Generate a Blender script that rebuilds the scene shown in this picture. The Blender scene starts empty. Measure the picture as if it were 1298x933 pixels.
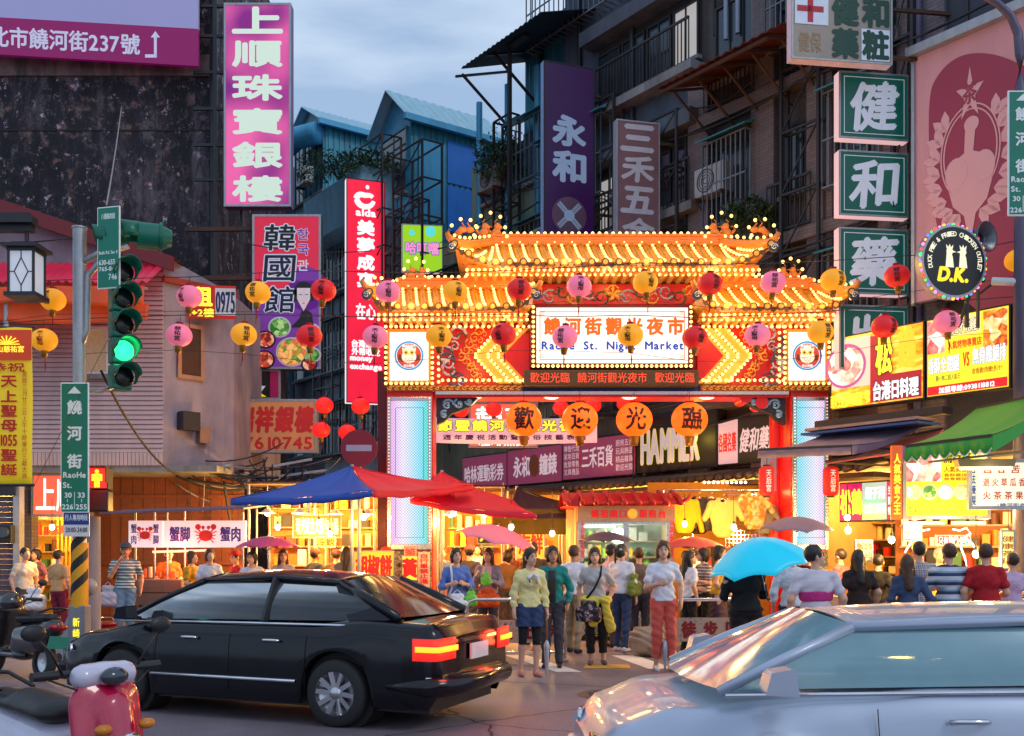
import bpy,math,random
import numpy as np
from mathutils import Matrix,Vector
random.seed(7);rng=np.random.default_rng(7)
S=bpy.context.scene;COL=S.collection
PI=math.pi
# ---------------------------------------------------------------- camera, sky, sun, exposure
CAMH,HZ,F=1.7,692.0,1298.0
cd=bpy.data.cameras.new("camera");cam=bpy.data.objects.new("camera",cd);COL.objects.link(cam)
cam.location=(0,0,CAMH);cam.rotation_euler=(PI/2,0,0)
cd.sensor_width=36;cd.lens=36;cd.shift_y=(HZ-466.5)/F;cd.clip_start=0.1;cd.clip_end=3000
S.camera=cam
S.view_settings.view_transform='Standard';S.view_settings.look='None'
S.view_settings.exposure=0.2;S.view_settings.gamma=1.0
S.cycles.use_denoising=True;S.cycles.max_bounces=6;S.cycles.sample_clamp_indirect=4.0
S.cycles.caustics_reflective=False;S.cycles.caustics_refractive=False
SUN_EL,SUN_AZ=math.radians(38),math.radians(125)
world=bpy.data.worlds.new("World");S.world=world;world.use_nodes=True
wn=world.node_tree;wl=wn.links;bg=wn.nodes['Background'];bg.inputs[1].default_value=0.10
sky=wn.nodes.new('ShaderNodeTexSky');sky.sky_type='NISHITA';sky.sun_disc=False
sky.sun_elevation=SUN_EL;sky.sun_rotation=SUN_AZ;sky.altitude=0;sky.air_density=1.2;sky.dust_density=1.0
tc=wn.nodes.new('ShaderNodeTexCoord');mp=wn.nodes.new('ShaderNodeMapping');mp.inputs['Scale'].default_value=(1.2,1.2,5.5)
wl.new(tc.outputs['Generated'],mp.inputs[0])
nz=wn.nodes.new('ShaderNodeTexNoise');nz.inputs['Scale'].default_value=2.2;nz.inputs['Detail'].default_value=6;nz.inputs['Roughness'].default_value=.5
wl.new(mp.outputs[0],nz.inputs['Vector'])
rp=wn.nodes.new('ShaderNodeValToRGB')
rp.color_ramp.elements[0].position=.40;rp.color_ramp.elements[0].color=(3.4,4.8,7.0,1)
rp.color_ramp.elements[1].position=.60;rp.color_ramp.elements[1].color=(6.3,7.5,9.1,1)
wl.new(nz.outputs['Fac'],rp.inputs[0])
mx=wn.nodes.new('ShaderNodeMixRGB');mx.inputs[0].default_value=.86
wl.new(sky.outputs[0],mx.inputs[1]);wl.new(rp.outputs[0],mx.inputs[2]);wl.new(mx.outputs[0],bg.inputs[0])
sd=bpy.data.lights.new("sun",'SUN');sd.energy=0.5;sd.angle=math.radians(14);sd.color=(1.0,.95,.9)
sun=bpy.data.objects.new("sun",sd);COL.objects.link(sun)
_d=Vector((math.sin(SUN_AZ)*math.cos(SUN_EL),math.cos(SUN_AZ)*math.cos(SUN_EL),math.sin(SUN_EL)))
sun.rotation_euler=_d.to_track_quat('Z','Y').to_euler()

# ---------------------------------------------------------------- helpers
def X(px,Y):return(px-649)*Y/F
def Z(py,Y):return CAMH+(HZ-py)*Y/F
def tag(o,label=None,cat=None,group=None,kind=None):
    if label:o['label']=label
    if cat:o['category']=cat
    if group:o['group']=group
    if kind:o['kind']=kind
    return o
def thing(name,label,cat,loc=(0,0,0),rz=0,group=None):
    o=bpy.data.objects.new(name,None);COL.objects.link(o);o.location=loc;o.rotation_euler=(0,0,rz)
    o.empty_display_size=.1
    return tag(o,label,cat,group)
KIDS={}
def link(o,parent=None):
    COL.objects.link(o)
    if parent is not None:
        o.parent=parent;KIDS.setdefault(parent.name,[]).append(o)
    return o
def clone(o,loc=None,rz=None,label=None,parent=None,group=None,scale=None):
    c=o.copy();COL.objects.link(c)
    if parent is not None:
        c.parent=parent;KIDS.setdefault(parent.name,[]).append(c)
    if loc is not None:c.location=loc
    if rz is not None:c.rotation_euler[2]=rz
    if label:c['label']=label
    if group:c['group']=group
    if scale:c.scale=(scale,)*3
    for k in list(KIDS.get(o.name,[])):clone(k,parent=c)
    return c
def light(name,loc,energy,color,r=.08,parent=None,kind='POINT',size=1.0):
    l=bpy.data.lights.new(name,kind);l.energy=energy;l.color=color
    if kind=='POINT':l.shadow_soft_size=r
    o=bpy.data.objects.new(name,l);o.location=loc;COL.objects.link(o)
    if parent is not None:o.parent=parent
    return o
WARM=(1.0,.52,.16)

class MB:
    def __init__(s):s.v=[];s.f=[];s.mi=[];s.sm=[]
    def add(s,vs,fs,mi=0,sm=False):
        b=len(s.v);s.v.extend([tuple(map(float,v))for v in vs])
        for f in fs:s.f.append(tuple(i+b for i in f));s.mi.append(mi);s.sm.append(sm)
        return s
    def box2(s,x0,x1,y0,y1,z0,z1,mi=0):
        return s.add([(x0,y0,z0),(x1,y0,z0),(x1,y1,z0),(x0,y1,z0),(x0,y0,z1),(x1,y0,z1),(x1,y1,z1),(x0,y1,z1)],
[(0,3,2,1),(4,5,6,7),(0,1,5,4),(1,2,6,5),(2,3,7,6),(3,0,4,7)],mi)
    def box(s,c,sz,rot=None,mi=0):
        hx,hy,hz=sz[0]/2,sz[1]/2,sz[2]/2
        vs=[Vector(p)for p in((-hx,-hy,-hz),(hx,-hy,-hz),(hx,hy,-hz),(-hx,hy,-hz),(-hx,-hy,hz),(hx,-hy,hz),(hx,hy,hz),(-hx,hy,hz))]
        if rot is not None:
            if isinstance(rot,(int,float)):rot=Matrix.Rotation(rot,3,'Z')
            vs=[rot@v for v in vs]
        c=Vector(c)
        return s.add([v+c for v in vs],[(0,3,2,1),(4,5,6,7),(0,1,5,4),(1,2,6,5),(2,3,7,6),(3,0,4,7)],mi)
    def beam(s,a,b,w,h=None,mi=0):
        a,b=Vector(a),Vector(b);d=b-a;L=d.length
        if L<1e-6:return s
        q=d.to_track_quat('X','Z').to_matrix()
        return s.box((a+b)/2,(L,w,h or w),q,mi)
    def cyl(s,a,b,r0,r1=None,n=12,mi=0,sm=True,caps=True):
        if r1 is None:r1=r0
        a,b=Vector(a),Vector(b);q=(b-a).to_track_quat('Z','X').to_matrix()
        vs=[]
        for p,r in((a,r0),(b,r1)):
            for i in range(n):
                t=2*PI*i/n;vs.append(p+q@Vector((r*math.cos(t),r*math.sin(t),0)))
        s.add(vs,[(i,(i+1)%n,n+(i+1)%n,n+i)for i in range(n)],mi,sm)
        if caps:s.add(vs,[tuple(range(n))[::-1],tuple(range(n,2*n))],mi)
        return s
    def tube(s,pts,r,n=6,mi=0,sm=True):
        pts=[Vector(p)for p in pts];rs=r if isinstance(r,(list,tuple))else[r]*len(pts)
        vs=[]
        for i,p in enumerate(pts):
            d=(pts[min(i+1,len(pts)-1)]-pts[max(i-1,0)])
            q=d.to_track_quat('Z','X').to_matrix()
            for k in range(n):
                t=2*PI*k/n;vs.append(p+q@Vector((rs[i]*math.cos(t),rs[i]*math.sin(t),0)))
        fs=[]
        for i in range(len(pts)-1):
            for k in range(n):fs.append((i*n+k,i*n+(k+1)%n,(i+1)*n+(k+1)%n,(i+1)*n+k))
        fs.append(tuple(range(n))[::-1]);fs.append(tuple(range((len(pts)-1)*n,len(pts)*n)))
        return s.add(vs,fs,mi,sm)
    def ball(s,c,r,nu=12,nv=8,mi=0,sm=True):
        if isinstance(r,(int,float)):r=(r,r,r)
        vs=[(c[0],c[1],c[2]-r[2])]
        for j in range(1,nv):
            ph=-PI/2+PI*j/nv
            for i in range(nu):
                t=2*PI*i/nu
                vs.append((c[0]+r[0]*math.cos(ph)*math.cos(t),c[1]+r[1]*math.cos(ph)*math.sin(t),c[2]+r[2]*math.sin(ph)))
        vs.append((c[0],c[1],c[2]+r[2]));T=len(vs)-1
        fs=[(0,1+(i+1)%nu,1+i)for i in range(nu)]
        for j in range(nv-2):
            for i in range(nu):
                a=1+j*nu;b=a+nu
                fs.append((a+i,a+(i+1)%nu,b+(i+1)%nu,b+i))
        a=1+(nv-2)*nu
        fs+=[(a+i,a+(i+1)%nu,T)for i in range(nu)]
        return s.add(vs,fs,mi,sm)
    def lathe(s,prof,c=(0,0,0),n=16,mi=0,sm=True,axis='Z',rmod=None):
        vs=[]
        for r,z in prof:
            for i in range(n):
                t=2*PI*i/n;rr=r*(rmod(i)if rmod else 1)
                p=(rr*math.cos(t),rr*math.sin(t),z)
                if axis=='X':p=(p[2],p[0],p[1])
                if axis=='Y':p=(p[0],p[2],p[1])
                vs.append((p[0]+c[0],p[1]+c[1],p[2]+c[2]))
        fs=[]
        for j in range(len(prof)-1):
            for i in range(n):fs.append((j*n+i,j*n+(i+1)%n,(j+1)*n+(i+1)%n,(j+1)*n+i))
        return s.add(vs,fs,mi,sm)
    def prism(s,poly,y0,y1,mi=0,mi_side=None):   # poly in (x,z), extruded along y
        n=len(poly)
        vs=[(x,y0,z)for x,z in poly]+[(x,y1,z)for x,z in poly]
        s.add(vs,[tuple(range(n)),tuple(range(n,2*n))[::-1]],mi)
        return s.add(vs,[(i,i+n,(i+1)%n+n,(i+1)%n)for i in range(n)],mi if mi_side is None else mi_side)
    def disc(s,c,r,y0,y1,n=32,mi=0,rx=None):
        rx=rx or r
        return s.prism([(c[0]+rx*math.cos(2*PI*i/n),c[1]+r*math.sin(2*PI*i/n))for i in range(n)],y0,y1,mi)
    def ring(s,c,r0,r1,y0,y1,n=40,mi=0,a0=0,a1=2*PI):
        for i in range(n):
            t0=a0+(a1-a0)*i/n;t1=a0+(a1-a0)*(i+1)/n
            P=lambda r,t:(c[0]+r*math.cos(t),c[1]+r*math.sin(t))
            s.prism([P(r0,t0),P(r1,t0),P(r1,t1),P(r0,t1)],y0,y1,mi)
        return s
    def grid(s,fn,nu,nv,mi=0,sm=True,thick=None):
        vs=[fn(i/nu,j/nv)for j in range(nv+1)for i in range(nu+1)]
        fs=[(j*(nu+1)+i,j*(nu+1)+i+1,(j+1)*(nu+1)+i+1,(j+1)*(nu+1)+i)for j in range(nv)for i in range(nu)]
        return s.add(vs,fs,mi,sm)
    def mesh(s,name,mats):
        me=bpy.data.meshes.new(name);me.from_pydata(s.v,[],s.f)
        for m in(mats if isinstance(mats,(list,tuple))else[mats]):me.materials.append(m)
        me.polygons.foreach_set('material_index',s.mi);me.polygons.foreach_set('use_smooth',s.sm)
        me.update();return me
    def obj(s,name,mats,parent=None,bevel=0,stuff=False,loc=None,solid=0,subsurf=0):
        o=bpy.data.objects.new(name,s.mesh(name,mats));link(o,parent)
        if loc is not None:o.location=loc
        if solid:
            md=o.modifiers.new('solid','SOLIDIFY');md.thickness=solid;md.offset=0
        if subsurf:
            md=o.modifiers.new('sub','SUBSURF');md.levels=subsurf;md.render_levels=subsurf
        if bevel:
            md=o.modifiers.new('bevel','BEVEL');md.width=bevel;md.segments=2;md.limit_method='ANGLE';md.angle_limit=math.radians(40)
        if stuff:o['kind']='stuff'
        return o

# ---------------------------------------------------------------- materials
MATS={}
def lin(c):   # sRGB 0..255 triple -> linear
    return tuple(((v/255)/12.92 if v/255<=.04045 else(((v/255)+.055)/1.055)**2.4)for v in c)
def _new(name):
    m=bpy.data.materials.new(name);m.use_nodes=True
    nt=m.node_tree;return m,nt,nt.nodes['Principled BSDF']
def mat(name,col=(.5,.5,.5),rough=.6,metal=0.0,es=0.0,ecol=None,var=.18,scale=6.0,bump=.1,dirt=0.0,bscale=None,coat=0,trans=0,alpha=1,stretch=None,sample=True,spec=None):
    if name in MATS:return MATS[name]
    m,nt,b=_new(name);N=nt.nodes;L=nt.links
    tcn=N.new('ShaderNodeTexCoord');src=tcn.outputs['Object']
    if stretch:
        mpn=N.new('ShaderNodeMapping');mpn.inputs['Scale'].default_value=stretch;L.new(src,mpn.inputs[0]);src=mpn.outputs[0]
    n1=N.new('ShaderNodeTexNoise');n1.inputs['Scale'].default_value=scale;n1.inputs['Detail'].default_value=5;L.new(src,n1.inputs['Vector'])
    mixc=N.new('ShaderNodeMixRGB')
    mixc.inputs[1].default_value=(*[max(0,c*(1-var))for c in col[:3]],1);mixc.inputs[2].default_value=(*[min(1,c*(1+var))for c in col[:3]],1)
    L.new(n1.outputs['Fac'],mixc.inputs[0]);out=mixc.outputs[0]
    if dirt:
        n2=N.new('ShaderNodeTexNoise');n2.inputs['Scale'].default_value=scale*.35;n2.inputs['Detail'].default_value=8;n2.inputs['Roughness'].default_value=.7
        mp2=N.new('ShaderNodeMapping');mp2.inputs['Scale'].default_value=(1.6,1.6,.35);L.new(tcn.outputs['Object'],mp2.inputs[0]);L.new(mp2.outputs[0],n2.inputs['Vector'])
        r2=N.new('ShaderNodeValToRGB');r2.color_ramp.elements[0].position=.42;r2.color_ramp.elements[1].position=.68
        L.new(n2.outputs['Fac'],r2.inputs[0])
        md=N.new('ShaderNodeMixRGB');md.blend_type='MIX';ml=N.new('ShaderNodeMath');ml.operation='MULTIPLY';ml.inputs[1].default_value=dirt
        L.new(r2.outputs[0],ml.inputs[0]);L.new(ml.outputs[0],md.inputs[0]);L.new(out,md.inputs[1]);md.inputs[2].default_value=(.035,.03,.028,1);out=md.outputs[0]
    L.new(out,b.inputs['Base Color'])
    rr=N.new('ShaderNodeMapRange');rr.inputs[3].default_value=max(.02,rough-.1);rr.inputs[4].default_value=min(1,rough+.1)
    L.new(n1.outputs['Fac'],rr.inputs[0]);L.new(rr.outputs[0],b.inputs['Roughness'])
    b.inputs['Metallic'].default_value=metal
    if coat:b.inputs['Coat Weight'].default_value=coat;b.inputs['Coat Roughness'].default_value=.04
    if trans:b.inputs['Transmission Weight'].default_value=trans
    if spec is not None:b.inputs['Specular IOR Level'].default_value=spec
    if alpha<1:b.inputs['Alpha'].default_value=alpha
    if bump:
        nb=N.new('ShaderNodeTexNoise');nb.inputs['Scale'].default_value=bscale or scale*5;nb.inputs['Detail'].default_value=4;L.new(src,nb.inputs['Vector'])
        bp=N.new('ShaderNodeBump');bp.inputs['Strength'].default_value=bump;bp.inputs['Distance'].default_value=.02
        L.new(nb.outputs['Fac'],bp.inputs['Height']);L.new(bp.outputs[0],b.inputs['Normal'])
    if es:
        if ecol is None:L.new(out,b.inputs['Emission Color'])
        else:b.inputs['Emission Color'].default_value=(*ecol,1)
        b.inputs['Emission Strength'].default_value=es
        if not sample:m.cycles.emission_sampling='NONE'
    MATS[name]=m;return m
def emat(name,col,es,sample=False,var=.0):
    if name in MATS:return MATS[name]
    m,nt,b=_new(name)
    b.inputs['Base Color'].default_value=(*[c*.5 for c in col],1);b.inputs['Emission Color'].default_value=(*col,1);b.inputs['Emission Strength'].default_value=es
    if not sample:m.cycles.emission_sampling='NONE'
    if var:
        N=nt.nodes;L=nt.links;t=N.new('ShaderNodeTexCoord');n=N.new('ShaderNodeTexNoise');n.inputs['Scale'].default_value=1.6;L.new(t.outputs['Object'],n.inputs['Vector'])
        r=N.new('ShaderNodeMapRange');r.inputs[3].default_value=es*(1-var);r.inputs[4].default_value=es*(1+var);L.new(n.outputs['Fac'],r.inputs[0]);L.new(r.outputs[0],b.inputs['Emission Strength'])
    MATS[name]=m;return m
def rampmat(name,stops,scale=4,detail=8,rough=.8,es=0,kind='noise',stretch=(1,1,1),bump=.3,metal=0,rness=.6,dist=0):
    if name in MATS:return MATS[name]
    m,nt,b=_new(name);N=nt.nodes;L=nt.links
    t=N.new('ShaderNodeTexCoord');mpn=N.new('ShaderNodeMapping');mpn.inputs['Scale'].default_value=stretch;L.new(t.outputs['Object'],mpn.inputs[0])
    if kind=='noise':
        n=N.new('ShaderNodeTexNoise');n.inputs['Scale'].default_value=scale;n.inputs['Detail'].default_value=detail;n.inputs['Roughness'].default_value=rness;n.inputs['Distortion'].default_value=dist;fo=n.outputs['Fac']
        L.new(mpn.outputs[0],n.inputs['Vector'])
    elif kind=='voronoi':
        n=N.new('ShaderNodeTexVoronoi');n.inputs['Scale'].default_value=scale;L.new(mpn.outputs[0],n.inputs['Vector'])
        sp=N.new('ShaderNodeSeparateColor');L.new(n.outputs['Color'],sp.inputs[0]);n2=N.new('ShaderNodeTexNoise');n2.inputs['Scale'].default_value=scale*2;n2.inputs['Detail'].default_value=6
        L.new(mpn.outputs[0],n2.inputs['Vector']);mm=N.new('ShaderNodeMixRGB');mm.inputs[0].default_value=.45;L.new(sp.outputs[0],mm.inputs[1]);L.new(n2.outputs['Fac'],mm.inputs[2]);fo=mm.outputs[0]
    r=N.new('ShaderNodeValToRGB');el=r.color_ramp.elements
    while len(el)<len(stops):el.new(.5)
    for e,(p,c)in zip(el,stops):e.position=p;e.color=(*c,1)
    L.new(fo,r.inputs[0]);L.new(r.outputs[0],b.inputs['Base Color']);b.inputs['Roughness'].default_value=rough;b.inputs['Metallic'].default_value=metal
    if bump:
        bp=N.new('ShaderNodeBump');bp.inputs['Strength'].default_value=bump;bp.inputs['Distance'].default_value=.03;L.new(fo,bp.inputs['Height']);L.new(bp.outputs[0],b.inputs['Normal'])
    if es:
        L.new(r.outputs[0],b.inputs['Emission Color']);b.inputs['Emission Strength'].default_value=es;m.cycles.emission_sampling='NONE'
    MATS[name]=m;return m
def brickmat(name,c1,c2,mortar,bw=.2,bh=.06,rough=.6,axis='XZ',off=.5,msize=.006,dirt=.4):
    if name in MATS:return MATS[name]
    m,nt,b=_new(name);N=nt.nodes;L=nt.links
    t=N.new('ShaderNodeTexCoord');sx=N.new('ShaderNodeSeparateXYZ');cx=N.new('ShaderNodeCombineXYZ');L.new(t.outputs['Object'],sx.inputs[0])
    ad=N.new('ShaderNodeMath');ad.operation='ADD';L.new(sx.outputs[0],ad.inputs[0]);L.new(sx.outputs[1],ad.inputs[1])
    L.new(ad.outputs[0],cx.inputs[0]);L.new(sx.outputs[2],cx.inputs[1])
    br=N.new('ShaderNodeTexBrick');br.offset=off;br.inputs['Scale'].default_value=1;br.inputs['Brick Width'].default_value=bw;br.inputs['Row Height'].default_value=bh;br.inputs['Mortar Size'].default_value=msize
    br.inputs['Color1'].default_value=(*c1,1);br.inputs['Color2'].default_value=(*c2,1);br.inputs['Mortar'].default_value=(*mortar,1);L.new(cx.outputs[0],br.inputs['Vector'])
    n2=N.new('ShaderNodeTexNoise');n2.inputs['Scale'].default_value=.9;n2.inputs['Detail'].default_value=8;n2.inputs['Roughness'].default_value=.7
    mp2=N.new('ShaderNodeMapping');mp2.inputs['Scale'].default_value=(1.5,1.5,.4);L.new(t.outputs['Object'],mp2.inputs[0]);L.new(mp2.outputs[0],n2.inputs['Vector'])
    r2=N.new('ShaderNodeMapRange');r2.inputs[1].default_value=.4;r2.inputs[2].default_value=.7;r2.inputs[4].default_value=dirt;L.new(n2.outputs['Fac'],r2.inputs[0])
    md=N.new('ShaderNodeMixRGB');L.new(r2.outputs[0],md.inputs[0]);L.new(br.outputs['Color'],md.inputs[1]);md.inputs[2].default_value=(.03,.028,.028,1)
    L.new(md.outputs[0],b.inputs['Base Color']);b.inputs['Roughness'].default_value=rough
    bp=N.new('ShaderNodeBump');bp.inputs['Strength'].default_value=.4;bp.inputs['Distance'].default_value=-.01;L.new(br.outputs['Fac'],bp.inputs['Height']);L.new(bp.outputs[0],b.inputs['Normal'])
    MATS[name]=m;return m
def stripemat(name,cols,period,axis=2,plaid=False,rough=.85):   # cols = [(pos,col)...] along one period
    if name in MATS:return MATS[name]
    m,nt,b=_new(name);N=nt.nodes;L=nt.links
    t=N.new('ShaderNodeTexCoord');sx=N.new('ShaderNodeSeparateXYZ');L.new(t.outputs['Object'],sx.inputs[0])
    def stripes(ax,cc):
        mm=N.new('ShaderNodeMath');mm.operation='MULTIPLY';mm.inputs[1].default_value=1/period;L.new(sx.outputs[ax],mm.inputs[0])
        fr=N.new('ShaderNodeMath');fr.operation='FRACT';L.new(mm.outputs[0],fr.inputs[0])
        r=N.new('ShaderNodeValToRGB');r.color_ramp.interpolation='CONSTANT';el=r.color_ramp.elements
        while len(el)<len(cc):el.new(.5)
        for e,(p,c)in zip(el,cc):e.position=p;e.color=(*c,1)
        L.new(fr.outputs[0],r.inputs[0]);return r.outputs[0]
    o=stripes(axis,cols)
    if plaid:
        o2=stripes(0,cols);mx2=N.new('ShaderNodeMixRGB');mx2.inputs[0].default_value=.5;L.new(o,mx2.inputs[1]);L.new(o2,mx2.inputs[2]);o=mx2.outputs[0]
    L.new(o,b.inputs['Base Color']);b.inputs['Roughness'].default_value=rough
    MATS[name]=m;return m

WHITE=emat('lit white letter',(.95,.95,1),.9)
m_steel=mat('dark painted steel',(.035,.035,.042),.5,.3,dirt=.3)
m_rust=mat('rusty steel',(.10,.05,.035),.8,.2,var=.4,dirt=.5)
m_galv=mat('galvanised steel',(.42,.44,.47),.45,.6,scale=14,dirt=.25)
m_stain=mat('brushed stainless steel',(.62,.6,.57),.28,.9,scale=20,bump=.03)
m_black=mat('black plastic',(.015,.015,.017),.45)
m_cable=mat('black cable',(.02,.02,.02),.6)
m_conc=mat('stained concrete',(.26,.26,.27),.85,scale=3,dirt=.65,bump=.3)
m_dark=mat('dark interior',(.03,.026,.025),.9)
m_red=mat('glossy red paint',lin((190,20,28)),.4,dirt=.12)
m_gold=mat('gold paint',lin((214,148,44)),.4,.2,scale=20)
m_chrome=mat('chrome',(.75,.75,.78),.12,1,bump=0)
m_glass=mat('dark window glass',(.03,.045,.06),.08,0,var=.3,bump=.02,spec=.8)
m_white=mat('white enamel',(.78,.78,.8),.4,dirt=.08)
m_bulb=emat('glowing warm bulb',(1,.56,.15),3.0)
m_bulb_w=emat('glowing white bulb',(1,.93,.8),4.0)

# ---------------------------------------------------------------- lettering
GL={}
def glyph(ch):
    if ch in GL:return GL[ch]
    cu=bpy.data.curves.new('g','FONT');cu.body=ch;cu.size=1;cu.resolution_u=3
    o=bpy.data.objects.new('g',cu);me=o.to_mesh()
    v=np.array([p.co[:2]for p in me.vertices])if len(me.vertices)else np.zeros((0,2))
    f=[tuple(p.vertices)for p in me.polygons]
    o.to_mesh_clear();bpy.data.objects.remove(o);bpy.data.curves.remove(cu)
    GL[ch]=(v,f);return GL[ch]
def layout(s,vertical=False,gap=.0):
    V=[];Fs=[];x=0;y=0;b=0
    for ch in s:
        if ch=='\n':x=0;y-=1.15;continue
        v,f=glyph(ch)
        cjk=ord(ch)>0x2e80
        if len(v)==0:x+=.35;y-=(.35 if vertical else 0);continue
        if vertical:
            w=v[:,0].max()+v[:,0].min();q=v+np.array([-w/2,y]);y-=(1.0 if cjk else .95)+gap
        else:
            q=v+np.array([x,y]);x+=(1.0 if cjk else(v[:,0].max()+.07))+gap
        V.append(q);Fs+=[tuple(i+b for i in ff)for ff in f];b+=len(v)
    return(np.vstack(V)if V else np.zeros((0,2))),Fs
def lettering(parent,s,cx,cz,w,h,m,y=-.004,vertical=False,bold=.02,gap=0,outline=None,ow=.06,name='lettering',keep=False,wrap=None,slant=0,shear=None,depth=0,rot=None):
    V,Fs=layout(s,vertical,gap)
    if len(V)==0:return
    lo,hi=V.min(0),V.max(0);sz=np.maximum(hi-lo,1e-3)
    sx,sz_=w/sz[0],h/sz[1]
    if keep:sx=sz_=min(sx,sz_)
    P=(V-(lo+hi)/2)*np.array([sx,sz_])
    if slant:P[:,0]+=P[:,1]*slant
    if shear:P[:,1]+=P[:,0]*shear
    if rot:c_,s_=math.cos(rot),math.sin(rot);P=P@np.array([[c_,s_],[-s_,c_]])
    mb=MB();em=min(sx,sz_)
    def layer(b,y0,mi):
        offs=[(0,0)]if b<=0 else[(0,0)]+[(b*math.cos(t),b*math.sin(t))for t in np.arange(0,2*PI-.01,PI/4 if b>.04 else PI/2)]
        for k,(dx,dz)in enumerate(offs):
            yy=y0-k*.0002
            vs=[]
            for x_,z_ in P:
                xx,zz=x_+cx+dx*em,z_+cz+dz*em
                if wrap:yv=wrap(xx,zz)+yy
                else:yv=yy
                vs.append((xx,yv,zz))
            mb.add(vs,Fs,mi)
    if outline:layer(bold+ow,y,1);layer(bold,y-.004,0)
    else:layer(bold,y,0)
    if depth:
        nb=len(mb.v)
    return mb.obj(name,[m,outline]if outline else[m],parent)
# ---------------------------------------------------------------- ground
def asphalt():
    m,nt,b=_new('asphalt');N=nt.nodes;L=nt.links
    t=N.new('ShaderNodeTexCoord');n1=N.new('ShaderNodeTexNoise');n1.inputs['Scale'].default_value=60;n1.inputs['Detail'].default_value=8;L.new(t.outputs['Object'],n1.inputs['Vector'])
    n2=N.new('ShaderNodeTexNoise');n2.inputs['Scale'].default_value=.35;n2.inputs['Detail'].default_value=6;n2.inputs['Roughness'].default_value=.65;L.new(t.outputs['Object'],n2.inputs['Vector'])
    r1=N.new('ShaderNodeValToRGB');r1.color_ramp.elements[0].color=(.12,.10,.118,1);r1.color_ramp.elements[1].color=(.31,.26,.295,1);r1.color_ramp.elements[0].position=.3;r1.color_ramp.elements[1].position=.75;L.new(n1.outputs['Fac'],r1.inputs[0])
    r2=N.new('ShaderNodeValToRGB');r2.color_ramp.elements[0].color=(.6,.6,.62,1);r2.color_ramp.elements[1].color=(1.3,1.25,1.3,1);r2.color_ramp.elements[0].position=.35;r2.color_ramp.elements[1].position=.7;L.new(n2.outputs['Fac'],r2.inputs[0])
    mm=N.new('ShaderNodeMixRGB');mm.blend_type='MULTIPLY';mm.inputs[0].default_value=1;L.new(r1.outputs[0],mm.inputs[1]);L.new(r2.outputs[0],mm.inputs[2])
    v=N.new('ShaderNodeTexVoronoi');v.feature='DISTANCE_TO_EDGE';v.inputs['Scale'].default_value=.35;nw=N.new('ShaderNodeMixRGB');nw.inputs[0].default_value=.12;L.new(t.outputs['Object'],nw.inputs[1]);n3=N.new('ShaderNodeTexNoise');n3.inputs['Scale'].default_value=3;L.new(t.outputs['Object'],n3.inputs['Vector']);L.new(n3.outputs['Color'],nw.inputs[2]);L.new(nw.outputs[0],v.inputs['Vector'])
    cr=N.new('ShaderNodeMath');cr.operation='LESS_THAN';cr.inputs[1].default_value=.004;L.new(v.outputs['Distance'],cr.inputs[0])
    m2=N.new('ShaderNodeMixRGB');L.new(cr.outputs[0],m2.inputs[0]);L.new(mm.outputs[0],m2.inputs[1]);m2.inputs[2].default_value=(.03,.03,.03,1)
    L.new(m2.outputs[0],b.inputs['Base Color'])
    rr=N.new('ShaderNodeMapRange');rr.inputs[3].default_value=.42;rr.inputs[4].default_value=.75;L.new(n2.outputs['Fac'],rr.inputs[0]);L.new(rr.outputs[0],b.inputs['Roughness'])
    bp=N.new('ShaderNodeBump');bp.inputs['Strength'].default_value=.5;bp.inputs['Distance'].default_value=.008;L.new(n1.outputs['Fac'],bp.inputs['Height']);L.new(bp.outputs[0],b.inputs['Normal'])
    return m
m_asph=asphalt()
g=MB().add([(-300,-60,0),(300,-60,0),(300,500,0),(-300,500,0)],[(0,1,2,3)]).obj('road',m_asph);g['kind']='structure'
m_mark=mat('worn white road paint',(.78,.76,.74),.6,var=.15,scale=25,dirt=.2)
m_ymark=mat('worn yellow road paint',(.6,.38,.05),.7,var=.3,scale=25,dirt=.3)
def strip(name,pts,m,z=.004):
    o=MB().add([(x,y,z)for x,y in pts],[(0,1,2,3)]).obj(name,m);o['kind']='structure';return o
def GXY(px,py):
    Y=CAMH*F/(py-HZ);return X(px,Y),Y
for q in([(640,831),(668,831),(738,852),(705,852)],[(775,831),(806,831),(856,848),(822,848)],[(868,832),(896,831),(950,848),(915,848)],
[(962,834),(990,834),(1050,848),(1016,848)],[(500,831),(532,831),(590,852),(556,852)]):
    strip('crosswalk_stripe',[GXY(*p)for p in q],m_mark)
strip('yellow_road_mark',[GXY(*p)for p in((742,842.5),(797,842.5),(800,847.5),(740,847.5))],m_ymark)
# left pavement with kerb and paving slabs
m_pave=mat('grey paving',(.22,.2,.2),.7,scale=4,dirt=.4)
mb=MB();mb.box2(-15,-3.2,19.0,40,0,.12)
o=mb.obj('pavement',m_pave,bevel=.01);o['kind']='structure'
mx_,my_=GXY(768,881)
mc=MB();mc.lathe([(0,.012),(.36,.012),(.38,.009),(.42,.009),(.425,.004),(.43,0)],(mx_+.1,my_,0),40)
for i in range(7):
    for j in range(7):
        x_,y_=(i-3)*.09,(j-3)*.09
        if x_*x_+y_*y_<.1:mc.box((mx_+.1+x_,my_+y_,.014),(.04,.04,.006),.78)
tag(mc.obj('manhole_cover',mat('cast iron',(.12,.10,.10),.5,.6,scale=30)),'round cast iron manhole cover in the road in front of the crosswalk','manhole cover')

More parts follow.
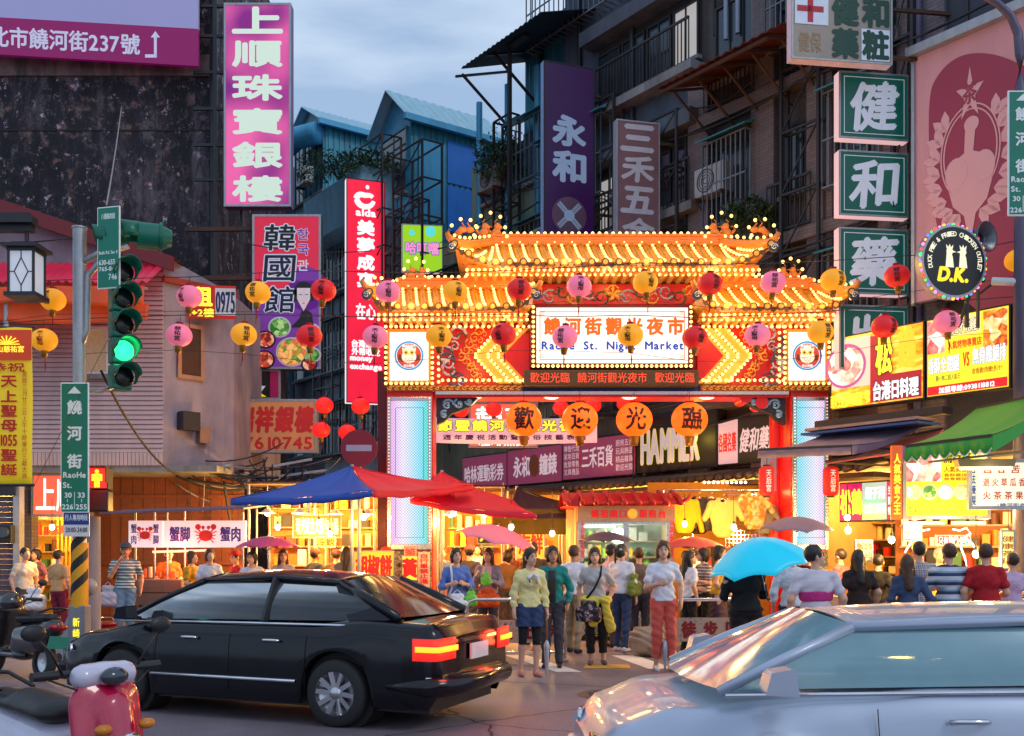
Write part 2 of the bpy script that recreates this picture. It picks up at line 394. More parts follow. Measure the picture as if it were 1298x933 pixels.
# ---------------------------------------------------------------- the gate
GY=19.0
GX0=X(770,GY)
def gp(px,py,y=0):
    Y=GY+y;return X(px,Y)-GX0,Z(py,Y)
gate=thing('market_gate','large ornate night market gate with glowing golden tiled roofs outlined in light bulbs','gate',(GX0,GY,0))
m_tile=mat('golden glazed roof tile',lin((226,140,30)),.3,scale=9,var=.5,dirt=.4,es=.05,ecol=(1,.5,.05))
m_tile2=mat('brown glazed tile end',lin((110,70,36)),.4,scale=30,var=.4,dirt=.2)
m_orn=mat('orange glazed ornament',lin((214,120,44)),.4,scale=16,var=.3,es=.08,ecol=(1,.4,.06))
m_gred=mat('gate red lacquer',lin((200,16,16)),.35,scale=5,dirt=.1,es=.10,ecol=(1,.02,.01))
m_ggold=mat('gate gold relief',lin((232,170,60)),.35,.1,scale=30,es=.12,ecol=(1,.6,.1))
m_panelw=emat('backlit white panel',(1,.97,.88),.93,var=.07)
m_blue=mat('gate blue beam',lin((20,50,130)),.5)
def bulbs(pts,name='light_string',r=.028,m=None,parent=gate,n=6):
    mb=MB()
    for p in pts:mb.ball(p,r,n,5)
    o=mb.obj(name,m or m_bulb,parent);o['kind']='stuff';return o
def line_pts(a,b,n):a,b=Vector(a),Vector(b);return[a.lerp(b,(i+.5)/n)for i in range(n)]
def poly_pts(P,step):
    out=[]
    for a,b in zip(P[:-1],P[1:]):
        a,b=Vector(a),Vector(b);n=max(1,int((b-a).length/step));out+=[a.lerp(b,i/n)for i in range(n)]
    return out+[Vector(P[-1])]
def spiral(cx,cz,r,turns=1.3,y=-.01,flip=1,t0=0,n=14):
    return[(cx+flip*r*(1-i/n*.85)*math.cos(t0+turns*2*PI*i/n),y,cz+r*(1-i/n*.85)*math.sin(t0+turns*2*PI*i/n))for i in range(n+1)]

def roof(xl,xr,rl,rr,ze,zr,run,shift,pitch,up=.28,y0=0.0):
    """hipped tile roof, eave xl..xr at height ze, ridge rl..rr at zr; y0 = ridge y"""
    def P(x,t,back=False):
        # t 0 ridge .. 1 eave
        a=(x-xl)/(xr-xl);e=max(0,abs(a-.5)*2-.72)/.28
        zz=zr+(ze-zr)*(1-max(0,1-t)**1.5)+up*e*e*t
        yy=run*t*(1+.12*e*e*t)
        xrg=min(max(x,rl),rr)
        xx=xrg+(x-xrg)*min(1,t*1.15)+(shift*(t-1)if rl<x<rr else 0)
        return(xx,y0-yy if not back else y0+yy,zz)
    mb=MB()
    for back in(False,True):
        mb.grid(lambda u,v:P(xl+(xr-xl)*u,v,back),40,8)
    mb.grid(lambda u,v:(P(xl+(xr-xl)*u,1)[0],P(xl+(xr-xl)*u,1)[1]*(1-2*v)+2*y0*v,P(xl+(xr-xl)*u,1)[2]-.04),40,1)
    for xe,xg in((xl,rl),(xr,rr)):
        e1,e2=P(xe,1),P(xe,1,True)
        mb.add([(xg,y0,zr),e1,e2],[(0,1,2)])
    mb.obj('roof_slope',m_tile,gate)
    n=int((xr-xl)/pitch);bl=[];ends=[]
    for i in range(n+1):
        x=xl+(xr-xl)*(i+.0)/n
        t0=0.02 if rl<x<rr else(abs(x-min(max(x,rl),rr))/max(.01,(rl-xl if x<rl else xr-rr)))*.55
        pts=[Vector(P(x,t0+(1.02-t0)*k/7))for k in range(8)]
        rm=MB();rm.tube([p+Vector((0,0,.015))for p in pts],[.05+(.006 if k%2 else 0)for k in range(8)],7)
        rm.obj('tile_row',m_tile,gate)
        e=pts[-1];em=MB();em.cyl(e+Vector((0,-.05,.01)),e+Vector((0,.01,.01)),.072,n=12,sm=False);em.cyl(e+Vector((0,-.062,.01)),e+Vector((0,-.05,.01)),.045,n=8,sm=False,mi=1)
        em.obj('eave_tile',[m_tile2,m_ggold],gate)
        if i<n:
            x2=x+(xr-xl)/n*.5;q=Vector(P(x2,1.0));dm=MB()
            dm.prism([(q.x-.05,q.z+.01),(q.x+.05,q.z+.01),(q.x+.04,q.z-.05),(q.x,q.z-.09),(q.x-.04,q.z-.05)],q.y-.03,q.y)
            dm.obj('drip_tile',m_tile2,gate)
            tt0=max(.12,t0+.05)
            for k in range(9):
                t=tt0+(.9-tt0)*k/8;b=Vector(P(x2,t));bl.append(b+Vector((0,-.03,.055)))
    bulbs(bl,r=.027)
    # ridge
    rb=MB();rb.box2(rl-.05,rr+.05,y0-.09,y0+.09,zr-.03,zr+.13);rb.box2(rl-.08,rr+.08,y0-.12,y0+.12,zr+.13,zr+.17);rb.box2(rl-.02,rr+.02,y0-.11,y0-.09,zr+.02,zr+.06)
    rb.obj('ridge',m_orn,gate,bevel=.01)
    bulbs(line_pts((rl,y0,zr+.21),(rr,y0,zr+.21),int((rr-rl)/.125)),r=.032)
    bulbs(line_pts((rl,y0-.13,zr+.01),(rr,y0-.13,zr+.01),int((rr-rl)/.3)),r=.015)
    # hip ridges and corner curl
    for sgn,xe,xg in((-1,xl,rl),(1,xr,rr)):
        pts=[Vector((xg+(P(xe,1)[0]-xg)*t,y0-run*t*(1+.12*t),P(xe,t)[2]+.06+.06*math.sin(PI*t)))for t in[k/8 for k in range(9)]]
        tip=pts[-1];pts+=[tip+Vector((sgn*.08,-.04,.05)),tip+Vector((sgn*.13,-.05,.14)),tip+Vector((sgn*.09,-.05,.21))]
        h=MB();h.tube(pts,[.075]*9+[.06,.045,.02],8);h.obj('hip_ridge',m_orn,gate)
        bulbs([p+Vector((0,-.06,.1))for p in poly_pts(pts[:9],.1)],r=.028)
        # scroll end
        c=MB();c.cyl((tip.x+sgn*.05,tip.y-.08,tip.z-.1),(tip.x+sgn*.05,tip.y-.02,tip.z-.1),.085,n=18,sm=False);c.tube(spiral(tip.x+sgn*.05,tip.z-.1,.06,1.6,tip.y-.09),.01,5,1)
        c.obj('corner_scroll',[mat('blue grey glaze',lin((52,66,84)),.4),m_white],gate)
    return P
def dragon(x,y,z,s,flip,twin=True):
    mb=MB();bl=[]
    def sx(v):return x+flip*v*s
    if twin:   # two crouching beasts on the ridge end
        for o_ in(-.16,.14):
            mb.ball((sx(o_),y,z+.12*s),(.12*s,.1*s,.13*s));mb.ball((sx(o_+.03),y,z+.28*s),(.09*s,.08*s,.1*s));mb.ball((sx(o_+.09),y,z+.27*s),(.06*s,.05*s,.05*s))
            mb.tube([(sx(o_),y,z+.3*s),(sx(o_-.04),y,z+.4*s),(sx(o_+.02),y,z+.47*s)],[.03*s,.02*s,.006],6)
            mb.tube([(sx(o_-.1),y,z+.1*s),(sx(o_-.2),y,z+.2*s),(sx(o_-.16),y,z+.3*s),(sx(o_-.1),y,z+.28*s)],[.04*s,.035*s,.025*s,.01],6)
            mb.box((sx(o_),y,z),(.28*s,.18*s,.05))
        A=[(sx(-.38),y,z+.0),(sx(-.36),y,z+.25*s),(sx(-.24),y,z+.5*s),(sx(0),y,z+.58*s),(sx(.24),y,z+.48*s),(sx(.36),y,z+.22*s),(sx(.4),y,z)]
        bl=poly_pts(A,.13)
    else:      # rearing dragon on a corner
        C=[(0,0),(.12,.12),(.05,.28),(-.12,.32),(-.2,.46),(-.08,.58),(.08,.56)]
        mb.tube([(sx(a),y,z+b*s)for a,b in C],[.05*s,.09*s,.09*s,.08*s,.075*s,.08*s,.03*s],8)
        mb.ball((sx(.1),y,z+.57*s),(.1*s,.07*s,.07*s))
        for a in(.0,.12):mb.tube([(sx(a),y,z+.62*s),(sx(a-.08),y,z+.72*s),(sx(a-.02),y,z+.78*s)],[.02*s,.015*s,.004],5)
        for a,b in((.17,.12),(-.05,.3),(-.27,.44)):mb.tube([(sx(a),y,z+b*s),(sx(a+.1),y,z+(b+.07)*s),(sx(a+.2),y,z+(b+.02)*s)],[.03*s,.02*s,.006],5)
        for k in range(6):mb.cyl((sx(-.2+.05*k),y,z+(.2+.02*k)*s),(sx(-.3+.05*k),y,z+(.33+.02*k)*s),.02*s,.003,5)
        A=[(sx(-.3),y,z+.05),(sx(-.38),y,z+.35*s),(sx(-.3),y,z+.62*s),(sx(-.1),y,z+.76*s),(sx(.12),y,z+.74*s),(sx(.26),y,z+.58*s),(sx(.2),y,z+.4*s)]
        bl=poly_pts(A,.12)
    mb.obj('ridge_beast',m_orn,gate);bulbs([p+Vector((0,-.12,0))for p in bl],r=.032)

ER=-1.0
# upper roof
zr=gp(770,302,0)[1];ze=gp(770,334,ER)[1]
P1=roof(gp(577,0,ER)[0],gp(974,0,ER)[0],gp(626,0)[0],gp(911,0)[0],ze,zr-.12,1.0,.14,.236)
dragon(gp(622,0)[0],0,zr,.75,1);dragon(gp(913,0)[0],0,zr,.75,-1)
dragon(gp(590,0,-.6)[0],-.6,gp(0,334,-.6)[1]+.15,.8,1,False);dragon(gp(962,0,-.6)[0],-.6,gp(0,334,-.6)[1]+.15,.8,-1,False)
# lower roofs
for(a,b,c,d,sg)in((470,676,508,655,1),(885,1075,900,1025,-1)):
    z2=gp(0,362,0)[1];z3=gp(0,390,ER)[1]
    roof(gp(a,0,ER)[0],gp(b,0,ER)[0],gp(c,0)[0],gp(d,0)[0],z3,z2-.05,1.0,.14,.236,up=.22)
    xx=gp(528 if sg>0 else 1000,0)[0];dragon(xx,0,z2+.12,.6,sg)
    dragon(gp(480 if sg>0 else 1064,0,-.7)[0],-.7,z3+.16,.55,sg,False)
# bodies under roofs
mb=MB()
def gbox(mb,px0,py0,px1,py1,y0,y1,mi=0):
    x0,z1=gp(px0,py0,y0);x1,z0=gp(px1,py1,y0);mb.box2(x0,x1,y0,y1,z0,z1,mi)
gbox(mb,612,338,938,384,.1,.55)                       # upper drum
mb.obj('upper_frieze_wall',mat('grey violet plaster',lin((96,84,96)),.8),gate)
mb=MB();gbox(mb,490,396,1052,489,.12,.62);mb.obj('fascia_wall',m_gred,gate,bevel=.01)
mb=MB();gbox(mb,552,489,1000,496,-.02,.7);mb.obj('blue_beam',m_blue,gate)
mb=MB();gbox(mb,552,496,1000,500,-.06,.74);mb.obj('steel_rail',m_stain,gate)
mb=MB();gbox(mb,552,500,1000,503.5,.0,.6);mb.obj('red_rail',m_gred,gate)
def frieze(px0,px1,py,h,y,step=.125):
    x0,z=gp(px0,py,y);x1,_=gp(px1,py,y);hh=h/68.3
    b=MB();b.box2(x0,x1,y,y+.05,z-hh/2,z+hh/2);b.obj('frieze_board',mat('dark orange board',lin((150,80,20)),.5),gate)
    s=MB();n=max(1,int((x1-x0)/step))
    for i in range(n):
        cx=x0+(i+.5)*(x1-x0)/n
        s.tube(spiral(cx,z,hh*.36,1.2,y-.012,1,PI,9),.011,4)
        s.box((cx+step*.42,y-.01,z+hh*.3),(step*.5,.014,.014))
    o=s.obj('scroll_relief',m_ggold,gate);o['kind']='stuff'
frieze(612,938,355,7,.08);frieze(497,672,409,7,.08);frieze(884,1044,409,7,.08)
frieze(490,662,492,8,-.06);frieze(888,1052,492,8,-.06)
# bulb lines
def bline(P,y,step=.105,r=.03):bulbs(poly_pts([(gp(a,b,y)[0],y,gp(a,b,y)[1])for a,b in P],step),r=r)
for rowy,yy in((342,-.86),(348,-.5)):bline([(592,rowy),(962,rowy)],yy)
for a,b in((480,668),(892,1072)):
    for rowy,yy in((399,-.84),(405,-.5)):bline([(a,rowy),(b,rowy)],yy)
sof=MB();gbox(sof,592,336,962,341,-.8,-.1);gbox(sof,480,393,668,398,-.8,-.1);gbox(sof,892,393,1072,398,-.8,-.1)
sof.obj('eave_soffit',m_orn,gate)
br=MB()
for a,b,py in((600,955,345),(490,665,402),(900,1065,402)):
    x=a
    while x<b:gbox(br,x,py-3,x+5,py+2,-.6,.1);x+=12
o=br.obj('eave_bracket',m_ggold,gate);o['kind']='stuff'
# red frieze with carvings in the middle
mb=MB();gbox(mb,668,360,888,386,.02,.1);mb.obj('carved_panel',m_gred,gate,bevel=.008)
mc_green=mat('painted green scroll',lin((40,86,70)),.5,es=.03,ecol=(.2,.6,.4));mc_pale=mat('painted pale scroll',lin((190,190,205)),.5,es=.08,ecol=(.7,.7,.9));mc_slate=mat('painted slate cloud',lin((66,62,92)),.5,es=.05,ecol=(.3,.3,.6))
def curl(mb,px,py,y,r,mi,w=.018,turns=1.2,flip=1,t0=0):
    x,z=gp(px,py,y);mb.tube(spiral(x,z,r,turns,y-.01,flip,t0,12),[w*(1-.06*i)for i in range(13)],5,mi)
cv=MB()
for i in range(13):
    px=680+i*16.4;curl(cv,px,373+(4 if i%2 else-3),.02,.15,i%3,.022,1.3,1 if i%2 else-1,i)
    curl(cv,px+8,373-(4 if i%2 else-4),.02,.09,(i+1)%3,.018,1.1,-1 if i%2 else 1,i*2)
x,z=gp(778,373,0)
for a in range(5):cv.tube([(x,-.01,z),(x+.09*math.cos(a*1.257+.6),-.02,z+.09*math.sin(a*1.257+.6)),(x+.17*math.cos(a*1.257+.3),-.01,z+.17*math.sin(a*1.257+.3))],[.03,.04,.008],6,0)
o=cv.obj('carved_scroll',[m_ggold,mc_pale,mc_green],gate);o['kind']='stuff'
bline([(676,389),(880,389)],-.2)
# centre sign
SY=-.3
mb=MB();gbox(mb,672,386,880,466,SY+.02,.12);mb.obj('sign_box',mat('maroon sign box',lin((104,20,24)),.4),gate,bevel=.015)
sg=thing('lit_sign',None,None);del_=sg
bpy.data.objects.remove(sg)
mb=MB();gbox(mb,680,390,872,460,SY-.02,SY+.02);sgn=mb.obj('name_panel',m_panelw,gate)
def glet(s,px0,py0,px1,py1,m,y,par=None,**k):
    x0,z1=gp(px0,py0,y);x1,z0=gp(px1,py1,y)
    return lettering(par or gate,s,(x0+x1)/2,(z0+z1)/2,abs(x1-x0),abs(z1-z0),m,y=y,**k)
m_or=emat('orange sign letter',lin((206,96,12)),.9);m_bl=emat('blue sign letter',lin((28,66,170)),.85);m_rdl=emat('red sign letter',lin((200,20,24)),.85)
glet('饒河街觀光夜市',690,403,866,424,m_or,SY-.026,par=sgn,bold=.045,gap=.22)
glet('Raohe  St.  Night  Market',687,433,866,446,m_bl,SY-.026,par=sgn,bold=.04,gap=.05)
fr=MB()
for(a,b,c,d)in((684,394,868,395),(684,455,868,456),(684,394,685,456),(867,394,868,456)):gbox(fr,a,b,c,d,SY-.024,SY-.021)
for(a,b)in((686.5,396.5),(865,396.5),(686.5,453.5),(865,453.5)):
    for dx,dz in((0,0),(2,0),(0,2),(2,2)):
        sgx=1 if a<770 else-1;sgz=1 if b<420 else-1
        curl(fr,a+dx*sgx*1.3,b+dz*sgz*1.3,SY-.014,.02,0,.005,1)
fr.obj('sign_border',m_or,sgn)
bline([(676,389),(676,464),(876,464),(876,389)],SY,.09)
# LED ticker
mb=MB();gbox(mb,664,469,886,488,SY-.05,.1);tk=mb.obj('ticker_board',mat('dark ticker board',lin((74,52,28)),.5,es=.03,ecol=(.6,.35,.05)),gate,bevel=.01)
m_led=emat('red led',(1,.07,.02),1.1)
glet('歡迎光臨  饒河街觀光夜市  歡迎光臨',672,472,880,485,m_led,SY-.056,par=tk,bold=0)
# owl panels
def owl(px0,px1):
    mb=MB();gbox(mb,px0-3,417,px1+3,486,-.02,.12);mb.obj('panel_frame',m_gold,gate,bevel=.01)
    mb=MB();gbox(mb,px0,421,px1,482,-.05,-.02);p=mb.obj('light_panel',m_panelw,gate)
    cx=(px0+px1)/2;x,z=gp(cx,451,-.05);R=18.5/68.3
    e=MB();y0,y1=-.058,-.05
    e.ring((x,z),R*.88,R,y0-.004,y1,36,0);e.disc((x,z),R*.84,y0,y1,36,1);e.disc((x,z-.02),R*.46,y0-.006,y1,24,2,rx=R*.5);e.disc((x,z+.06),R*.42,y0-.006,y1,24,2)
    for s_ in(-1,1):
        e.disc((x+s_*.055,z+.055),.045,y0-.012,y1,14,3);e.disc((x+s_*.055,z+.055),.02,y0-.016,y1,10,4)
        e.prism([(x+s_*.03,z+.1),(x+s_*.13,z+.15),(x+s_*.12,z+.07)],y0-.01,y1,2)
        e.prism([(x+s_*.12,z+.0),(x+s_*.19,z+.03),(x+s_*.2,z-.08),(x+s_*.11,z-.1)],y0-.003,y1,4)
    e.prism([(x-.02,z+.04),(x+.02,z+.04),(x,z-.0)],y0-.018,y1,3)
    for j in range(3):
        for i in range(3-j%2):e.box((x+(i-1+.5*(j%2))*.055,y0-.008,z-.06-j*.035),(.03,.006,.01),mi=1)
    e.obj('owl_emblem',[emat('cyan ring',lin((40,150,210)),.8),emat('brick red emblem',lin((200,70,50)),.8),emat('cream emblem',lin((245,225,200)),.9),emat('yellow emblem',lin((240,190,40)),.9),emat('brown emblem',lin((110,50,30)),.7)],p)
    lettering(p,'饒河街夜市',x,z+R*.66,R*.9,.05,WHITE,y=y0-.01,name='emblem_lettering',bold=.03);lettering(p,'松山商圈',x,z-R*.68,R*.7,.045,WHITE,y=y0-.01,name='emblem_lettering',bold=.03)
    bline([(px0-5,414),(px1+5,414),(px1+5,486),(px0-5,486),(px0-5,414)],-.06,.095)
owl(494,543);owl(1000,1046)
# chevron panels
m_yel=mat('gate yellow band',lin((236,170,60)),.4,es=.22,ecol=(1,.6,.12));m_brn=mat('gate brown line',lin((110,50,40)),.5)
def chevrons(apex,dirn):
    cm=MB();bl=[]
    for k,(dx,w,mi)in enumerate(((0,5,0),(5,11,1),(16,2,2),(18,11,0),(29,2,2),(31,6,1))):
        a0=apex+dirn*dx;a1=apex+dirn*(dx+w)
        L_=32
        for sg2 in(-1,1):
            y_=-.02-.006*k
            q=[(a0,451),(a1,451),(a1+dirn*L_,451+sg2*35),(a0+dirn*L_,451+sg2*35)]
            pp=[gp(a,b,y_)for a,b in q]
            if(sg2*dirn)>0:pp=pp[::-1]
            cm.prism(pp,y_,.1,mi)
        if k in(0,2,4):
            for sg2 in(-1,1):
                A=gp(a0,451,-.06);B=gp(a0+dirn*31,451+sg2*34,-.06)
                bl+=line_pts((A[0],-.07,A[1]),(B[0],-.07,B[1]),8)
    cm.obj('chevron_band',[m_yel,m_ggold,m_brn],gate)
    bulbs(bl,r=.03)
    tip=apex+dirn*36;e=671 if dirn>0 else 884
    pp=[gp(a,b,-.06)for a,b in((tip,451),(e-dirn*8,423),(e,423),(e,479),(e-dirn*8,479))]
    t=MB();t.prism(pp if dirn<0 else pp[::-1],-.07,.1);t.obj('red_arrow_panel',m_gred,gate,bevel=.01)
    s=MB();base=apex-dirn*4
    for j in range(9):
        py=421+j*7.5;xo=6+22*abs(j-4)/4
        curl(s,base+dirn*(xo-18),py,-.02,.10,0,.016,1.3,dirn,j);curl(s,base+dirn*(xo-11),py+3,-.02,.06,0,.012,1.2,-dirn,j*1.7)
    for j in range(6):
        py=424+j*11;xo=[20,10,2,2,10,20][j]
        curl(s,base-dirn*(34-xo*.8),py,-.03,.17,1 if j%2 else 2,.035,1.15,dirn,j*2)
        curl(s,base-dirn*(31-xo),py+4,-.05,.10,2 if j%2 else 3,.02,1.2,-dirn,j)
    o=s.obj('cloud_scroll',[m_ggold,mc_slate,mc_pale,mc_green],gate);o['kind']='stuff'
    bline([(apex-40*dirn,482),(e,482)],-.06)
    bline([(apex-40*dirn,414),(e,414)],-.06)
chevrons(601,1);chevrons(953,-1)
bline([(556,414),(556,484)],-.08);bline([(988,414),(988,484)],-.08)
# pillars
def ledmat():
    m,nt,b=_new('led screen');N=nt.nodes;L=nt.links
    t=N.new('ShaderNodeTexCoord');sx=N.new('ShaderNodeSeparateXYZ');L.new(t.outputs['Object'],sx.inputs[0])
    r=N.new('ShaderNodeValToRGB');el=r.color_ramp.elements;el[0].position=0;el[0].color=(.9,.35,.95,1);el[1].position=1;el[1].color=(.05,.75,.5,1);e=el.new(.35);e.color=(.85,.8,1,1);e=el.new(.75);e.color=(.25,.75,.95,1)
    mr=N.new('ShaderNodeMapRange');mr.inputs[1].default_value=-.4;mr.inputs[2].default_value=.4;L.new(sx.outputs[0],mr.inputs[0]);L.new(mr.outputs[0],r.inputs[0])
    def si(o_):
        a=N.new('ShaderNodeMath');a.operation='MULTIPLY';a.inputs[1].default_value=2*PI/.052;L.new(o_,a.inputs[0]);s_=N.new('ShaderNodeMath');s_.operation='SINE';L.new(a.outputs[0],s_.inputs[0]);return s_.outputs[0]
    mu=N.new('ShaderNodeMath');mu.operation='MULTIPLY';L.new(si(sx.outputs[0]),mu.inputs[0]);L.new(si(sx.outputs[2]),mu.inputs[1])
    st=N.new('ShaderNodeMapRange');st.inputs[1].default_value=-.4;st.inputs[2].default_value=.6;st.inputs[3].default_value=.55;st.inputs[4].default_value=1.25;L.new(mu.outputs[0],st.inputs[0])
    b.inputs['Base Color'].default_value=(.02,.02,.02,1);L.new(r.outputs[0],b.inputs['Emission Color']);L.new(st.outputs[0],b.inputs['Emission Strength']);MATS['led screen']=m;return m
m_screen=ledmat();m_tick=emat('tiny frame lights',(.5,1,.9),1.4);m_tick2=emat('tiny warm frame lights',(1,.6,.5),1.4)
def pillar(px0,px1,flip):
    xa,_=gp(px0,0);xb,_=gp(px1,0);zt=gp(0,489)[1];xc=(xa+xb)/2
    mb=MB();mb.box2(xa,xb,.0,.8,0,zt);mb.obj('pillar',m_gred,gate,bevel=.02)
    pf=MB();z0,z1=gp(0,690)[1],gp(0,504)[1]
    for(u0,u1,v0,v1)in((xa+.02,xa+.09,z0-.1,z1),(xb-.09,xb-.02,z0-.1,z1),(xa+.09,xb-.09,z1-.07,z1),(xa+.09,xb-.09,z0-.1,z0)):pf.box2(u0,u1,-.1,.01,v0,v1)
    pf.obj('screen_frame',m_stain,gate,bevel=.008)
    sc=MB();sc.box2(-(xb-xa)/2+.09,(xb-xa)/2-.09,-.05,.0,z0+.001,z1-.071);o=sc.obj('led_screen',m_screen,gate);o.location=(xc,0,0);o.scale=(flip,1,1)
    bulbs(line_pts((xa+.055,-.11,z0),(xa+.055,-.11,z1),46),'frame_lights',.012,m_tick2 if flip>0 else m_tick,n=5)
    bulbs(line_pts((xb-.055,-.11,z0),(xb-.055,-.11,z1),46),'frame_lights',.012,m_tick if flip>0 else m_tick2,n=5)
    ln=MB()
    for a in(xc-.26,xc+.26):ln.box2(a-.008,a+.008,-.056,-.051,z0+.12,z1-.2)
    ln.box2(xc-.26,xc+.26,-.056,-.051,z1-.2,z1-.19);ln.box2(xc-.26,xc+.26,-.056,-.051,z0+.12,z0+.13);ln.obj('screen_line',emat('teal led line',(.02,.35,.25),.8),gate)
    lo=MB();lo.box2(xa+.02,xb-.02,-.04,0,.1,z0-.12);lp=lo.obj('mosaic_panel',rampmat('painted mosaic',[(.3,lin((30,60,46))),(.45,lin((200,190,160))),(.55,lin((60,100,130))),(.7,lin((200,150,60)))],9,2,.5,bump=0),gate)
    ba=MB();ba.box2(xa-.06,xb+.06,-.06,.86,0,.14);ba.obj('pillar_base',m_conc,gate,bevel=.02)
pillar(490,549,1);pillar(1002,1050,-1)
# inner red posts, steel side and hanging spandrels
mb=MB();a0=gp(478,0)[0];mb.box2(a0,gp(489.5,0)[0],.05,.75,0,gp(0,470)[1]);mb.obj('side_post',mat('dark maroon steel',lin((92,22,34)),.35,.3),gate,bevel=.01)
mb=MB();mb.cyl((gp(985,0,.9)[0],.9,0),(gp(985,0,.9)[0],.9,4.6),.15,n=20);mb.obj('round_red_post',m_gred,gate)
for fl,pa in((1,553),(-1,998)):
    sp=MB();x0,z1=gp(pa,503);
    W_=.78;pts=[(x0,z1),(x0+fl*W_,z1),(x0+fl*W_*.8,z1-.16),(x0+fl*W_*.35,z1-.3),(x0+fl*.12,z1-.45),(x0,z1-.5)]
    if fl>0:pts=pts[::-1]
    sp.prism(pts,.1,.3,0)
    for(u,v,r,t0)in((.2,-.14,.12,0),(.42,-.12,.1,2),(.6,-.08,.07,3),(.14,-.32,.08,1)):sp.tube(spiral(x0+fl*u,z1+v,r,1.2,.085,fl,t0,12),.022,5,1);sp.tube(spiral(x0+fl*u,z1+v-.02,r*.6,1.2,.08,fl,t0+1,12),.015,5,2)
    sp.obj('spandrel',[mat('spandrel dark',lin((40,40,52)),.5),mat('spandrel blue',lin((90,150,190)),.5,es=.1,ecol=(.4,.7,.9)),mat('spandrel white',lin((200,210,220)),.5)],gate)
rd=MB()
for i,(px,py)in enumerate(((942,505),(962,512))):a,b=gp(px,py,.3);rd.cyl((a,.05,b),(a,.6,b),.12,n=16)
rd.obj('red_bracket',m_gred,gate)
for px0,px1,py0,py1,txt,m1,m2 in((512,528,692,714,'請勿停車',mat('pink paper',lin((236,190,190)),.8),m_rdl),(530,545,700,748,'自行車禁止進入',mat('white paper',lin((230,215,215)),.8),m_rdl)):
    b=MB();gbox(b,px0,py0,px1,py1,-.12,-.1);q=b.obj('notice_board',m1,gate);glet(txt,px0+2,py0+2,px1-2,py1-2,m2,-.124,par=q,vertical=(px0>520),bold=.03)
b=MB();gbox(b,965,580,984,622,.7,.72);q=b.obj('blue_notice',mat('pale blue notice',lin((120,150,190)),.7,es=.05,ecol=(.4,.6,1)),gate);glet('公告\n饒河',967,584,982,618,mat('orange print',lin((200,110,60)),.7),.69,par=q)
# light thrown by the bulb strings
for px,py,y in((520,380,-1.25),(600,380,-1.25),(930,380,-1.25),(1030,380,-1.25),(620,322,-1.3),(720,322,-1.3),(820,322,-1.3),(920,322,-1.3)):
    a,b=gp(px,py,y);light('bulb_glow',(a,y,b),32,(1,.58,.16),.25,gate)
for px,py,y in((520,402,-.5),(640,404,-.5),(920,404,-.5),(1030,404,-.5),(640,347,-.45),(770,347,-.45),(900,347,-.45),(600,450,-.7),(950,450,-.7)):
    a,b=gp(px,py,y);light('bulb_glow',(a,y,b),9,(1,.55,.18),.15,gate)
for px in(600,700,800,900):a,b=gp(px,506);light('beam_glow',(a,.3,b),12,(1,.6,.3),.15,gate)
# back side plain boards so the gate holds up from behind
mb=MB();gbox(mb,672,390,880,486,.62,.68);mb.obj('back_board',m_red,gate)
# ---------------------------------------------------------------- the right-hand row of buildings, set along one line that recedes to the left
WO=Vector((6.22,20.0,0));WD=Vector((.5822,-.8131,0));WN=Vector((-.8131,-.5822,0));WA=math.atan2(-.8131,.5822)
def ws(px,off=0):
    u=(px-649)/F;p=WO+WN*off
    s=(u*p.y-p.x)/(WD.x-u*WD.y);return s,(p+WD*s).y
def wz(px,py,off=0):return CAMH+(HZ-py)*ws(px,off)[1]/F
def wthing(name,label,cat,s,off=0,z=0,group=None):
    p=WO+WD*s+WN*off;return thing(name,label,cat,(p.x,p.y,z),WA,group)
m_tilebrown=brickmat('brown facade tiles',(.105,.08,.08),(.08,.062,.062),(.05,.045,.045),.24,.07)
m_tilegrey=brickmat('grey violet facade tiles',(.2,.17,.2),(.16,.14,.17),(.09,.085,.09),.24,.07)
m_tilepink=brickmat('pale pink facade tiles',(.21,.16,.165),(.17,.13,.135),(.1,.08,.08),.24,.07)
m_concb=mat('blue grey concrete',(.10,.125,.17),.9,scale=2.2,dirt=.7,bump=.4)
m_slate=mat('dark slate wall panel',(.045,.05,.075),.7,scale=2,dirt=.5,bump=.3)
m_tin=mat('blue corrugated tin',lin((74,166,210)),.5,.2,scale=3,dirt=.3)
m_tin2=mat('teal corrugated tin',lin((60,146,170)),.5,.2,scale=3,dirt=.4)
m_bluep=mat('bright blue panel',lin((36,130,230)),.6,scale=2,dirt=.25)
m_green=mat('mossy green grey wall',lin((140,156,136)),.9,scale=2,dirt=.6)
m_glassb=mat('blue window pane',(.05,.09,.13),.1,0,var=.5,bump=.02,spec=.8,scale=2)
m_bars=mat('painted window bars',lin((120,130,140)),.5,.4,dirt=.3)
m_frame=mat('aluminium window frame',(.32,.33,.35),.4,.6,dirt=.2)
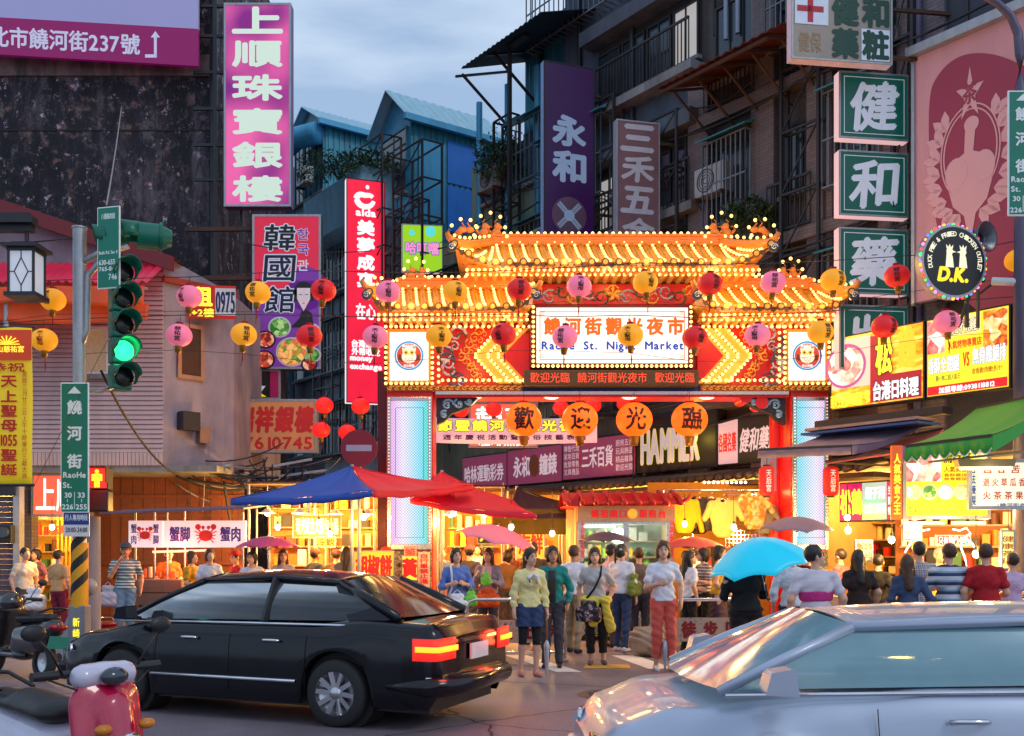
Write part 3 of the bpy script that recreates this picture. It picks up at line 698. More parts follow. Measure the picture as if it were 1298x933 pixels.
def win(par,x,z,w,h,y=0,panes=2,lit=None,frame=m_frame,glass=None):
    f=MB();t=.05
    f.box2(x-w/2-t,x+w/2+t,y-.06,y+.03,z-h/2-t,z-h/2);f.box2(x-w/2-t,x+w/2+t,y-.06,y+.03,z+h/2,z+h/2+t)
    f.box2(x-w/2-t,x-w/2,y-.057,y+.03,z-h/2,z+h/2);f.box2(x+w/2,x+w/2+t,y-.057,y+.03,z-h/2,z+h/2)
    for i in range(1,panes):xx=x-w/2+w*i/panes;f.box2(xx-.02,xx+.02,y-.05,y+.02,z-h/2,z+h/2)
    wf=f.obj('window',frame,par)
    for i in range(panes):
        g_=MB();a=x-w/2+w*i/panes+(.02 if i else 0);b=x-w/2+w*(i+1)/panes-(.02 if i<panes-1 else 0)
        yy=y-.015-.012*(i%2);g_.box2(a,b,yy,yy+.01,z-h/2,z+h/2)
        g_.obj('pane',lit or glass or m_glass,wf)
    s_=MB();s_.box2(x-w/2-.12,x+w/2+.12,y-.14,y,z-h/2-t-.09,z-h/2-t);s_.obj('sill',m_conc,wf)
    return wf
def cage(par,x,z,w,h,d=.5,y=0,step=.16,m=None,roof=True,name='window_cage'):
    c=MB();m=m or m_bars;y0=y-d;r=.012
    for zz in(z-h/2,z,z+h/2):c.beam((x-w/2,y0,zz),(x+w/2,y0,zz),.03)
    n=int(w/step)
    for i in range(n+1):xx=x-w/2+w*i/n;c.beam((xx,y0,z-h/2),(xx,y0,z+h/2),r*2)
    for sx_ in(x-w/2,x+w/2):
        for zz in(z-h/2,z+h/2):c.beam((sx_,y0,zz),(sx_,y,zz),.03)
        k=max(1,int(d/step))
        for i in range(k):yy=y0+d*i/k;c.beam((sx_,yy,z-h/2),(sx_,yy,z+h/2),r*2)
    for i in range(int(w/.2)):xx=x-w/2+.2*i;c.beam((xx,y0,z-h/2),(xx,y,z-h/2),.02)
    o=c.obj(name,m,par);o['kind']='stuff'
    if roof:
        q=MB();q.add([(x-w/2-.1,y0-.15,z+h/2+.05),(x+w/2+.1,y0-.15,z+h/2+.05),(x+w/2+.1,y,z+h/2+.3),(x-w/2-.1,y,z+h/2+.3)],[(0,1,2,3)]);q.obj('cage_roof',m_tin2,par,solid=.03)
def railing(par,x0,x1,z0,h,y,m=None,step=.11):
    c=MB();c.beam((x0,y,z0),(x1,y,z0),.04);c.beam((x0,y,z0+h),(x1,y,z0+h),.05)
    n=max(1,int((x1-x0)/step))
    for i in range(n+1):xx=x0+(x1-x0)*i/n;c.beam((xx,y,z0),(xx,y,z0+h),.022)
    o=c.obj('railing',m or m_steel,par);o['kind']='stuff'
ACP=None
def aircon(loc,rz,label):
    global ACP
    if ACP is None:
        a=thing('air_conditioner',label,'air conditioner',loc,rz,'air conditioners on the facades')
        MB().box2(-.42,.42,-.35,0,0,.62).obj('casing',mat('pale metal casing',(.42,.43,.44),.5,.3,dirt=.4),a,bevel=.02)
        f=MB();f.ring((-.08,.31),.23,.25,-.365,-.35,24)
        for k in range(3):f.ring((-.08,.31),.06+.06*k,.07+.06*k,-.362,-.35,20)
        f.obj('fan_grille',m_steel,a);b=MB();b.box2(-.4,-.34,-.4,.0,-.06,0);b.box2(.34,.4,-.4,0,-.06,0);b.beam((-.37,-.38,-.04),(-.37,0,-.35),.03);b.beam((.37,-.38,-.04),(.37,0,-.35),.03);b.obj('bracket',m_rust,a)
        ACP=a;return a
    return clone(ACP,loc,rz,label)
def wac(px,py,off,label):
    s,Y=ws(px,off);p=WO+WD*s+WN*off;return aircon((p.x,p.y,wz(px,py,off)),WA,label)
def corrug(par,name,x0,x1,z0,z1,y,m,pitch=.16,depth=.03,parentkind=None):
    c=MB();n=int(abs(x1-x0)/pitch*2)
    vs=[];
    for i in range(n+1):
        x=x0+(x1-x0)*i/n;yy=y-(depth if i%2 else 0);vs+=[(x,yy,z0),(x,yy,z1)]
    c.add(vs,[(2*i,2*i+2,2*i+3,2*i+1)for i in range(n)]);return c.obj(name,m,par,solid=.012)
def tinroof(par,x0,x1,y0,y1,z0,z1,m,pitch=.2,name='tin_roof'):
    c=MB();n=int((x1-x0)/pitch*2);vs=[]
    for i in range(n+1):
        x=x0+(x1-x0)*i/n;dz=.035 if i%2 else 0;vs+=[(x,y0,z0+dz),(x,y1,z1+dz)]
    c.add(vs,[(2*i,2*i+2,2*i+3,2*i+1)for i in range(n)]);return c.obj(name,m,par,solid=.02)
def bld(px0,px1,z0,z1,label,m,depth=9,name='building'):
    s0,s1=ws(px0)[0],ws(px1)[0];sc=(s0+s1)/2;w=s1-s0
    b=wthing(name,label,'building',sc);b['_w']=w
    MB().box2(-w/2+.01,w/2-.01,0,depth,z0,z1).obj('wall',m,b)
    return b,sc,w
# nearest: dark panelled building behind the pink billboard
b1,sc1,w1=bld(1152,1520,3.3,20,'dark slate panelled building at the far right behind the pink billboard',m_slate)
for i in range(8):MB().box2(-w1/2+i*1.1,-w1/2+i*1.1+.06,-.03,0,10.3,20).obj('seam',m_steel,b1)
pp=MB();pp.cyl((-w1/2+.28,-.16,4),(-w1/2+.28,-.16,19),.07);pp.cyl((-w1/2+.02,-.14,4),(-w1/2+.02,-.14,19),.05);pp.obj('drainpipe',mat('grey drain pipe',lin((104,98,128)),.5,dirt=.3),b1)
MB().box2(-w1/2,-w1/2+.75,-.08,0,3.3,20).obj('tiled_column',m_tilegrey,b1)
# brown tiled building
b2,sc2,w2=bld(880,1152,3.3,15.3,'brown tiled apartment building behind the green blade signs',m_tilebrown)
def lx(px,sc,off=0):return ws(px,off)[0]-sc
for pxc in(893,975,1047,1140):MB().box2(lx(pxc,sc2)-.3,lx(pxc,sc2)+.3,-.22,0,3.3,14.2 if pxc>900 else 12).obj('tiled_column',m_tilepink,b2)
for fl in(4.9,8.0,11.1):
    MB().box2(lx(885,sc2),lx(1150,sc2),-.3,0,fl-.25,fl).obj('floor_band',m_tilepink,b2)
    for i,(pa,pb)in enumerate(((905,968),(985,1040),(1056,1132))):
        xa,xb=lx(pa,sc2),lx(pb,sc2);wh=1.55 if i!=1 else 1.3
        win(b2,(xa+xb)/2,fl+1.5,(xb-xa)*.8,wh,-.02,3,frame=m_steel)
        if(i+int(fl))%2==0:cage(b2,(xa+xb)/2,fl+1.45,(xb-xa)*.86,1.8,.45,step=.13)
        else:railing(b2,xa,xb,fl+.05,.95,-.32)
sh=thing('tin_lean_to','rust red corrugated lean to roof sticking out above the brown tiled building','roof',tuple(WO+WD*ws(935)[0]+Vector((0,0,0))),WA)
xa,xb=ws(868,.9)[0]-ws(935)[0],ws(1003,.9)[0]-ws(935)[0]
zt=wz(935,92,.9)
tinroof(sh,xa,xb+.4,-1.7,.2,zt,zt+.6,mat('rusty red tin',lin((96,34,28)),.7,.3,var=.4,dirt=.4),.22)
fr=MB()
for i in range(5):xx=xa+(xb-xa)*i/4;fr.beam((xx,-1.6,zt-.04),(xx,0,zt+.48),.05);fr.beam((xx,-1.2,zt+.05),(xx,0,zt-.7),.04)
fr.beam((xa,-1.6,zt-.05),(xb,-1.6,zt-.05),.06);fr.obj('roof_frame',m_rust,sh)
# tall blue-black panel wall above the brown building
b2b,sc2b,w2b=bld(905,1120,12.9,21,'dark navy metal clad rooftop extension above the brown tiled building',mat('navy metal cladding',(.03,.045,.085),.55,.3,scale=3,dirt=.3),6,'rooftop_extension')
for i in range(7):MB().box2(-w2b/2+i*w2b/7,-w2b/2+i*w2b/7+.05,-.04,0,12.9,21).obj('seam',m_steel,b2b)
vp=MB()
for px,h in((925,1.4),(940,1.7),(978,1.9)):xx=lx(px,sc2b);vp.cyl((xx,-.12,12.6),(xx,-.12,13.2+h),.05)
vp.obj('vent_pipe',mat('white pvc pipe',lin((150,160,180)),.5),b2b)
# concrete building with the caged balconies
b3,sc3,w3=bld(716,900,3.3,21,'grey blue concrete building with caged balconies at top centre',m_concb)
for k,(fl,h)in enumerate(((6.2,1.7),(9.3,1.7),(12.4,1.7))):
    xa,xb=lx(760,sc3),lx(890,sc3)
    r=MB();r.box2(xa,xb,-.02,.005,fl,fl+h);r.obj('recess',m_dark,b3)
    MB().box2(xa-.2,xb+.1,-.45,0,fl-.2,fl).obj('balcony_slab',m_conc,b3)
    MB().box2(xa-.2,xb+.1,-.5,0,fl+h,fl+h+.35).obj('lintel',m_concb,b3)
    railing(b3,xa-.1,xb,fl,.95,-.42,m_steel)
    for i in range(4):
        x_=xa+(i+.5)*(xb-xa)/4;win(b3,x_,fl+h*.5,(xb-xa)/5,h*.7,-.03,2,lit=emat('dim lit pane',(.8,.75,.7),.35)if(i+k)%4==1 else None,frame=m_steel)
cage(b3,lx(765,sc3),15.9,5.4,1.9,.4,step=.2,roof=True);cage(b3,lx(850,sc3),17.0,3.4,2.0,1.3,step=.2,roof=False)
cage(b3,lx(742,sc3),11.2,2.6,1.9,.6,step=.2);cage(b3,lx(742,sc3),8.0,2.6,1.9,.6,step=.2);cage(b3,lx(742,sc3),5.5,2.6,1.4,.5,step=.2)
for px in(738,805):pp=MB();xx=lx(px,sc3);pp.cyl((xx,-.1,4.4),(xx,-.1,16),.06);pp.obj('drainpipe',m_steel,b3)
# tin roofed house with the big canopy
b4,sc4,w4=bld(598,716,3.3,12.9,'mossy grey house with a sloping dark tin canopy right of the blue tin houses',m_green)
xa,xb=lx(600,sc4),lx(722,sc4)
corrug(b4,'upper_wall',lx(655,sc4),lx(716,sc4),12.9,16.0,.3,m_tin2);
tinroof(b4,lx(612,sc4,1.0),lx(716,sc4,1.0),-1.7,2.5,14.6,16.1,mat('dark blue tin',lin((40,62,86)),.5,.3,dirt=.4))
fr=MB()
for px in(628,668):x_=lx(px,sc4)+.4;fr.cyl((x_,.2,12.8),(x_,.2,15.3),.06);fr.beam((x_,-1.4,14.7),(x_,.2,13.6),.06);fr.beam((x_,-1.6,14.58),(x_,.2,15.2),.06)
fr.obj('canopy_post',m_steel,b4)
for px in(612,648,686):pp=MB();xx=lx(px,sc4);pp.cyl((xx,-.12,6),(xx,-.12,14.6),.09);pp.obj('drainpipe',m_tin,b4)
for fl in(5.0,8.2,11.0):
    for px in(632,690):win(b4,lx(px,sc4),fl+1.3,1.6,1.3,-.02,2,frame=m_tin2,glass=m_glassb)
    cage(b4,lx(690,sc4),fl+1.3,2.0,1.6,.5,step=.2)
# blue tin houses: gables face the street, corrugated side walls face us above lower neighbours
m_proof=mat('pale blue tin roof',lin((150,196,214)),.45,.2,dirt=.2)
def tinhouse(px0,px1,ztop,ze,zr,dep,label,wallm,wins,panels=()):
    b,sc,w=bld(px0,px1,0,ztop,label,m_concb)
    MB().box2(-w/2,w/2-.03,.02,dep-.03,ztop,ze).obj('upper_wall',wallm,b)
    c=MB();n=int(dep/.11)
    for i in range(n):c.box2(w/2-.03,w/2+(.03 if i%2 else 0),.02+dep*i/n,.02+dep*(i+1)/n,ztop-1.2,ze)
    c.obj('tin_wall',m_tin2,b)
    g_=MB();g_.prism([(-w/2,ze),(w/2,ze),(0,zr-.05)],.05,.12);g_.obj('gable_wall',wallm,b)
    for a_ in(-w/2-.25,w/2+.3):
        c=MB();k=24;vs=[]
        for i in range(k+1):y=-.35+(dep+.6)*i/k;dz=.04 if i%2 else 0;vs+=[(a_,y,ze-.12+dz),(0,y,zr+dz)]
        c.add(vs,[(2*i,2*i+2,2*i+3,2*i+1)for i in range(k)]);c.obj('roof_panel',m_proof,b,solid=.03)
    c=MB();c.box2(w/2+.24,w/2+.4,-.4,dep+.3,ze-.3,ze-.1);c.obj('gutter',m_tin,b)
    for y0,y1,z0,z1,m in panels:MB().box2(w/2+.03,w/2+.06,y0,y1,z0,z1).obj('wall_panel',m,b)
    for i in range(wins):win(b,-w/2+(i+.5)*w/wins,(ztop+ze)/2+.3,w/wins*.8,(ze-ztop)*.62,-.0,2,frame=m_tin2,glass=m_glassb)
    return b,sc,w
b6,sc6,w6=tinhouse(374,412,14.2,17.7,18.6,2.5,'pale teal tin house with a gable far left in the back row',mat('pale teal wall',lin((150,180,192)),.85,scale=2,dirt=.45),3)
b5,sc5,w5=tinhouse(481,520,12.4,15.7,16.8,3.5,'blue tin house with bright blue side panels in the middle of the back row',m_tin,1,((.3,1.3,12.4,15.0,m_tin),(1.4,3.3,12.2,13.7,m_bluep),(1.4,3.3,13.8,15.2,m_bluep)))
b6b,sc6b,w6b=bld(412,481,0,13.3,'grey teal lower building with a planted roof ledge between the two tin houses',mat('grey teal wall',lin((165,186,196)),.85,scale=2,dirt=.5))
b5b,sc5b,w5b=bld(520,598,0,11.0,'low mossy building with barred windows right of the blue tin house',m_green)
for fl in(4.8,7.8,10.6):
    for px in(426,446,468):win(b6b,lx(px,sc6b),fl+1.1,1.7,1.5,-.02,2,frame=m_tin2,glass=m_glassb)
    cage(b6b,lx(450,sc6b),fl+1.1,5,1.8,.5,step=.25)
    win(b6,0,fl+1.2,2.4,1.5,-.02,3,frame=m_tin2,glass=m_glassb)
for fl in(5.0,8.0):
    for px in(535,560,585):win(b5b,lx(px,sc5b),fl+1.1,1.5,1.4,-.02,2,frame=m_tin2,glass=m_glassb);cage(b5b,lx(px,sc5b),fl+1.1,1.9,1.6,.5,step=.22)
    win(b5,0,fl+1.2,2.4,1.5,-.02,3,frame=m_tin2,glass=m_glassb)
b7,sc7,w7=bld(240,366,0,17,'grey blue building at the far end of the street seen past the pink sign',mat('blue grey far wall',lin((130,150,176)),.85,scale=2,dirt=.4))
for fl in(5,8,11,14):
    for px in(275,300,330,352):win(b7,lx(px,sc7),fl+1.2,2.4,1.4,-.02,2,frame=m_tin2,glass=m_glassb)
d_=MB();x_=lx(376,sc6);d_.cyl((x_,-.8,5),(x_,-.8,16.2),.42,n=18);d_.tube([(x_,-.8,16.2),(x_+.3,-.8,17.0),(x_+1.3,-.6,17.3),(x_+2.6,-.2,17.2)],.42,16)
for k in range(22):d_.lathe([(.43,0),(.46,.03),(.43,.06)],(x_,-.8,5.2+k*.5),18)
du=thing('exhaust_duct','fat blue vertical exhaust duct beside the pink sign','duct',tuple(WO+WD*sc6),WA);d_.obj('duct_pipe',m_tin,du)
# plants on ledges
m_leaf=mat('dark green leaves',(.03,.075,.03),.6,var=.5,scale=3);m_leaf2=mat('mid green leaves',(.05,.11,.035),.6,var=.5,scale=3);m_stem=mat('twig',(.06,.045,.03),.8)
def bush(loc,r,n,label,seed=1,name='shrub',pot=False):
    R=random.Random(seed);t=thing(name,label,'plant',loc)
    for j,m in enumerate((m_leaf,m_leaf2)):
        mb=MB()
        for i in range(n):
            a=R.uniform(0,2*PI);rr=R.random()**.5;z=R.uniform(0,1)
            c=Vector((r[0]*rr*math.cos(a),r[1]*rr*math.sin(a),r[2]*(z*(1.1-.5*rr)+.12*math.sin(3*a+seed))))
            q=Matrix.Rotation(R.uniform(0,6.3),3,'Z')@Matrix.Rotation(R.uniform(-1,1),3,'X');s=R.uniform(.05,.1)
            mb.add([c+q@Vector(p)for p in((-s*.4,0,0),(0,-s,.01),(s*.4,0,0),(0,s,.01))],[(0,1,2,3)])
        o=mb.obj('foliage',m,t);o['kind']='stuff'
    st=MB()
    for i in range(7):a=R.uniform(0,6.3);st.tube([(0,0,-.1),(r[0]*.3*math.cos(a),r[1]*.3*math.sin(a),r[2]*.5),(r[0]*.7*math.cos(a),r[1]*.7*math.sin(a),r[2]*.85)],[.02,.012,.005],5)
    st.obj('stem',m_stem,t);return t
def wpt(px,py,off=0):s,Y=ws(px,off);p=WO+WD*s+WN*off;return Vector((p.x,p.y,wz(px,py,off)))
lg=thing('concrete_planter','pale blue concrete ledge planter below the teal tin house','planter',tuple(wpt(445,236,.7)),WA)
MB().box2(-2.6,2.0,-.6,.7,-1.6,0).obj('trough',mat('pale blue render',lin((110,160,186)),.85,dirt=.3),lg)
bush(tuple(wpt(430,226,.9)),(1.5,.7,1.0),800,'leafy green shrub growing on the ledge of the teal tin house',3)
bush(tuple(wpt(468,222,.9)),(1.0,.6,.9),500,'smaller green shrub at the right end of the ledge planter',4)
bush(tuple(wpt(636,226,.5)),(.8,.5,1.3),500,'green climbing plant between the drain pipes of the mossy house',5)
bush(tuple(wpt(950,286,.6)),(.6,.3,.6),350,'potted green plants on the balcony above the gate roof',6)
wac(630,243,.3,'white air conditioner under the climbing plant');wac(912,250,.1,'beige air conditioner on the brown building above the gate')
wac(392,236,.3,'pale air conditioner by the blue duct');wac(700,320,.3,'air conditioner behind the gate ridge')
# steel scaffold frames along the row (hold the blade signs)
def scaffold(px,z0,z1,w,d,label):
    s,_=ws(px);t=wthing('steel_sign_frame',label,'steel frame',s);m=MB()
    n=int((z1-z0)/1.1)
    for x_ in(-w/2,w/2):
        for y_ in(-.2,-d):m.beam((x_,y_,z0),(x_,y_,z1),.06)
    for i in range(n+1):
        z=z0+(z1-z0)*i/n
        for x_ in(-w/2,w/2):m.beam((x_,-.2,z),(x_,-d,z),.045)
        for y_ in(-.2,-d):m.beam((-w/2,y_,z),(w/2,y_,z),.045)
        if i<n:m.beam((-w/2,-d,z),(w/2,-d,z+(z1-z0)/n),.03)
    o=m.obj('lattice',m_steel,t);o['kind']='stuff';return t
scaffold(500,9,15.0,1.6,.9,'rusty black lattice in front of the blue tin house');scaffold(548,6,14.0,1.8,.9,'tall black lattice right of the blue tin house');scaffold(425,5,12.5,1.6,.5,'black lattice left of the tall red sign');scaffold(528,5,12.5,2.2,.55,'black steel lattice frame right of the tall red sign');scaffold(490,5,11,1.2,.55,'narrow black steel lattice beside the tall red sign')
scaffold(655,5,13.5,.8,.5,'black lattice mast left of the navy blade sign');scaffold(770,5,12.5,1.6,.5,'black lattice between the navy and the brown blade signs')
scaffold(850,5,11.4,1.4,.5,'black lattice right of the brown blade sign');scaffold(1030,5,12.4,.9,.4,'black lattice left of the green blade signs');scaffold(1156,5,12,.4,.3,'black lattice between green signs and pink billboard')
lp=thing('roof_floodlight','thin black mast with a flat floodlight above the mossy house','lamp',tuple(wpt(646,480,1.2)),WA)
h_=wz(646,60,1.2)-wz(646,480,1.2);mm=MB();mm.beam((0,0,0),(0,0,h_),.09);mm.obj('mast',m_steel,lp);MB().box2(-.05,.75,-.1,.1,h_-.02,h_+.1).obj('lamp_head',m_steel,lp,bevel=.01)

# ---------------------------------------------------------------- blade signs on the right row
BA=math.atan2(.5822,.8131)
def blade(px0,px1,py0,py1,name,label,face,side,frame=m_galv,gap=.25,th=.2,edge=.03,ang=8):
    s,_=ws(px1,gap);P1=WO+WD*s+WN*gap;u0=(px0-649)/F
    A_=math.radians(ang);E_=Vector((-math.cos(A_),-math.sin(A_),0));w=(u0*P1.y-P1.x)/(E_.x-u0*E_.y);C_=P1+E_*(w/2)
    z1,z0=Z(py0,C_.y),Z(py1,C_.y)
    t=thing(name,label,'sign',(C_.x,C_.y,(z0+z1)/2),A_);h=z1-z0
    MB().box2(-w/2,w/2,-th/2,th/2,-h/2,h/2).obj('sign_case',side,t,bevel=.01)
    MB().box2(-w/2+edge,w/2-edge,-th/2-.008,-th/2+.01,-h/2+edge,h/2-edge).obj('sign_face',face,t)
    f=MB()
    for a in(-w/2,w/2-edge):f.box2(a,a+edge,-th/2-.02,-th/2+.0,-h/2,h/2)
    for a in(-h/2,h/2-edge):f.box2(-w/2+edge,w/2-edge,-th/2-.02,-th/2+.0,a,a+edge)
    f.obj('sign_frame',frame,t)
    b=MB()
    for k in(-.35,.35):b.beam((w/2,0,h*k),(w/2+gap+.3,0,h*k),.06)
    b.obj('sign_arm',m_rust,t)
    return t,w,h,-th/2-.014
m_letw=mat('white painted letter',lin((205,214,228)),.5,es=.18,ecol=(.8,.85,1))
m_signgreen=mat('green sign face',lin((10,84,72)),.4,scale=2,es=.05,ecol=(0,.5,.35),dirt=.05)
m_signside=emat('white lit sign side',(1,.66,.68),.5)
grp='green pharmacy blade signs'
for ch,py0,py1,lab in(('健',96,180,'topmost of the green square blade signs, reading 健'),('和',195,277,'green square blade sign reading 和, second from the top'),('藥',292,375,'green square blade sign reading 藥, third from the top'),('妝',389,470,'lowest green square blade sign, half hidden behind the food signs')):
    t,w,h,y=blade(1060,1148,py0,py1,'blade_sign',lab,m_signgreen,m_signside);t['group']=grp
    f=MB()
    for a in(-w/2+.09,w/2-.1):f.box2(a,a+.012,y-.004,y,-h/2+.09,h/2-.09)
    for a in(-h/2+.09,h/2-.1):f.box2(-w/2+.09,w/2-.09,y-.004,y,a,a+.012)
    f.obj('border_line',m_letw,t);lettering(t,ch,0,0,w*.66,h*.7,m_letw,y=y,bold=.03,shear=.08,slant=.08)
t,w,h,y=blade(1000,1127,-6,82,'pharmacy_sign','cream pharmacy sign with a red cross at the top right',mat('cream sign face',lin((176,164,150)),.5,scale=3,dirt=.15),mat('white sign side',lin((214,190,206)),.4,es=.1),m_galv,gap=1.0)
cw=w/2
MB().box2(-w/2+.06,-w/2+w*.36,y-.004,y,0,h/2-.08).obj('white_square',mat('white sign square',lin((200,214,236)),.4,es=.12,ecol=(.8,.9,1)),t)
MB().box2(w/2-w*.31,w/2-.05,y-.004,y,-h/2+.05,-.01).obj('white_square',MATS['white sign square'],t)
cr=MB();cx_,cz_=-w/2+.06+w*.15,h*.22;cr.box2(cx_-w*.13,cx_+w*.13,y-.01,y-.005,cz_-.05,cz_+.05);cr.box2(cx_-.05,cx_+.05,y-.01,y-.005,cz_-h*.19,cz_+h*.19,0);cr.obj('red_cross',mat('red cross paint',lin((200,10,50)),.4),t)
m_dg=mat('dark green letter',lin((8,74,62)),.5)
for ch,ix,iz in(('健',0,1),('和',1,1),('藥',0,0),('粧',1,0)):lettering(t,ch,-w*.03+w*.0+ix*w*.3+w*.06,(iz-.5)*h*.47,w*.25,h*.4,m_dg,y=y-.006,bold=.045)
lettering(t,'健保',-w*.32,-h*.25,w*.22,h*.28,mat('faded ochre print',lin((170,140,110)),.6),y=y)
# navy sign 永和
t,w,h,y=blade(687,751,84,300,'blade_sign','tall navy blade sign reading 永和 over a round emblem',mat('navy sign face',lin((16,10,52)),.35,scale=2,es=.1,ecol=(.15,.02,.25)),mat('pale sign side',lin((130,170,214)),.4),m_steel,gap=.6,ang=20)
m_pw=mat('pale blue letter',lin((130,160,200)),.5,es=.12,ecol=(.6,.75,1))
lettering(t,'永',0,h*.11,w*.62,h*.165,m_pw,y=y,bold=.05);lettering(t,'和',0,-h*.1,w*.62,h*.17,m_pw,y=y,bold=.05)
e=MB();e.disc((0,-h*.385),w*.34,y-.004,y,32,0);e.disc((0,-h*.385),w*.1,y-.01,y,20,1)
for a in range(4):q=Matrix.Rotation(a*PI/2+PI/4,3,'Y');
for a in(PI/4,3*PI/4):
    for o_ in(-.05,-.02,.02,.05):
        c_,s_=math.cos(a),math.sin(a);L_=w*.3;e.beam((-c_*L_-s_*o_,y-.007,-h*.385-s_*L_+c_*o_),(c_*L_-s_*o_,y-.007,-h*.385+s_*L_+c_*o_),.006,.02,1)
e.obj('round_emblem',[mat('dull brown disc',lin((110,84,110)),.5),m_pw],t)
# brown sign 三禾五金
t,w,h,y=blade(779,834,156,312,'blade_sign','weathered brown blade sign reading 三禾五金 right of the navy sign',mat('weathered brown face',lin((132,96,104)),.6,scale=3,var=.3,dirt=.2),mat('pale worn side',lin((150,160,180)),.5),m_galv,gap=.6,ang=14)
m_wp=mat('chalky white letter',lin((196,200,214)),.7,var=.2)
for i,ch in enumerate('三禾五金'):lettering(t,ch,0,h*(.36-.25*i),w*.72,h*.2,m_wp,y=y,bold=.04,slant=.1)
# tall red sign
t,w,h,y=blade(438,487,230,512,'blade_sign','tall bright red lit blade sign for a money exchange left of the gate',emat('lit red face',(.92,.01,.05),.8,var=.2),emat('lit white side',(1,.85,.9),.85),m_steel,gap=.6,ang=18,th=.3)
ap=MB();ap.tube([(w*.22*math.cos(a)-.02,y-.004,h*.41+w*.17*math.sin(a)*(1.1 if math.sin(a)<0 else .6+.4*abs(math.cos(a))))for a in[0.5+5.6*k/20 for k in range(21)]],[.07+.035*math.sin(PI*k/20)for k in range(21)],5);ap.ball((w*.04,y-.01,h*.467),(.06,.01,.07));ap.obj('swoosh_emblem',WHITE,t)
lettering(t,'aida',0,h*.352,w*.5,h*.03,WHITE,y=y,bold=.05)
for i,ch in enumerate('美夢成真'):lettering(t,ch,0,h*(.285-i*.078),w*.42,h*.063,WHITE,y=y,bold=.05)
lettering(t,'在心',0,-h*.09,w*.5,h*.07,WHITE,y=y,bold=.04)
lettering(t,'台灣銀行',0,-h*.235,w*.72,h*.032,WHITE,y=y,bold=.05);lettering(t,'外幣收兌',0,-h*.27,w*.72,h*.032,WHITE,y=y,bold=.05);lettering(t,'money\nexchange',0,-h*.325,w*.8,h*.06,WHITE,y=y,bold=.07)
# small green-yellow sign
t,w,h,y=blade(509,561,286,346,'shop_sign','small lime green lit shop sign above the lower left gate roof',emat('lit lime face',lin((150,205,20)),.85),m_signside,m_galv)
lettering(t,'哈叮噹',0,0,w*.8,h*.25,emat('pink letter',(.95,.3,.6),.8),y=y,bold=.04,outline=emat('blue letter edge',(.02,.12,.5),.7));
e=MB();e.disc((w*.2,h*.36),.16,y-.004,y,20);e.disc((-w*.25,h*.32),.09,y-.004,y,20);e.obj('bubble',emat('cyan dot',(.1,.7,.7),.8),t)
# round duck pie sign
t=thing('round_sign','round black fried chicken sign ringed with coloured bulbs in front of the pink billboard','sign',(X(1205,15.6),15.6,Z(333,15.6)),.22)
R=46*15.6/F
d_=MB();d_.disc((0,0),R,-.09,.09,48);d_.obj('sign_case',m_galv,t);d_=MB();d_.disc((0,0),R*.93,-.1,-.09,48);d_.obj('sign_face',mat('black sign face',(.012,.01,.012),.3),t)
m_bulbs=[emat('bulb red',(1,.05,.03),2.2),emat('bulb green',(.03,1,.25),1.6),emat('bulb blue',(.08,.15,1),2.2),emat('bulb orange',(1,.4,.03),2.2),emat('bulb pink',(1,.2,.6),2)]
bb=MB()
for k in range(44):
    a=2*PI*k/44;bb.ball((R*math.cos(a)*1.02,-.06,R*math.sin(a)*1.02),.024 if k%2 else .018,8,6,k%5)
o=bb.obj('coloured_bulbs',m_bulbs,t);o['kind']='stuff'
m_cream=emat('cream letter',(.9,.85,.6),.8);txt='DUCK PIE & FRIED CHICKEN OUTLET'
for i,ch in enumerate(txt):
    if ch==' ':continue
    a=PI*1.08-PI*1.16*i/(len(txt)-1);lettering(t,ch,R*.78*math.cos(a),R*.74*math.sin(a),.05,.07,m_cream,y=-.104,bold=.03,rot=a-PI/2)
fg=MB()
for sg_,x_ in((1,-.09),(-1,.14)):   # two plain silhouettes facing each other
    fg.prism([(x_-.07,-.1),(x_+.07,-.1),(x_+.05*1,.06),(x_+.02,.12),(x_-.05,.12)],-.106,-.1);fg.disc((x_,.14),.055,-.106,-.1,16)
    fg.prism([(x_+sg_*.03,.16),(x_+sg_*.11,.135),(x_+sg_*.03,.115)][::sg_],-.107,-.1);fg.prism([(x_-.05,.18),(x_-.06,.24),(x_-.02,.2),(x_,.25),(x_+.02,.2),(x_+.06,.24),(x_+.05,.18)],-.106,-.1)
fg.obj('figure_emblem',m_cream,t);lettering(t,'D.K.',-.02,-.21,.5,.2,emat('yellow letter',(1,.75,.02),.9),y=-.104,bold=.06,slant=.2)
ar=MB();ar.beam((0,.1,-.1),(.95,.5,-.1),.05);ar.beam((0,.1,.15),(.95,.5,.15),.05);ar.beam((.5,.3,.6),(.5,.3,-.9),.05);ar.beam((.6,.3,.6),(1.0,.5,.6),.04);ar.beam((.35,.3,-.9),(.75,.3,.1),.04);ar.beam((.7,.3,.6),(.7,.3,-.9),.04);ar.obj('sign_arm',m_steel,t)
sp=thing('loudspeaker','grey horn loudspeaker behind the round black sign','loudspeaker',(X(1250,15.9),15.9,Z(300,15.9)),.5)
q=MB();q.lathe([(.06,.3),(.09,.2),(.2,.05),(.24,-.02),(.22,-.02),(.08,.1)],(0,0,0),20,axis='Y');q.obj('horn',mat('grey horn metal',(.12,.13,.16),.3,.6),sp);q=MB();q.cyl((0,.2,0),(0,.42,0),.09,.07);q.obj('driver',m_steel,sp)
cm=thing('security_camera','white bullet security camera right of the round black sign','camera',(X(1276,15.4),15.4,Z(357,15.4)),.9)
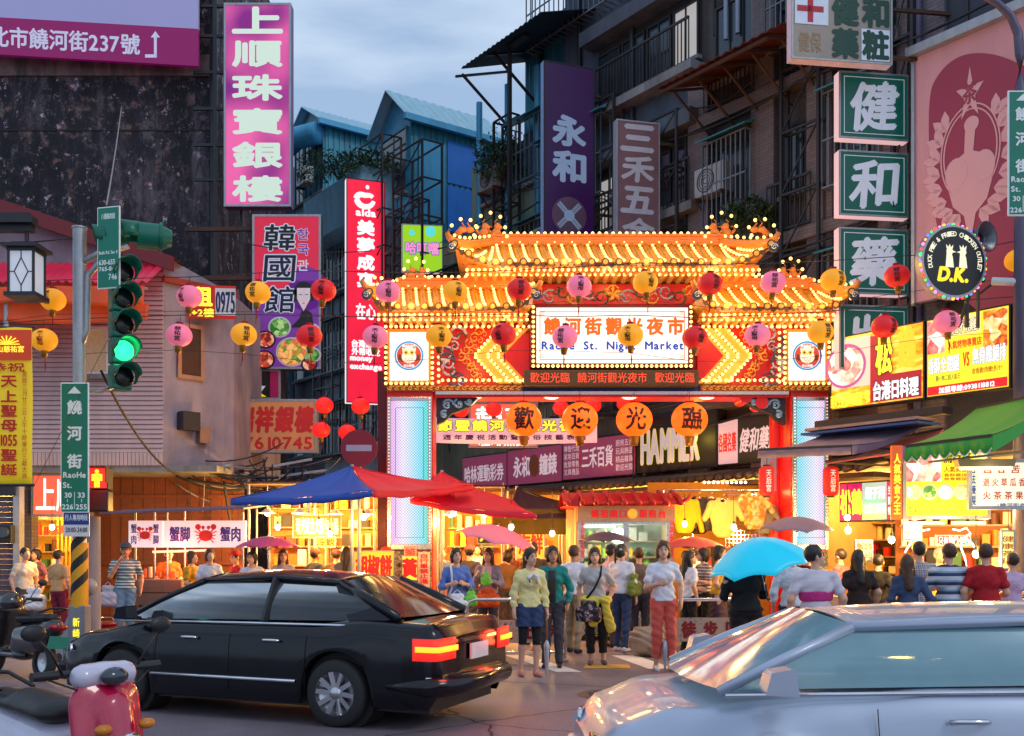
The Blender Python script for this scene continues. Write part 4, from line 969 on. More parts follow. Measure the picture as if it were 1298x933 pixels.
q=MB();q.cyl((0,-.2,-.04),(0,.2,.04),.06,n=14);q.obj('housing',m_white,cm);q=MB();q.cyl((0,-.215,-.043),(0,-.2,-.04),.045,n=14);q.obj('lens',m_black,cm);q=MB();q.beam((0,.15,.03),(.1,.4,-.1),.03);q.obj('bracket',m_steel,cm)
# pink tea billboard
s0=ws(1163,.5)[0];s1=ws(1420,.5)[0];sc=(s0+s1)/2;wB=s1-s0
t=wthing('billboard','large pale pink billboard with a wreath emblem and a tea star at the right','billboard',sc,.5,5.95)
HB=4.3
MB().box2(-wB/2,wB/2,-.06,.06,0,HB).obj('board',mat('pale pink vinyl',lin((196,136,146)),.6,scale=1.5,var=.12,dirt=.2,stretch=(3,3,.3),es=.07,ecol=(1,.55,.55)),t)
m_rose=mat('rose print',lin((136,40,72)),.6,scale=1.5,var=.1,es=.05,ecol=(1,.2,.3));m_pk=mat('pink print',lin((204,150,158)),.6,var=.06,es=.08,ecol=(1,.6,.6))
def bx(px):return ws(px,.56)[0]-sc
def bz(px,py):return wz(px,py,.56)-5.95
pts=[(bx(1176),bz(1176,122)),(bx(1190),bz(1190,92)),(bx(1215),bz(1215,70)),(bx(1250),bz(1250,66)),(bx(1290),bz(1290,78)),(bx(1360),bz(1360,120)),(bx(1350),bz(1350,330)),(bx(1300),bz(1300,390)),(bx(1236),bz(1236,402)),(bx(1200),bz(1200,340)),(bx(1180),bz(1180,250))]
for _ in range(3):pts=[(a[0]*(1-f_)+b[0]*f_,a[1]*(1-f_)+b[1]*f_)for a,b in zip(pts,pts[1:]+pts[:1])for f_ in(.25,.75)]
e=MB();e.prism([p for p in pts][::-1],-.068,-.06);e.obj('shield_print',m_rose,t)
em=MB();ecx,ecz=bx(1230),bz(1230,200);rx_,rz_=.52,1.05;y_=-.074
for r_ in(1.0,.9):
    for i in range(40):
        a0,a1=PI*2*i/40,PI*2*(i+1)/40
        if math.sin(a0)<-.75:continue
        em.beam((ecx+rx_*r_*math.cos(a0),y_,ecz+.1+rz_*.75*r_*math.sin(a0)),(ecx+rx_*r_*math.cos(a1),y_,ecz+.1+rz_*.75*r_*math.sin(a1)),.01,.022)
def leaf(cx,cz,a,l,w):
    c_,s_=math.cos(a),math.sin(a);P=[(0,0),(.3,.5),(.65,.5),(1,0),(.65,-.5),(.3,-.5)]
    em.prism([(cx+c_*u*l-s_*v*w,cz+s_*u*l+c_*v*w)for u,v in P],y_-.004,y_)
for sg_ in(-1,1):
    for k in range(8):
        a=-1.25+k*.27;X_=ecx+sg_*(rx_*1.05)*math.cos(a);Z_=ecz+rz_*.9*math.sin(a)
        aa=a+.9 if sg_>0 else PI-a-.9
        leaf(X_,Z_,aa,.36,.15);leaf(X_,Z_,aa+.85*sg_-1.6*sg_,.33,.14)
z8=bz(1230,120);st_=[(ecx+(.34 if i%2==0 else .13)*math.cos(PI/2+i*PI/5)*.75,z8+(.46 if i%2==0 else .17)*math.sin(PI/2+i*PI/5))for i in range(10)]
em.prism(st_[::-1],y_-.006,y_)
em.prism([(ecx-.08,ecz+.5),(ecx+.1,ecz+.5),(ecx+.06,ecz+.1),(ecx+.3,ecz-.02),(ecx+.42,ecz-.35),(ecx+.3,ecz-.75),(ecx+.1,ecz-.95),(ecx,ecz-1.5),(ecx-.1,ecz-.95),(ecx-.3,ecz-.75),(ecx-.42,ecz-.3),(ecx-.3,ecz),(ecx-.1,ecz+.1)][::-1],y_-.005,y_)
em.disc((ecx+.03,ecz+.55),.13,y_-.008,y_,16);em.disc((ecx+.24,ecz-.2),.26,y_-.009,y_-.002,20,rx=.2);em.disc((ecx-.24,ecz-.2),.26,y_-.01,y_-.002,20,rx=.2);em.obj('emblem_print',m_pk,t)
lettering(t,'茶',ecx,z8+.02,.24,.34,m_rose,y=y_-.009,bold=.04)
gt=MB();gt.beam((-wB/2-.1,-.12,HB+.05),(wB/2,-.12,HB+.05),.2,.16);gt.obj('gutter',m_galv,t)
gt=MB();gt.box2(-wB/2-.06,-wB/2,-.1,.1,-.05,HB);gt.obj('edge_frame',m_galv,t)
# ---------------------------------------------------------------- food signs on the right
def wsign(px0,px1,z0,z1,off,name,label,face,th=.2,frame=m_steel,e_=.03):
    s0,s1=ws(px0,off)[0],ws(px1,off)[0];sc=(s0+s1)/2;w=s1-s0;h=z1-z0
    t=wthing(name,label,'sign',sc,off,(z0+z1)/2)
    MB().box2(-w/2,w/2,0,th,-h/2,h/2).obj('sign_case',frame,t,bevel=.008)
    MB().box2(-w/2+e_,w/2-e_,-.012,.0,-h/2+e_,h/2-e_).obj('sign_face',face,t)
    return t,w,h,-.018
food1=rampmat('food photo print',[(.2,(.45,.04,.01)),(.36,(.9,.32,.03)),(.5,(1,.78,.35)),(.62,(.95,.5,.12)),(.8,(1,.95,.85))],7,4,es=.8,kind='voronoi',bump=0,rough=.4)
food2=rampmat('pink food photo print',[(.2,(.5,.03,.08)),(.4,(.95,.35,.3)),(.55,(1,.8,.7)),(.75,(1,.95,.95))],5,4,es=.8,kind='voronoi',bump=0,rough=.4)
food3=rampmat('golden glow print',[(.2,(.35,.05,.0)),(.4,(.85,.28,.0)),(.55,(1,.55,.04)),(.75,(1,.85,.3))],2.5,3,es=.85,kind='noise',stretch=(1,1,3),bump=0,rough=.4,dist=1)
m_yface=emat('lit yellow face',(1,.80,.03),.9,var=.22);m_mar=emat('lit maroon face',(.42,.01,.03),.8);m_wface=emat('lit white face',(1,.98,.9),.95,var=.1);m_rface=emat('lit red face 2',(.85,.01,.02),.9);m_blk=mat('black print',(.01,.01,.01),.5);m_pinkface=emat('lit pink face',(1,.62,.5),.85)
Ey=emat('yellow lit letter',(1,.85,.05),1.0);Er=emat('red lit letter',(.75,.01,.01),.8);Ebr=emat('brown lit letter',(.35,.05,.0),.8)
def patch(par,x0,x1,z0,z1,y,m,name='printed_panel'):return MB().box2(x0,x1,y-.003,y,z0,z1).obj(name,m,par)
def pdisc(par,cx,cz,r,y,m,name='printed_plate',rx=None):e=MB();e.disc((cx,cz),r,y-.003,y,28,rx=rx);return e.obj(name,m,par)
t,w,h,y=wsign(1053,1172,4.12,5.42,1.35,'food_sign','orange and maroon lit food sign reading 松鶴 beside the gate',food3)
patch(t,-w/2+.04,-w*.05,-h*.22,h*.44,y-.001,m_pinkface);patch(t,-w*.05,w*.17,-h/2+.05,h*.42,y-.002,m_mar);patch(t,-w*.05,w/2-.04,-h/2+.05,-h*.12,y-.004,m_mar)
pdisc(t,-w*.32,h*.08,h*.3,y-.006,emat('purple ring',(.5,.1,.3),.8),rx=.42);pdisc(t,-w*.32,h*.08,h*.26,y-.01,food2,rx=.37)
lettering(t,'松',w*.1,h*.14,w*.16,h*.48,Ey,y=y-.014,bold=.06,outline=m_blk,ow=.05);lettering(t,'鶴',w*.33,h*.2,w*.17,h*.5,emat('orange lit letter',(1,.55,.03),1),y=y-.014,bold=.06)
lettering(t,'台港日料理',w*.22,-h*.32,w*.46,h*.24,WHITE,y=y-.014,bold=.06,outline=m_blk,ow=.06);lettering(t,'國宴主廚獨特美食第一家',-w*.27,-h*.38,w*.43,h*.17,Ey,y=y-.014,bold=.03)
t,w,h,y=wsign(1174,1281,4.12,5.42,1.35,'food_sign','yellow lit fried chicken sign with a red phone number strip',m_yface)
patch(t,-w/2+.04,-w*.26,h*.05,h*.46,y-.001,food2);patch(t,w*.2,w/2-.04,h*.0,h*.46,y-.001,food1);patch(t,-w/2+.04,w/2-.04,-h/2+.04,-h*.36,y-.002,m_rface)
patch(t,-w*.22,w*.17,h*.22,h*.46,y-.001,emat('lit pale yellow',(1,.9,.25),.95))
lettering(t,'流行雞',0-w*.02,h*.33,w*.34,h*.16,m_cream,y=y-.006,bold=.03,outline=m_blk,ow=.05,slant=.1);lettering(t,'人氣烤物專賣店',-w*.02,h*.12,w*.4,h*.1,Er,y=y-.006,bold=.03)
lettering(t,'香酥全翅腿',-w*.27,-h*.1,w*.38,h*.2,WHITE,y=y-.006,bold=.03,outline=emat('grey blue edge',(.2,.3,.5),.6),ow=.05);lettering(t,'VS',0,-h*.08,w*.07,h*.17,Er,y=y-.006,bold=.05);lettering(t,'無骨雞腿排',w*.27,-h*.06,w*.38,h*.2,WHITE,y=y-.006,bold=.03,outline=MATS['grey blue edge'],ow=.05)
lettering(t,'獨一無二超人氣王',-w*.22,-h*.27,w*.3,h*.07,emat('green print',(.02,.3,.05),.5),y=y-.006);lettering(t,'皮香脆!肉嫩!多汁!',w*.24,-h*.24,w*.34,h*.07,Ebr,y=y-.006);lettering(t,'加盟專線:0938118812',0,-h*.42,w*.66,h*.075,WHITE,y=y-.006,bold=.04)
t,w,h,y=wsign(1283,1400,4.12,5.42,1.35,'food_sign','yellow and green lit food sign cut by the right edge of the photo',m_yface)
patch(t,-w/2+.04,w/2-.04,h*.05,h*.46,y-.001,food2);patch(t,-w/2+.04,w/2-.04,-h/2+.04,-h*.25,y-.001,m_rface);lettering(t,'香',-w*.43,-h*.1,w*.1,h*.2,m_blk,y=y-.006,bold=.04)
m_pur=mat('purple sign face',lin((128,62,96)),.5,scale=2,es=.13,ecol=(.9,.15,.35),dirt=.1);m_let2=mat('pale sign letter',lin((214,200,216)),.5,es=.3,ecol=(1,.85,.95))
t,w,h,y=wsign(586,643,3.36,4.32,.2,'shop_sign','reddish purple shop sign reading 哈林運動 leftmost under the gate',m_pur);lettering(t,'哈林運動彩券',0,-.05,w*.86,h*.5,m_let2,y=y,bold=.03)
t,w,h,y=wsign(643,713,3.36,4.36,.2,'shop_sign','purple shop sign with a brown coin between 永和 and 鐘錶',m_pur);lettering(t,'永和',-w*.22,0,w*.3,h*.55,m_let2,y=y,bold=.04);lettering(t,'鐘錶',w*.26,0,w*.3,h*.55,m_let2,y=y,bold=.04);pdisc(t,w*.01,0,.3,y-.002,mat('bronze coin',lin((150,96,70)),.4),rx=.22)
t,w,h,y=wsign(713,806,3.38,4.4,.2,'shop_sign','purple shop sign with columns of small print around 三禾百貨',m_pur);lettering(t,'三禾百貨',0,.02,w*.42,h*.5,m_let2,y=y,bold=.03)
for sx_,tx in((-1,'專營代理\n家用百貨\n批發零售\n文具禮品'),(1,'廚房五金\n玩具飾品\n精品雜貨\n歡迎光臨')):lettering(t,tx,sx_*w*.36,0,w*.22,h*.74,m_let2,y=y,bold=.0)
t,w,h,y=wsign(807,909,3.4,4.66,.3,'shop_sign','black shop sign with cracked white block letters HAMMER',mat('matte black board',(.02,.018,.022),.6),th=.4)
lettering(t,'HAMMER',-.12,-.05,w*.72,h*.6,mat('riveted white letter',lin((205,200,215)),.5,es=.25,ecol=(1,.9,.9),scale=30,var=.3),y=y-.05,bold=.05,outline=emat('yellow letter glow',(1,.7,.02),.6),ow=.03)
light('sign_glow',(w*.36,-.25,0),6,(1,.75,.1),.1,t)
t,w,h,y=wsign(910,992,3.42,4.4,.25,'shop_sign','black and white pharmacy shop sign left of the red post',mat('black sign board 2',(.03,.03,.035),.5));patch(t,-w/2+.03,-w*.17,-h/2+.03,h/2-.03,y,mat('pale pink board',lin((226,190,204)),.5,es=.3,ecol=(1,.7,.8)));lettering(t,'各國名藥',-w*.335,0,w*.28,h*.42,Er,y=y-.006,bold=.05);lettering(t,'健和藥局',w*.16,0,w*.58,h*.5,m_let2,y=y-.006,bold=.04,slant=.15)
# ---------------------------------------------------------------- shop fronts under the row
m_ceil=mat('shop ceiling',(.25,.18,.12),.8);m_shopwall=mat('warm shop wall',(.6,.45,.25),.8,scale=3,var=.3);m_floor=mat('shop floor tile',(.25,.2,.18),.4)
sA,sB=ws(548)[0],ws(1500)[0];scA=(sA+sB)/2;wA=sB-sA
ar=wthing('shop_arcade','row of open ground floor shops under the signs on the right side of the street','shopfront',scA)
MB().box2(-wA/2,wA/2,3.0,3.2,0,3.3).obj('back_wall',m_shopwall,ar);MB().box2(-wA/2,wA/2,0,3.2,3.2,3.3).obj('ceiling',m_ceil,ar);MB().box2(-wA/2,wA/2,.0,3.0,.0,.12).obj('shop_floor',m_floor,ar,bevel=.01)
for k in range(7):
    x_=-wA/2+k*wA/6;MB().box2(x_-.22,x_+.22,0,.45,.12,3.2).obj('column',m_tilepink,ar)
    if k:MB().box2(x_-.05,x_+.05,.5,3.0,.12,3.2).obj('partition',m_shopwall,ar)
ev=wthing('tiled_eave','dark corrugated eave under the row of purple shop signs','eave',ws(770,.5)[0],.0,3.3)
for i in range(60):
    x_=-8+i*.26;c=MB();c.tube([(x_,0,.0),(x_,-.5,-.08),(x_,-.95,-.2)],.075,7);o=c.obj('eave_tile',mat('dark brown eave tile',(.06,.04,.03),.5,var=.4,scale=4),ev)
MB().box2(-8.1,7.6,-.85,.0,-.36,-.27).obj('eave_board',m_rust,ev)
def goods(par,x0,x1,y,z0,z1,mats_,seed=0,dz=.36,depth=.28,name='merchandise',smin=.08,smax=.24,shelf=True):
    R=random.Random(seed);mb=MB();sh_=MB();z=z0
    while z<z1:
        if shelf:sh_.box2(x0,x1,y-depth,y,z-.03,z)
        x=x0+.03
        while x<x1-smax:
            w_=R.uniform(smin,smax);h_=R.uniform(.35,.85)*dz;k=R.randrange(len(mats_))
            if R.random()<.9:
                if R.random()<.6:mb.box((x+w_/2,y-depth*R.uniform(.5,.75),z+h_/2+.001),(w_*.92,depth*.5,h_),R.uniform(-.15,.15),k)
                else:mb.cyl((x+w_/2,y-depth*.6,z+.001),(x+w_/2,y-depth*.6,z+h_),w_*.4,w_*.36,8,k)
            x+=w_*R.uniform(1,1.25)
        z+=dz
    if shelf and sh_.v:sh_.obj('shelves',mat('shelf board',(.3,.2,.1),.6),par)
    o=mb.obj(name,mats_,par);o['kind']='stuff';return o
GM=[mat('goods '+n_,lin(c_),.6)for n_,c_ in(('orange',(220,120,30)),('cream',(226,200,150)),('red',(190,40,30)),('yellow',(228,180,40)),('brown',(96,52,26)),('green',(60,110,60)),('white',(220,215,200)),('dark',(30,24,24)))]
goods(ar,-wA/2+.1,wA/2-.1,2.99,.4,2.9,GM,3,depth=.5)
for k in range(16):
    x_=-wA/2+(k+.5)*wA/16;f=MB();f.box2(x_-.6,x_+.6,1.2,1.28,3.12,3.18);f.obj('tube_light',emat('warm tube light',(1,.72,.32),3),ar)
    light('shop_light',(x_,1.3,2.7),120,(1,.52,.1),.25,ar)

Rw=random.Random(21);fc=wthing('facade_cables','old cables and conduits strung over the facades above the shop signs','cables',ws(800,.4)[0],.4)
for i in range(46):
    x0=Rw.uniform(-14,7.5);L_=Rw.uniform(1.5,6);z=Rw.choice([4.7,4.9,5.1,7.6,7.9,10.9,11.2])+Rw.uniform(-.15,.15);sg_=Rw.uniform(.05,.35);y_=Rw.uniform(-.25,.2)
    q=MB()
    if i%4==3:q.tube([(x0,y_,z),(x0+.05,y_,z-Rw.uniform(1,3)),(x0+.3,y_,z-3.2)],.018,5)
    else:q.tube([(x0+L_*u/8,y_,z-sg_*4*(u/8)*(1-u/8))for u in range(9)],Rw.choice([.012,.018,.026]),5)
    q.obj('cable',Rw.choice([m_cable,m_cable,m_steel]),fc)
# ---------------------------------------------------------------- left: weathered tall wall with billboard
def weather():
    m,nt,b=_new('weathered wall');N=nt.nodes;L=nt.links
    t=N.new('ShaderNodeTexCoord')
    def noise(sc,det,ro,st=(1,1,1),dist=0):
        mp_=N.new('ShaderNodeMapping');mp_.inputs['Scale'].default_value=st;L.new(t.outputs['Object'],mp_.inputs[0]);n=N.new('ShaderNodeTexNoise');n.inputs['Scale'].default_value=sc;n.inputs['Detail'].default_value=det;n.inputs['Roughness'].default_value=ro;n.inputs['Distortion'].default_value=dist;L.new(mp_.outputs[0],n.inputs['Vector']);return n.outputs['Fac']
    def ramp(f,stops):
        r=N.new('ShaderNodeValToRGB');el=r.color_ramp.elements
        while len(el)<len(stops):el.new(.5)
        for e,(p,c)in zip(el,stops):e.position=p;e.color=(*c,1)
        L.new(f,r.inputs[0]);return r.outputs[0]
    def mix(f,a,c2):
        m_=N.new('ShaderNodeMixRGB');L.new(f,m_.inputs[0]);L.new(a,m_.inputs[1])
        if isinstance(c2,tuple):m_.inputs[2].default_value=(*c2,1)
        else:L.new(c2,m_.inputs[2])
        return m_.outputs[0]
    base=ramp(noise(.7,12,.8,(1,1,.35)),[(.40,(.006,.006,.011)),(.52,(.022,.02,.03)),(.64,(.16,.13,.15))])
    warm=ramp(noise(1.3,8,.7,(1,1,.5)),[(.45,(.12,.11,.12)),(.55,(.22,.12,.11)),(.65,(.2,.16,.13))])
    sx=N.new('ShaderNodeSeparateXYZ');L.new(t.outputs['Object'],sx.inputs[0])
    hi=N.new('ShaderNodeMapRange');hi.inputs[1].default_value=9.0;hi.inputs[2].default_value=15.2;L.new(sx.outputs[2],hi.inputs[0])
    spots=noise(2.6,14,.78,(1,1,.8));ad=N.new('ShaderNodeMath');ad.operation='ADD';L.new(spots,ad.inputs[0])
    hm=N.new('ShaderNodeMath');hm.operation='MULTIPLY';hm.inputs[1].default_value=.07;L.new(hi.outputs[0],hm.inputs[0]);L.new(hm.outputs[0],ad.inputs[1])
    f1=ramp(ad.outputs[0],[(.56,(0,0,0)),(.62,(.8,.8,.8))])
    pal=ramp(noise(4,3,.5),[(.4,(.55,.5,.58)),(.55,(.5,.28,.34)),(.7,(.55,.4,.2))])
    c=mix(f1,base,warm);sp2=ramp(noise(3.4,12,.8,(1,1,.8)),[(.575,(0,0,0)),(.60,(1,1,1))]);c=mix(sp2,c,pal)
    dr=ramp(noise(3.2,6,.6,(1.6,1.6,.06)),[(.5,(0,0,0)),(.72,(.75,.75,.75))]);c=mix(dr,c,(.012,.011,.012))
    L.new(c,b.inputs['Base Color']);b.inputs['Roughness'].default_value=.9
    bp=N.new('ShaderNodeBump');bp.inputs['Strength'].default_value=.6;bp.inputs['Distance'].default_value=.05;L.new(ad.outputs[0],bp.inputs['Height']);L.new(bp.outputs[0],b.inputs['Normal']);return m
TY=26.0
tb=thing('building','tall windowless building with a blackened peeling side wall at the upper left','building',(X(100,TY),TY,0))
xr=X(265,TY)-X(100,TY);xl=-12
MB().box2(xl,xr,0,9,0,19).obj('wall',weather(),tb)
w_=MB();w_.box2(xl,xr+.03,-.06,0,Z(97,TY)-.0,Z(88,TY)+.35);w_.obj('beam_band',mat('peeling tan render',(.22,.15,.13),.9,scale=5,var=.5,dirt=.8),tb)
w_=MB();w_.box2(xl,xr,-.02,0,Z(166,TY),Z(164.5,TY));w_.obj('wall_crack',m_dark,tb)
w_=MB();w_.cyl((xr+.12,.0,3),(xr+.12,.0,19),.1);w_.obj('drainpipe',m_steel,tb)
bbt=thing('billboard','white and magenta banner billboard with a street address and arrow at the top left','billboard',(X(100,TY-.5),TY-.5,0))
x0,x1=X(-60,TY-.5)-bbt.location.x,X(252,TY-.5)-bbt.location.x
zb_l,zb_r,zs=Z(66,TY-.5),Z(86,TY-.5),.0
sl=(Z(86,TY-.5)-Z(71,TY-.5))/(X(252,TY)-X(0,TY))
def sk(x,z):return z+(x-x1)*sl
zr0,zr1=Z(85,TY-.5),Z(38,TY-.5)
MB().prism([(x0,sk(x0,zr1)),(x1,zr1),(x1,17.5),(x0,17.5)][::-1],-.05,.05).obj('white_banner',mat('lavender white vinyl',lin((166,164,214)),.5,scale=1,var=.06,es=.08,ecol=(.7,.7,1)),bbt)
MB().prism([(x0,sk(x0,zr0)),(x1,zr0),(x1,zr1),(x0,sk(x0,zr1))][::-1],-.055,.05).obj('magenta_band',mat('magenta vinyl',lin((142,16,92)),.5,scale=1,var=.08,es=.10,ecol=(.6,0,.3)),bbt)
zc=(zr0+zr1)/2
m_lav=mat('pale lavender letter',lin((206,204,232)),.5,es=.18,ecol=(.85,.85,1))
xt0,xt1=X(-22,TY)-bbt.location.x,X(187,TY)-bbt.location.x
lettering(bbt,'台北市饒河街237號',(xt0+xt1)/2,sk((xt0+xt1)/2,zc)-.02,xt1-xt0,.5,m_lav,y=-.062,bold=.025,shear=sl)
ac=MB();ax=X(206,TY)-bbt.location.x;az=sk(ax,zc);ac.box2(ax-.02,ax+.05,-.066,-.062,az-.32,az+.2);ac.box2(ax-.24,ax+.05,-.066,-.062,az-.32,az-.24);ac.prism([(ax-.1,az+.18),(ax+.13,az+.18),(ax+.015,az+.34)],-.066,-.062);ac.obj('arrow_print',m_lav,bbt)
pdot=MB();pdot.disc((X(-8,TY)-bbt.location.x,Z(-12,TY)),.5,-.06,-.052,28);pdot.obj('red_dot_print',m_red,bbt)
lettering(bbt,'珍珠奶茶',X(140,TY)-bbt.location.x,Z(-6,TY),.9,.4,mat('navy print',(.02,.02,.12),.5),y=-.056,bold=.03)
fr=MB()
for py in(8,46,92,138,184,228,290):z=Z(py,TY-.3);fr.beam((xr-.3,-.3,z),(xr+1.1,-.3,z),.07)
fr.beam((xr+.25,-.3,4),(xr+.25,-.3,18),.09);fr.beam((xr+.9,-.3,6),(xr+.9,-.3,18),.07)
fr.obj('sign_bracket',m_steel,tb)
# pink blade sign 上順珠寶銀樓
def panel(px0,px1,py0,py1,Y,name,label,face,side,th=.25,rz=0,frame=m_galv,e=.05):
    cx=X((px0+px1)/2,Y);t=thing(name,label,'sign',(cx,Y,Z((py0+py1)/2,Y)),rz);w=(px1-px0)*Y/F/max(.3,math.cos(rz));h=(py1-py0)*Y/F
    MB().box2(-w/2,w/2,0,th,-h/2,h/2).obj('sign_case',side,t,bevel=.01)
    MB().box2(-w/2+e,w/2-e,-.012,0,-h/2+e,h/2-e).obj('sign_face',face,t)
    f=MB()
    for a in(-w/2,w/2-e):f.box2(a,a+e,-.025,0,-h/2,h/2)
    for a in(-h/2,h/2-e):f.box2(-w/2+e,w/2-e,-.025,0,a,a+e)
    f.obj('sign_frame',frame,t);return t,w,h,-.016
def pinkglow():
    m,nt,b=_new('glowing magenta face');N=nt.nodes;L=nt.links
    t=N.new('ShaderNodeTexCoord');n=N.new('ShaderNodeTexNoise');n.inputs['Scale'].default_value=.7;n.inputs['Detail'].default_value=1;L.new(t.outputs['Object'],n.inputs['Vector'])
    r=N.new('ShaderNodeValToRGB');el=r.color_ramp.elements;el[0].position=.35;el[0].color=(*lin((128,24,122)),1);el[1].position=.65;el[1].color=(*lin((236,96,160)),1);L.new(n.outputs['Fac'],r.inputs[0])
    L.new(r.outputs[0],b.inputs['Base Color']);L.new(r.outputs[0],b.inputs['Emission Color']);b.inputs['Emission Strength'].default_value=.5;return m
t,w,h,y=panel(284,369,4,262,25.2,'blade_sign','tall magenta blade sign of a jewellery shop reading 上順珠寶銀樓',pinkglow(),mat('violet side',lin((120,96,150)),.5),.3)
m_ivory=emat('ivory letter',lin((200,220,205)),.72)
for i,ch in enumerate('上順珠寶銀樓'):lettering(t,ch,.0,h*(.415-i*.1655),w*.72,h*(.118 if i else .12),m_ivory,y=y,bold=.05)
# Korean restaurant sign
t,w,h,y=panel(320,407,272,468,23.5,'restaurant_sign','red and purple Korean restaurant blade sign with dishes at its foot',mat('korean red face',lin((200,28,56)),.5,var=.08,es=.28,ecol=(1,.03,.1)),m_steel,.25)
m_vio=mat('violet print',lin((96,36,130)),.5,es=.2,ecol=(.4,.08,.7))
e=MB();e.box2(-w/2+.05,w/2-.05,y-.004,y,-h/2+.05,h*.07);e.disc((w*.28,h*.02),w*.32,y-.004,y-.001,32,rx=w*.3);e.disc((-w*.42,h*.05),w*.1,y-.004,y-.001,20);e.obj('violet_print',m_vio,t)
e=MB();e.disc((-w*.2,h*.12),w*.29,y-.008,y-.004,32);e.obj('red_print',MATS['korean red face'],t)
for i,ch in enumerate('韓國館'):lettering(t,ch,-w*.1,h*(.35-i*.2),w*.44,h*.165,m_blk if i<1 else mat('navy letter',(.01,.01,.05),.5),y=y-.012,bold=.015,outline=m_letw,ow=.04,slant=.08)
for i,ch in enumerate('한국관'):lettering(t,ch,w*.24,h*(.37-i*.1),w*.16,h*.07,m_vio if i<2 else m_letw,y=y-.012,bold=.02,outline=m_letw if i<2 else None,ow=.04)
lady=MB();hx,hz=w*.25,-h*.02
lady.disc((hx,hz+.1),.2,y-.018,y-.01,20,0,rx=.22);lady.box2(hx-.22,hx+.22,y-.018,y-.01,hz-.15,hz+.1,0);lady.prism([(hx-.15,hz+.15),(hx-.15,hz-.1),(hx,hz-.38),(hx+.15,hz-.1),(hx+.15,hz+.15)],y-.024,y-.018,1)
lady.prism([(hx-.02,hz-.3),(hx+.18,hz-.42),(hx+.24,hz-.75),(hx-.3,hz-.75),(hx-.1,hz-.55)][::-1],y-.02,y-.01,0)
for s_ in(-1,1):lady.box((hx+s_*.07,y-.026,hz+.0),(.08,.004,.012),mi=0)
lady.box((hx,y-.026,hz-.2),(.05,.004,.02),mi=2);lady.obj('lady_print',[m_blk,mat('ivory face print',lin((226,210,214)),.6,es=.2),m_rdl],t)
fm=[rampmat('stir fry print',[(.3,(.08,.2,.02)),(.45,(.25,.4,.05)),(.55,(.6,.08,.02)),(.7,(.9,.5,.15))],9,3,es=.5,kind='voronoi',bump=0),rampmat('greens print',[(.3,(.02,.15,.02)),(.6,(.15,.4,.08)),(.8,(.5,.7,.3))],9,3,es=.45,kind='voronoi',bump=0),rampmat('stew print',[(.3,(.2,.01,.01)),(.5,(.6,.08,.03)),(.8,(.9,.6,.4))],9,3,es=.5,kind='voronoi',bump=0)]
for cx_,cz_,r_,k in((-.1,-.23,.2,1),(-.3,-.31,.17,2),(.08,-.39,.3,0),(.36,-.26,.16,0),(-.32,-.44,.18,2),(.38,-.41,.14,1),(.33,-.47,.13,2)):
    pdisc(t,cx_*w,cz_*h,r_+.04,y-.012-abs(cx_)*.004,m_white,'printed_plate',rx=(r_+.04)*1.1)if k!=2 else pdisc(t,cx_*w,cz_*h,r_+.04,y-.012-abs(cx_)*.004,m_blk,rx=(r_+.04)*1.1)
    pdisc(t,cx_*w,cz_*h,r_,y-.018-abs(cx_)*.004,fm[k],'printed_dish',rx=r_*1.1)
b_=MB()
for k in(.42,.1,-.3):b_.beam((-w/2-1.6,.2,h*k),(-w/2,.15,h*k),.09)
b_.beam((-w/2-.05,.3,-h/2-.4),(-w/2-.05,.3,h/2),.1);b_.obj('sign_arm',m_rust,t)
# black sign with pink edge, gold shop sign
t,w,h,y=panel(296,356,468,507,23.6,'bar_sign','small black sign with a magenta band just above the gold shop sign',mat('black gloss board',(.015,.015,.02),.3),m_steel);patch(t,w*.28,w*.48,-h/2+.05,h/2-.05,y,mat('magenta strip',lin((150,14,80)),.5,es=.2),'magenta_strip')
e=MB();e.prism([(-w*.28,-h*.22),(w*.1,-h*.22),(w*.18,-h*.05),(-w*.32,-h*.02)],y-.004,y);e.obj('white_streak_print',m_letw,t);e=MB();e.prism([(-w*.4,-h*.4),(w*.2,-h*.4),(w*.1,-h*.3),(-w*.3,-h*.3)],y-.004,y);e.obj('yellow_print',emat('yellow print',(.8,.65,.02),.6),t)
t,w,h,y=panel(290,402,506,574,22.6,'shop_sign','faded orange gold shop sign with red characters and the number 7610745',mat('faded orange board',lin((212,146,100)),.6,scale=2,var=.12,dirt=.25,es=.06,ecol=(1,.5,.2)),m_galv)
m_rb=mat('red brush letter',lin((200,40,40)),.5,es=.05);lettering(t,'瑞祥銀樓',w*.02,h*.12,w*.86,h*.46,m_rb,y=y,bold=.07,gap=.1,slant=.1);lettering(t,'27610745',0,-h*.32,w*.88,h*.22,m_rb,y=y,bold=.03)
# ---------------------------------------------------------------- left house
HY=20.0
m_clad=mat('pinkish white cladding board',lin((206,178,178)),.6,scale=3,var=.1,dirt=.2);m_render=mat('grey lavender render',lin((160,148,162)),.9,scale=2.5,var=.2,dirt=.45,bump=.3)
m_barge=mat('maroon barge board',lin((120,24,34)),.5,dirt=.2)
hs=thing('house','two storey house with pinkish horizontal cladding and a maroon gable edge on the left','building',(X(100,HY),HY,0))
ox=hs.location.x
def hx_(px,Y=HY):return X(px,Y)-ox
zb,zt=Z(590,HY),Z(262,HY)
xL,xR=hx_(-90),hx_(207)
n=46;cm_=MB();wz0=zb;dz=(Z(385,HY)-zb)/34
m_=MB();m_.prism([(xL,zb),(xR,zb),(xR,Z(372,HY)),(xR,Z(330,HY)),(hx_(0),Z(262,HY)),(xL,Z(240,HY))],.02,5.5);m_.obj('wall',m_render,hs)
def wallgap(x0,x1,z):return None
WINP=(hx_(108),hx_(136),Z(472,HY),Z(418,HY))
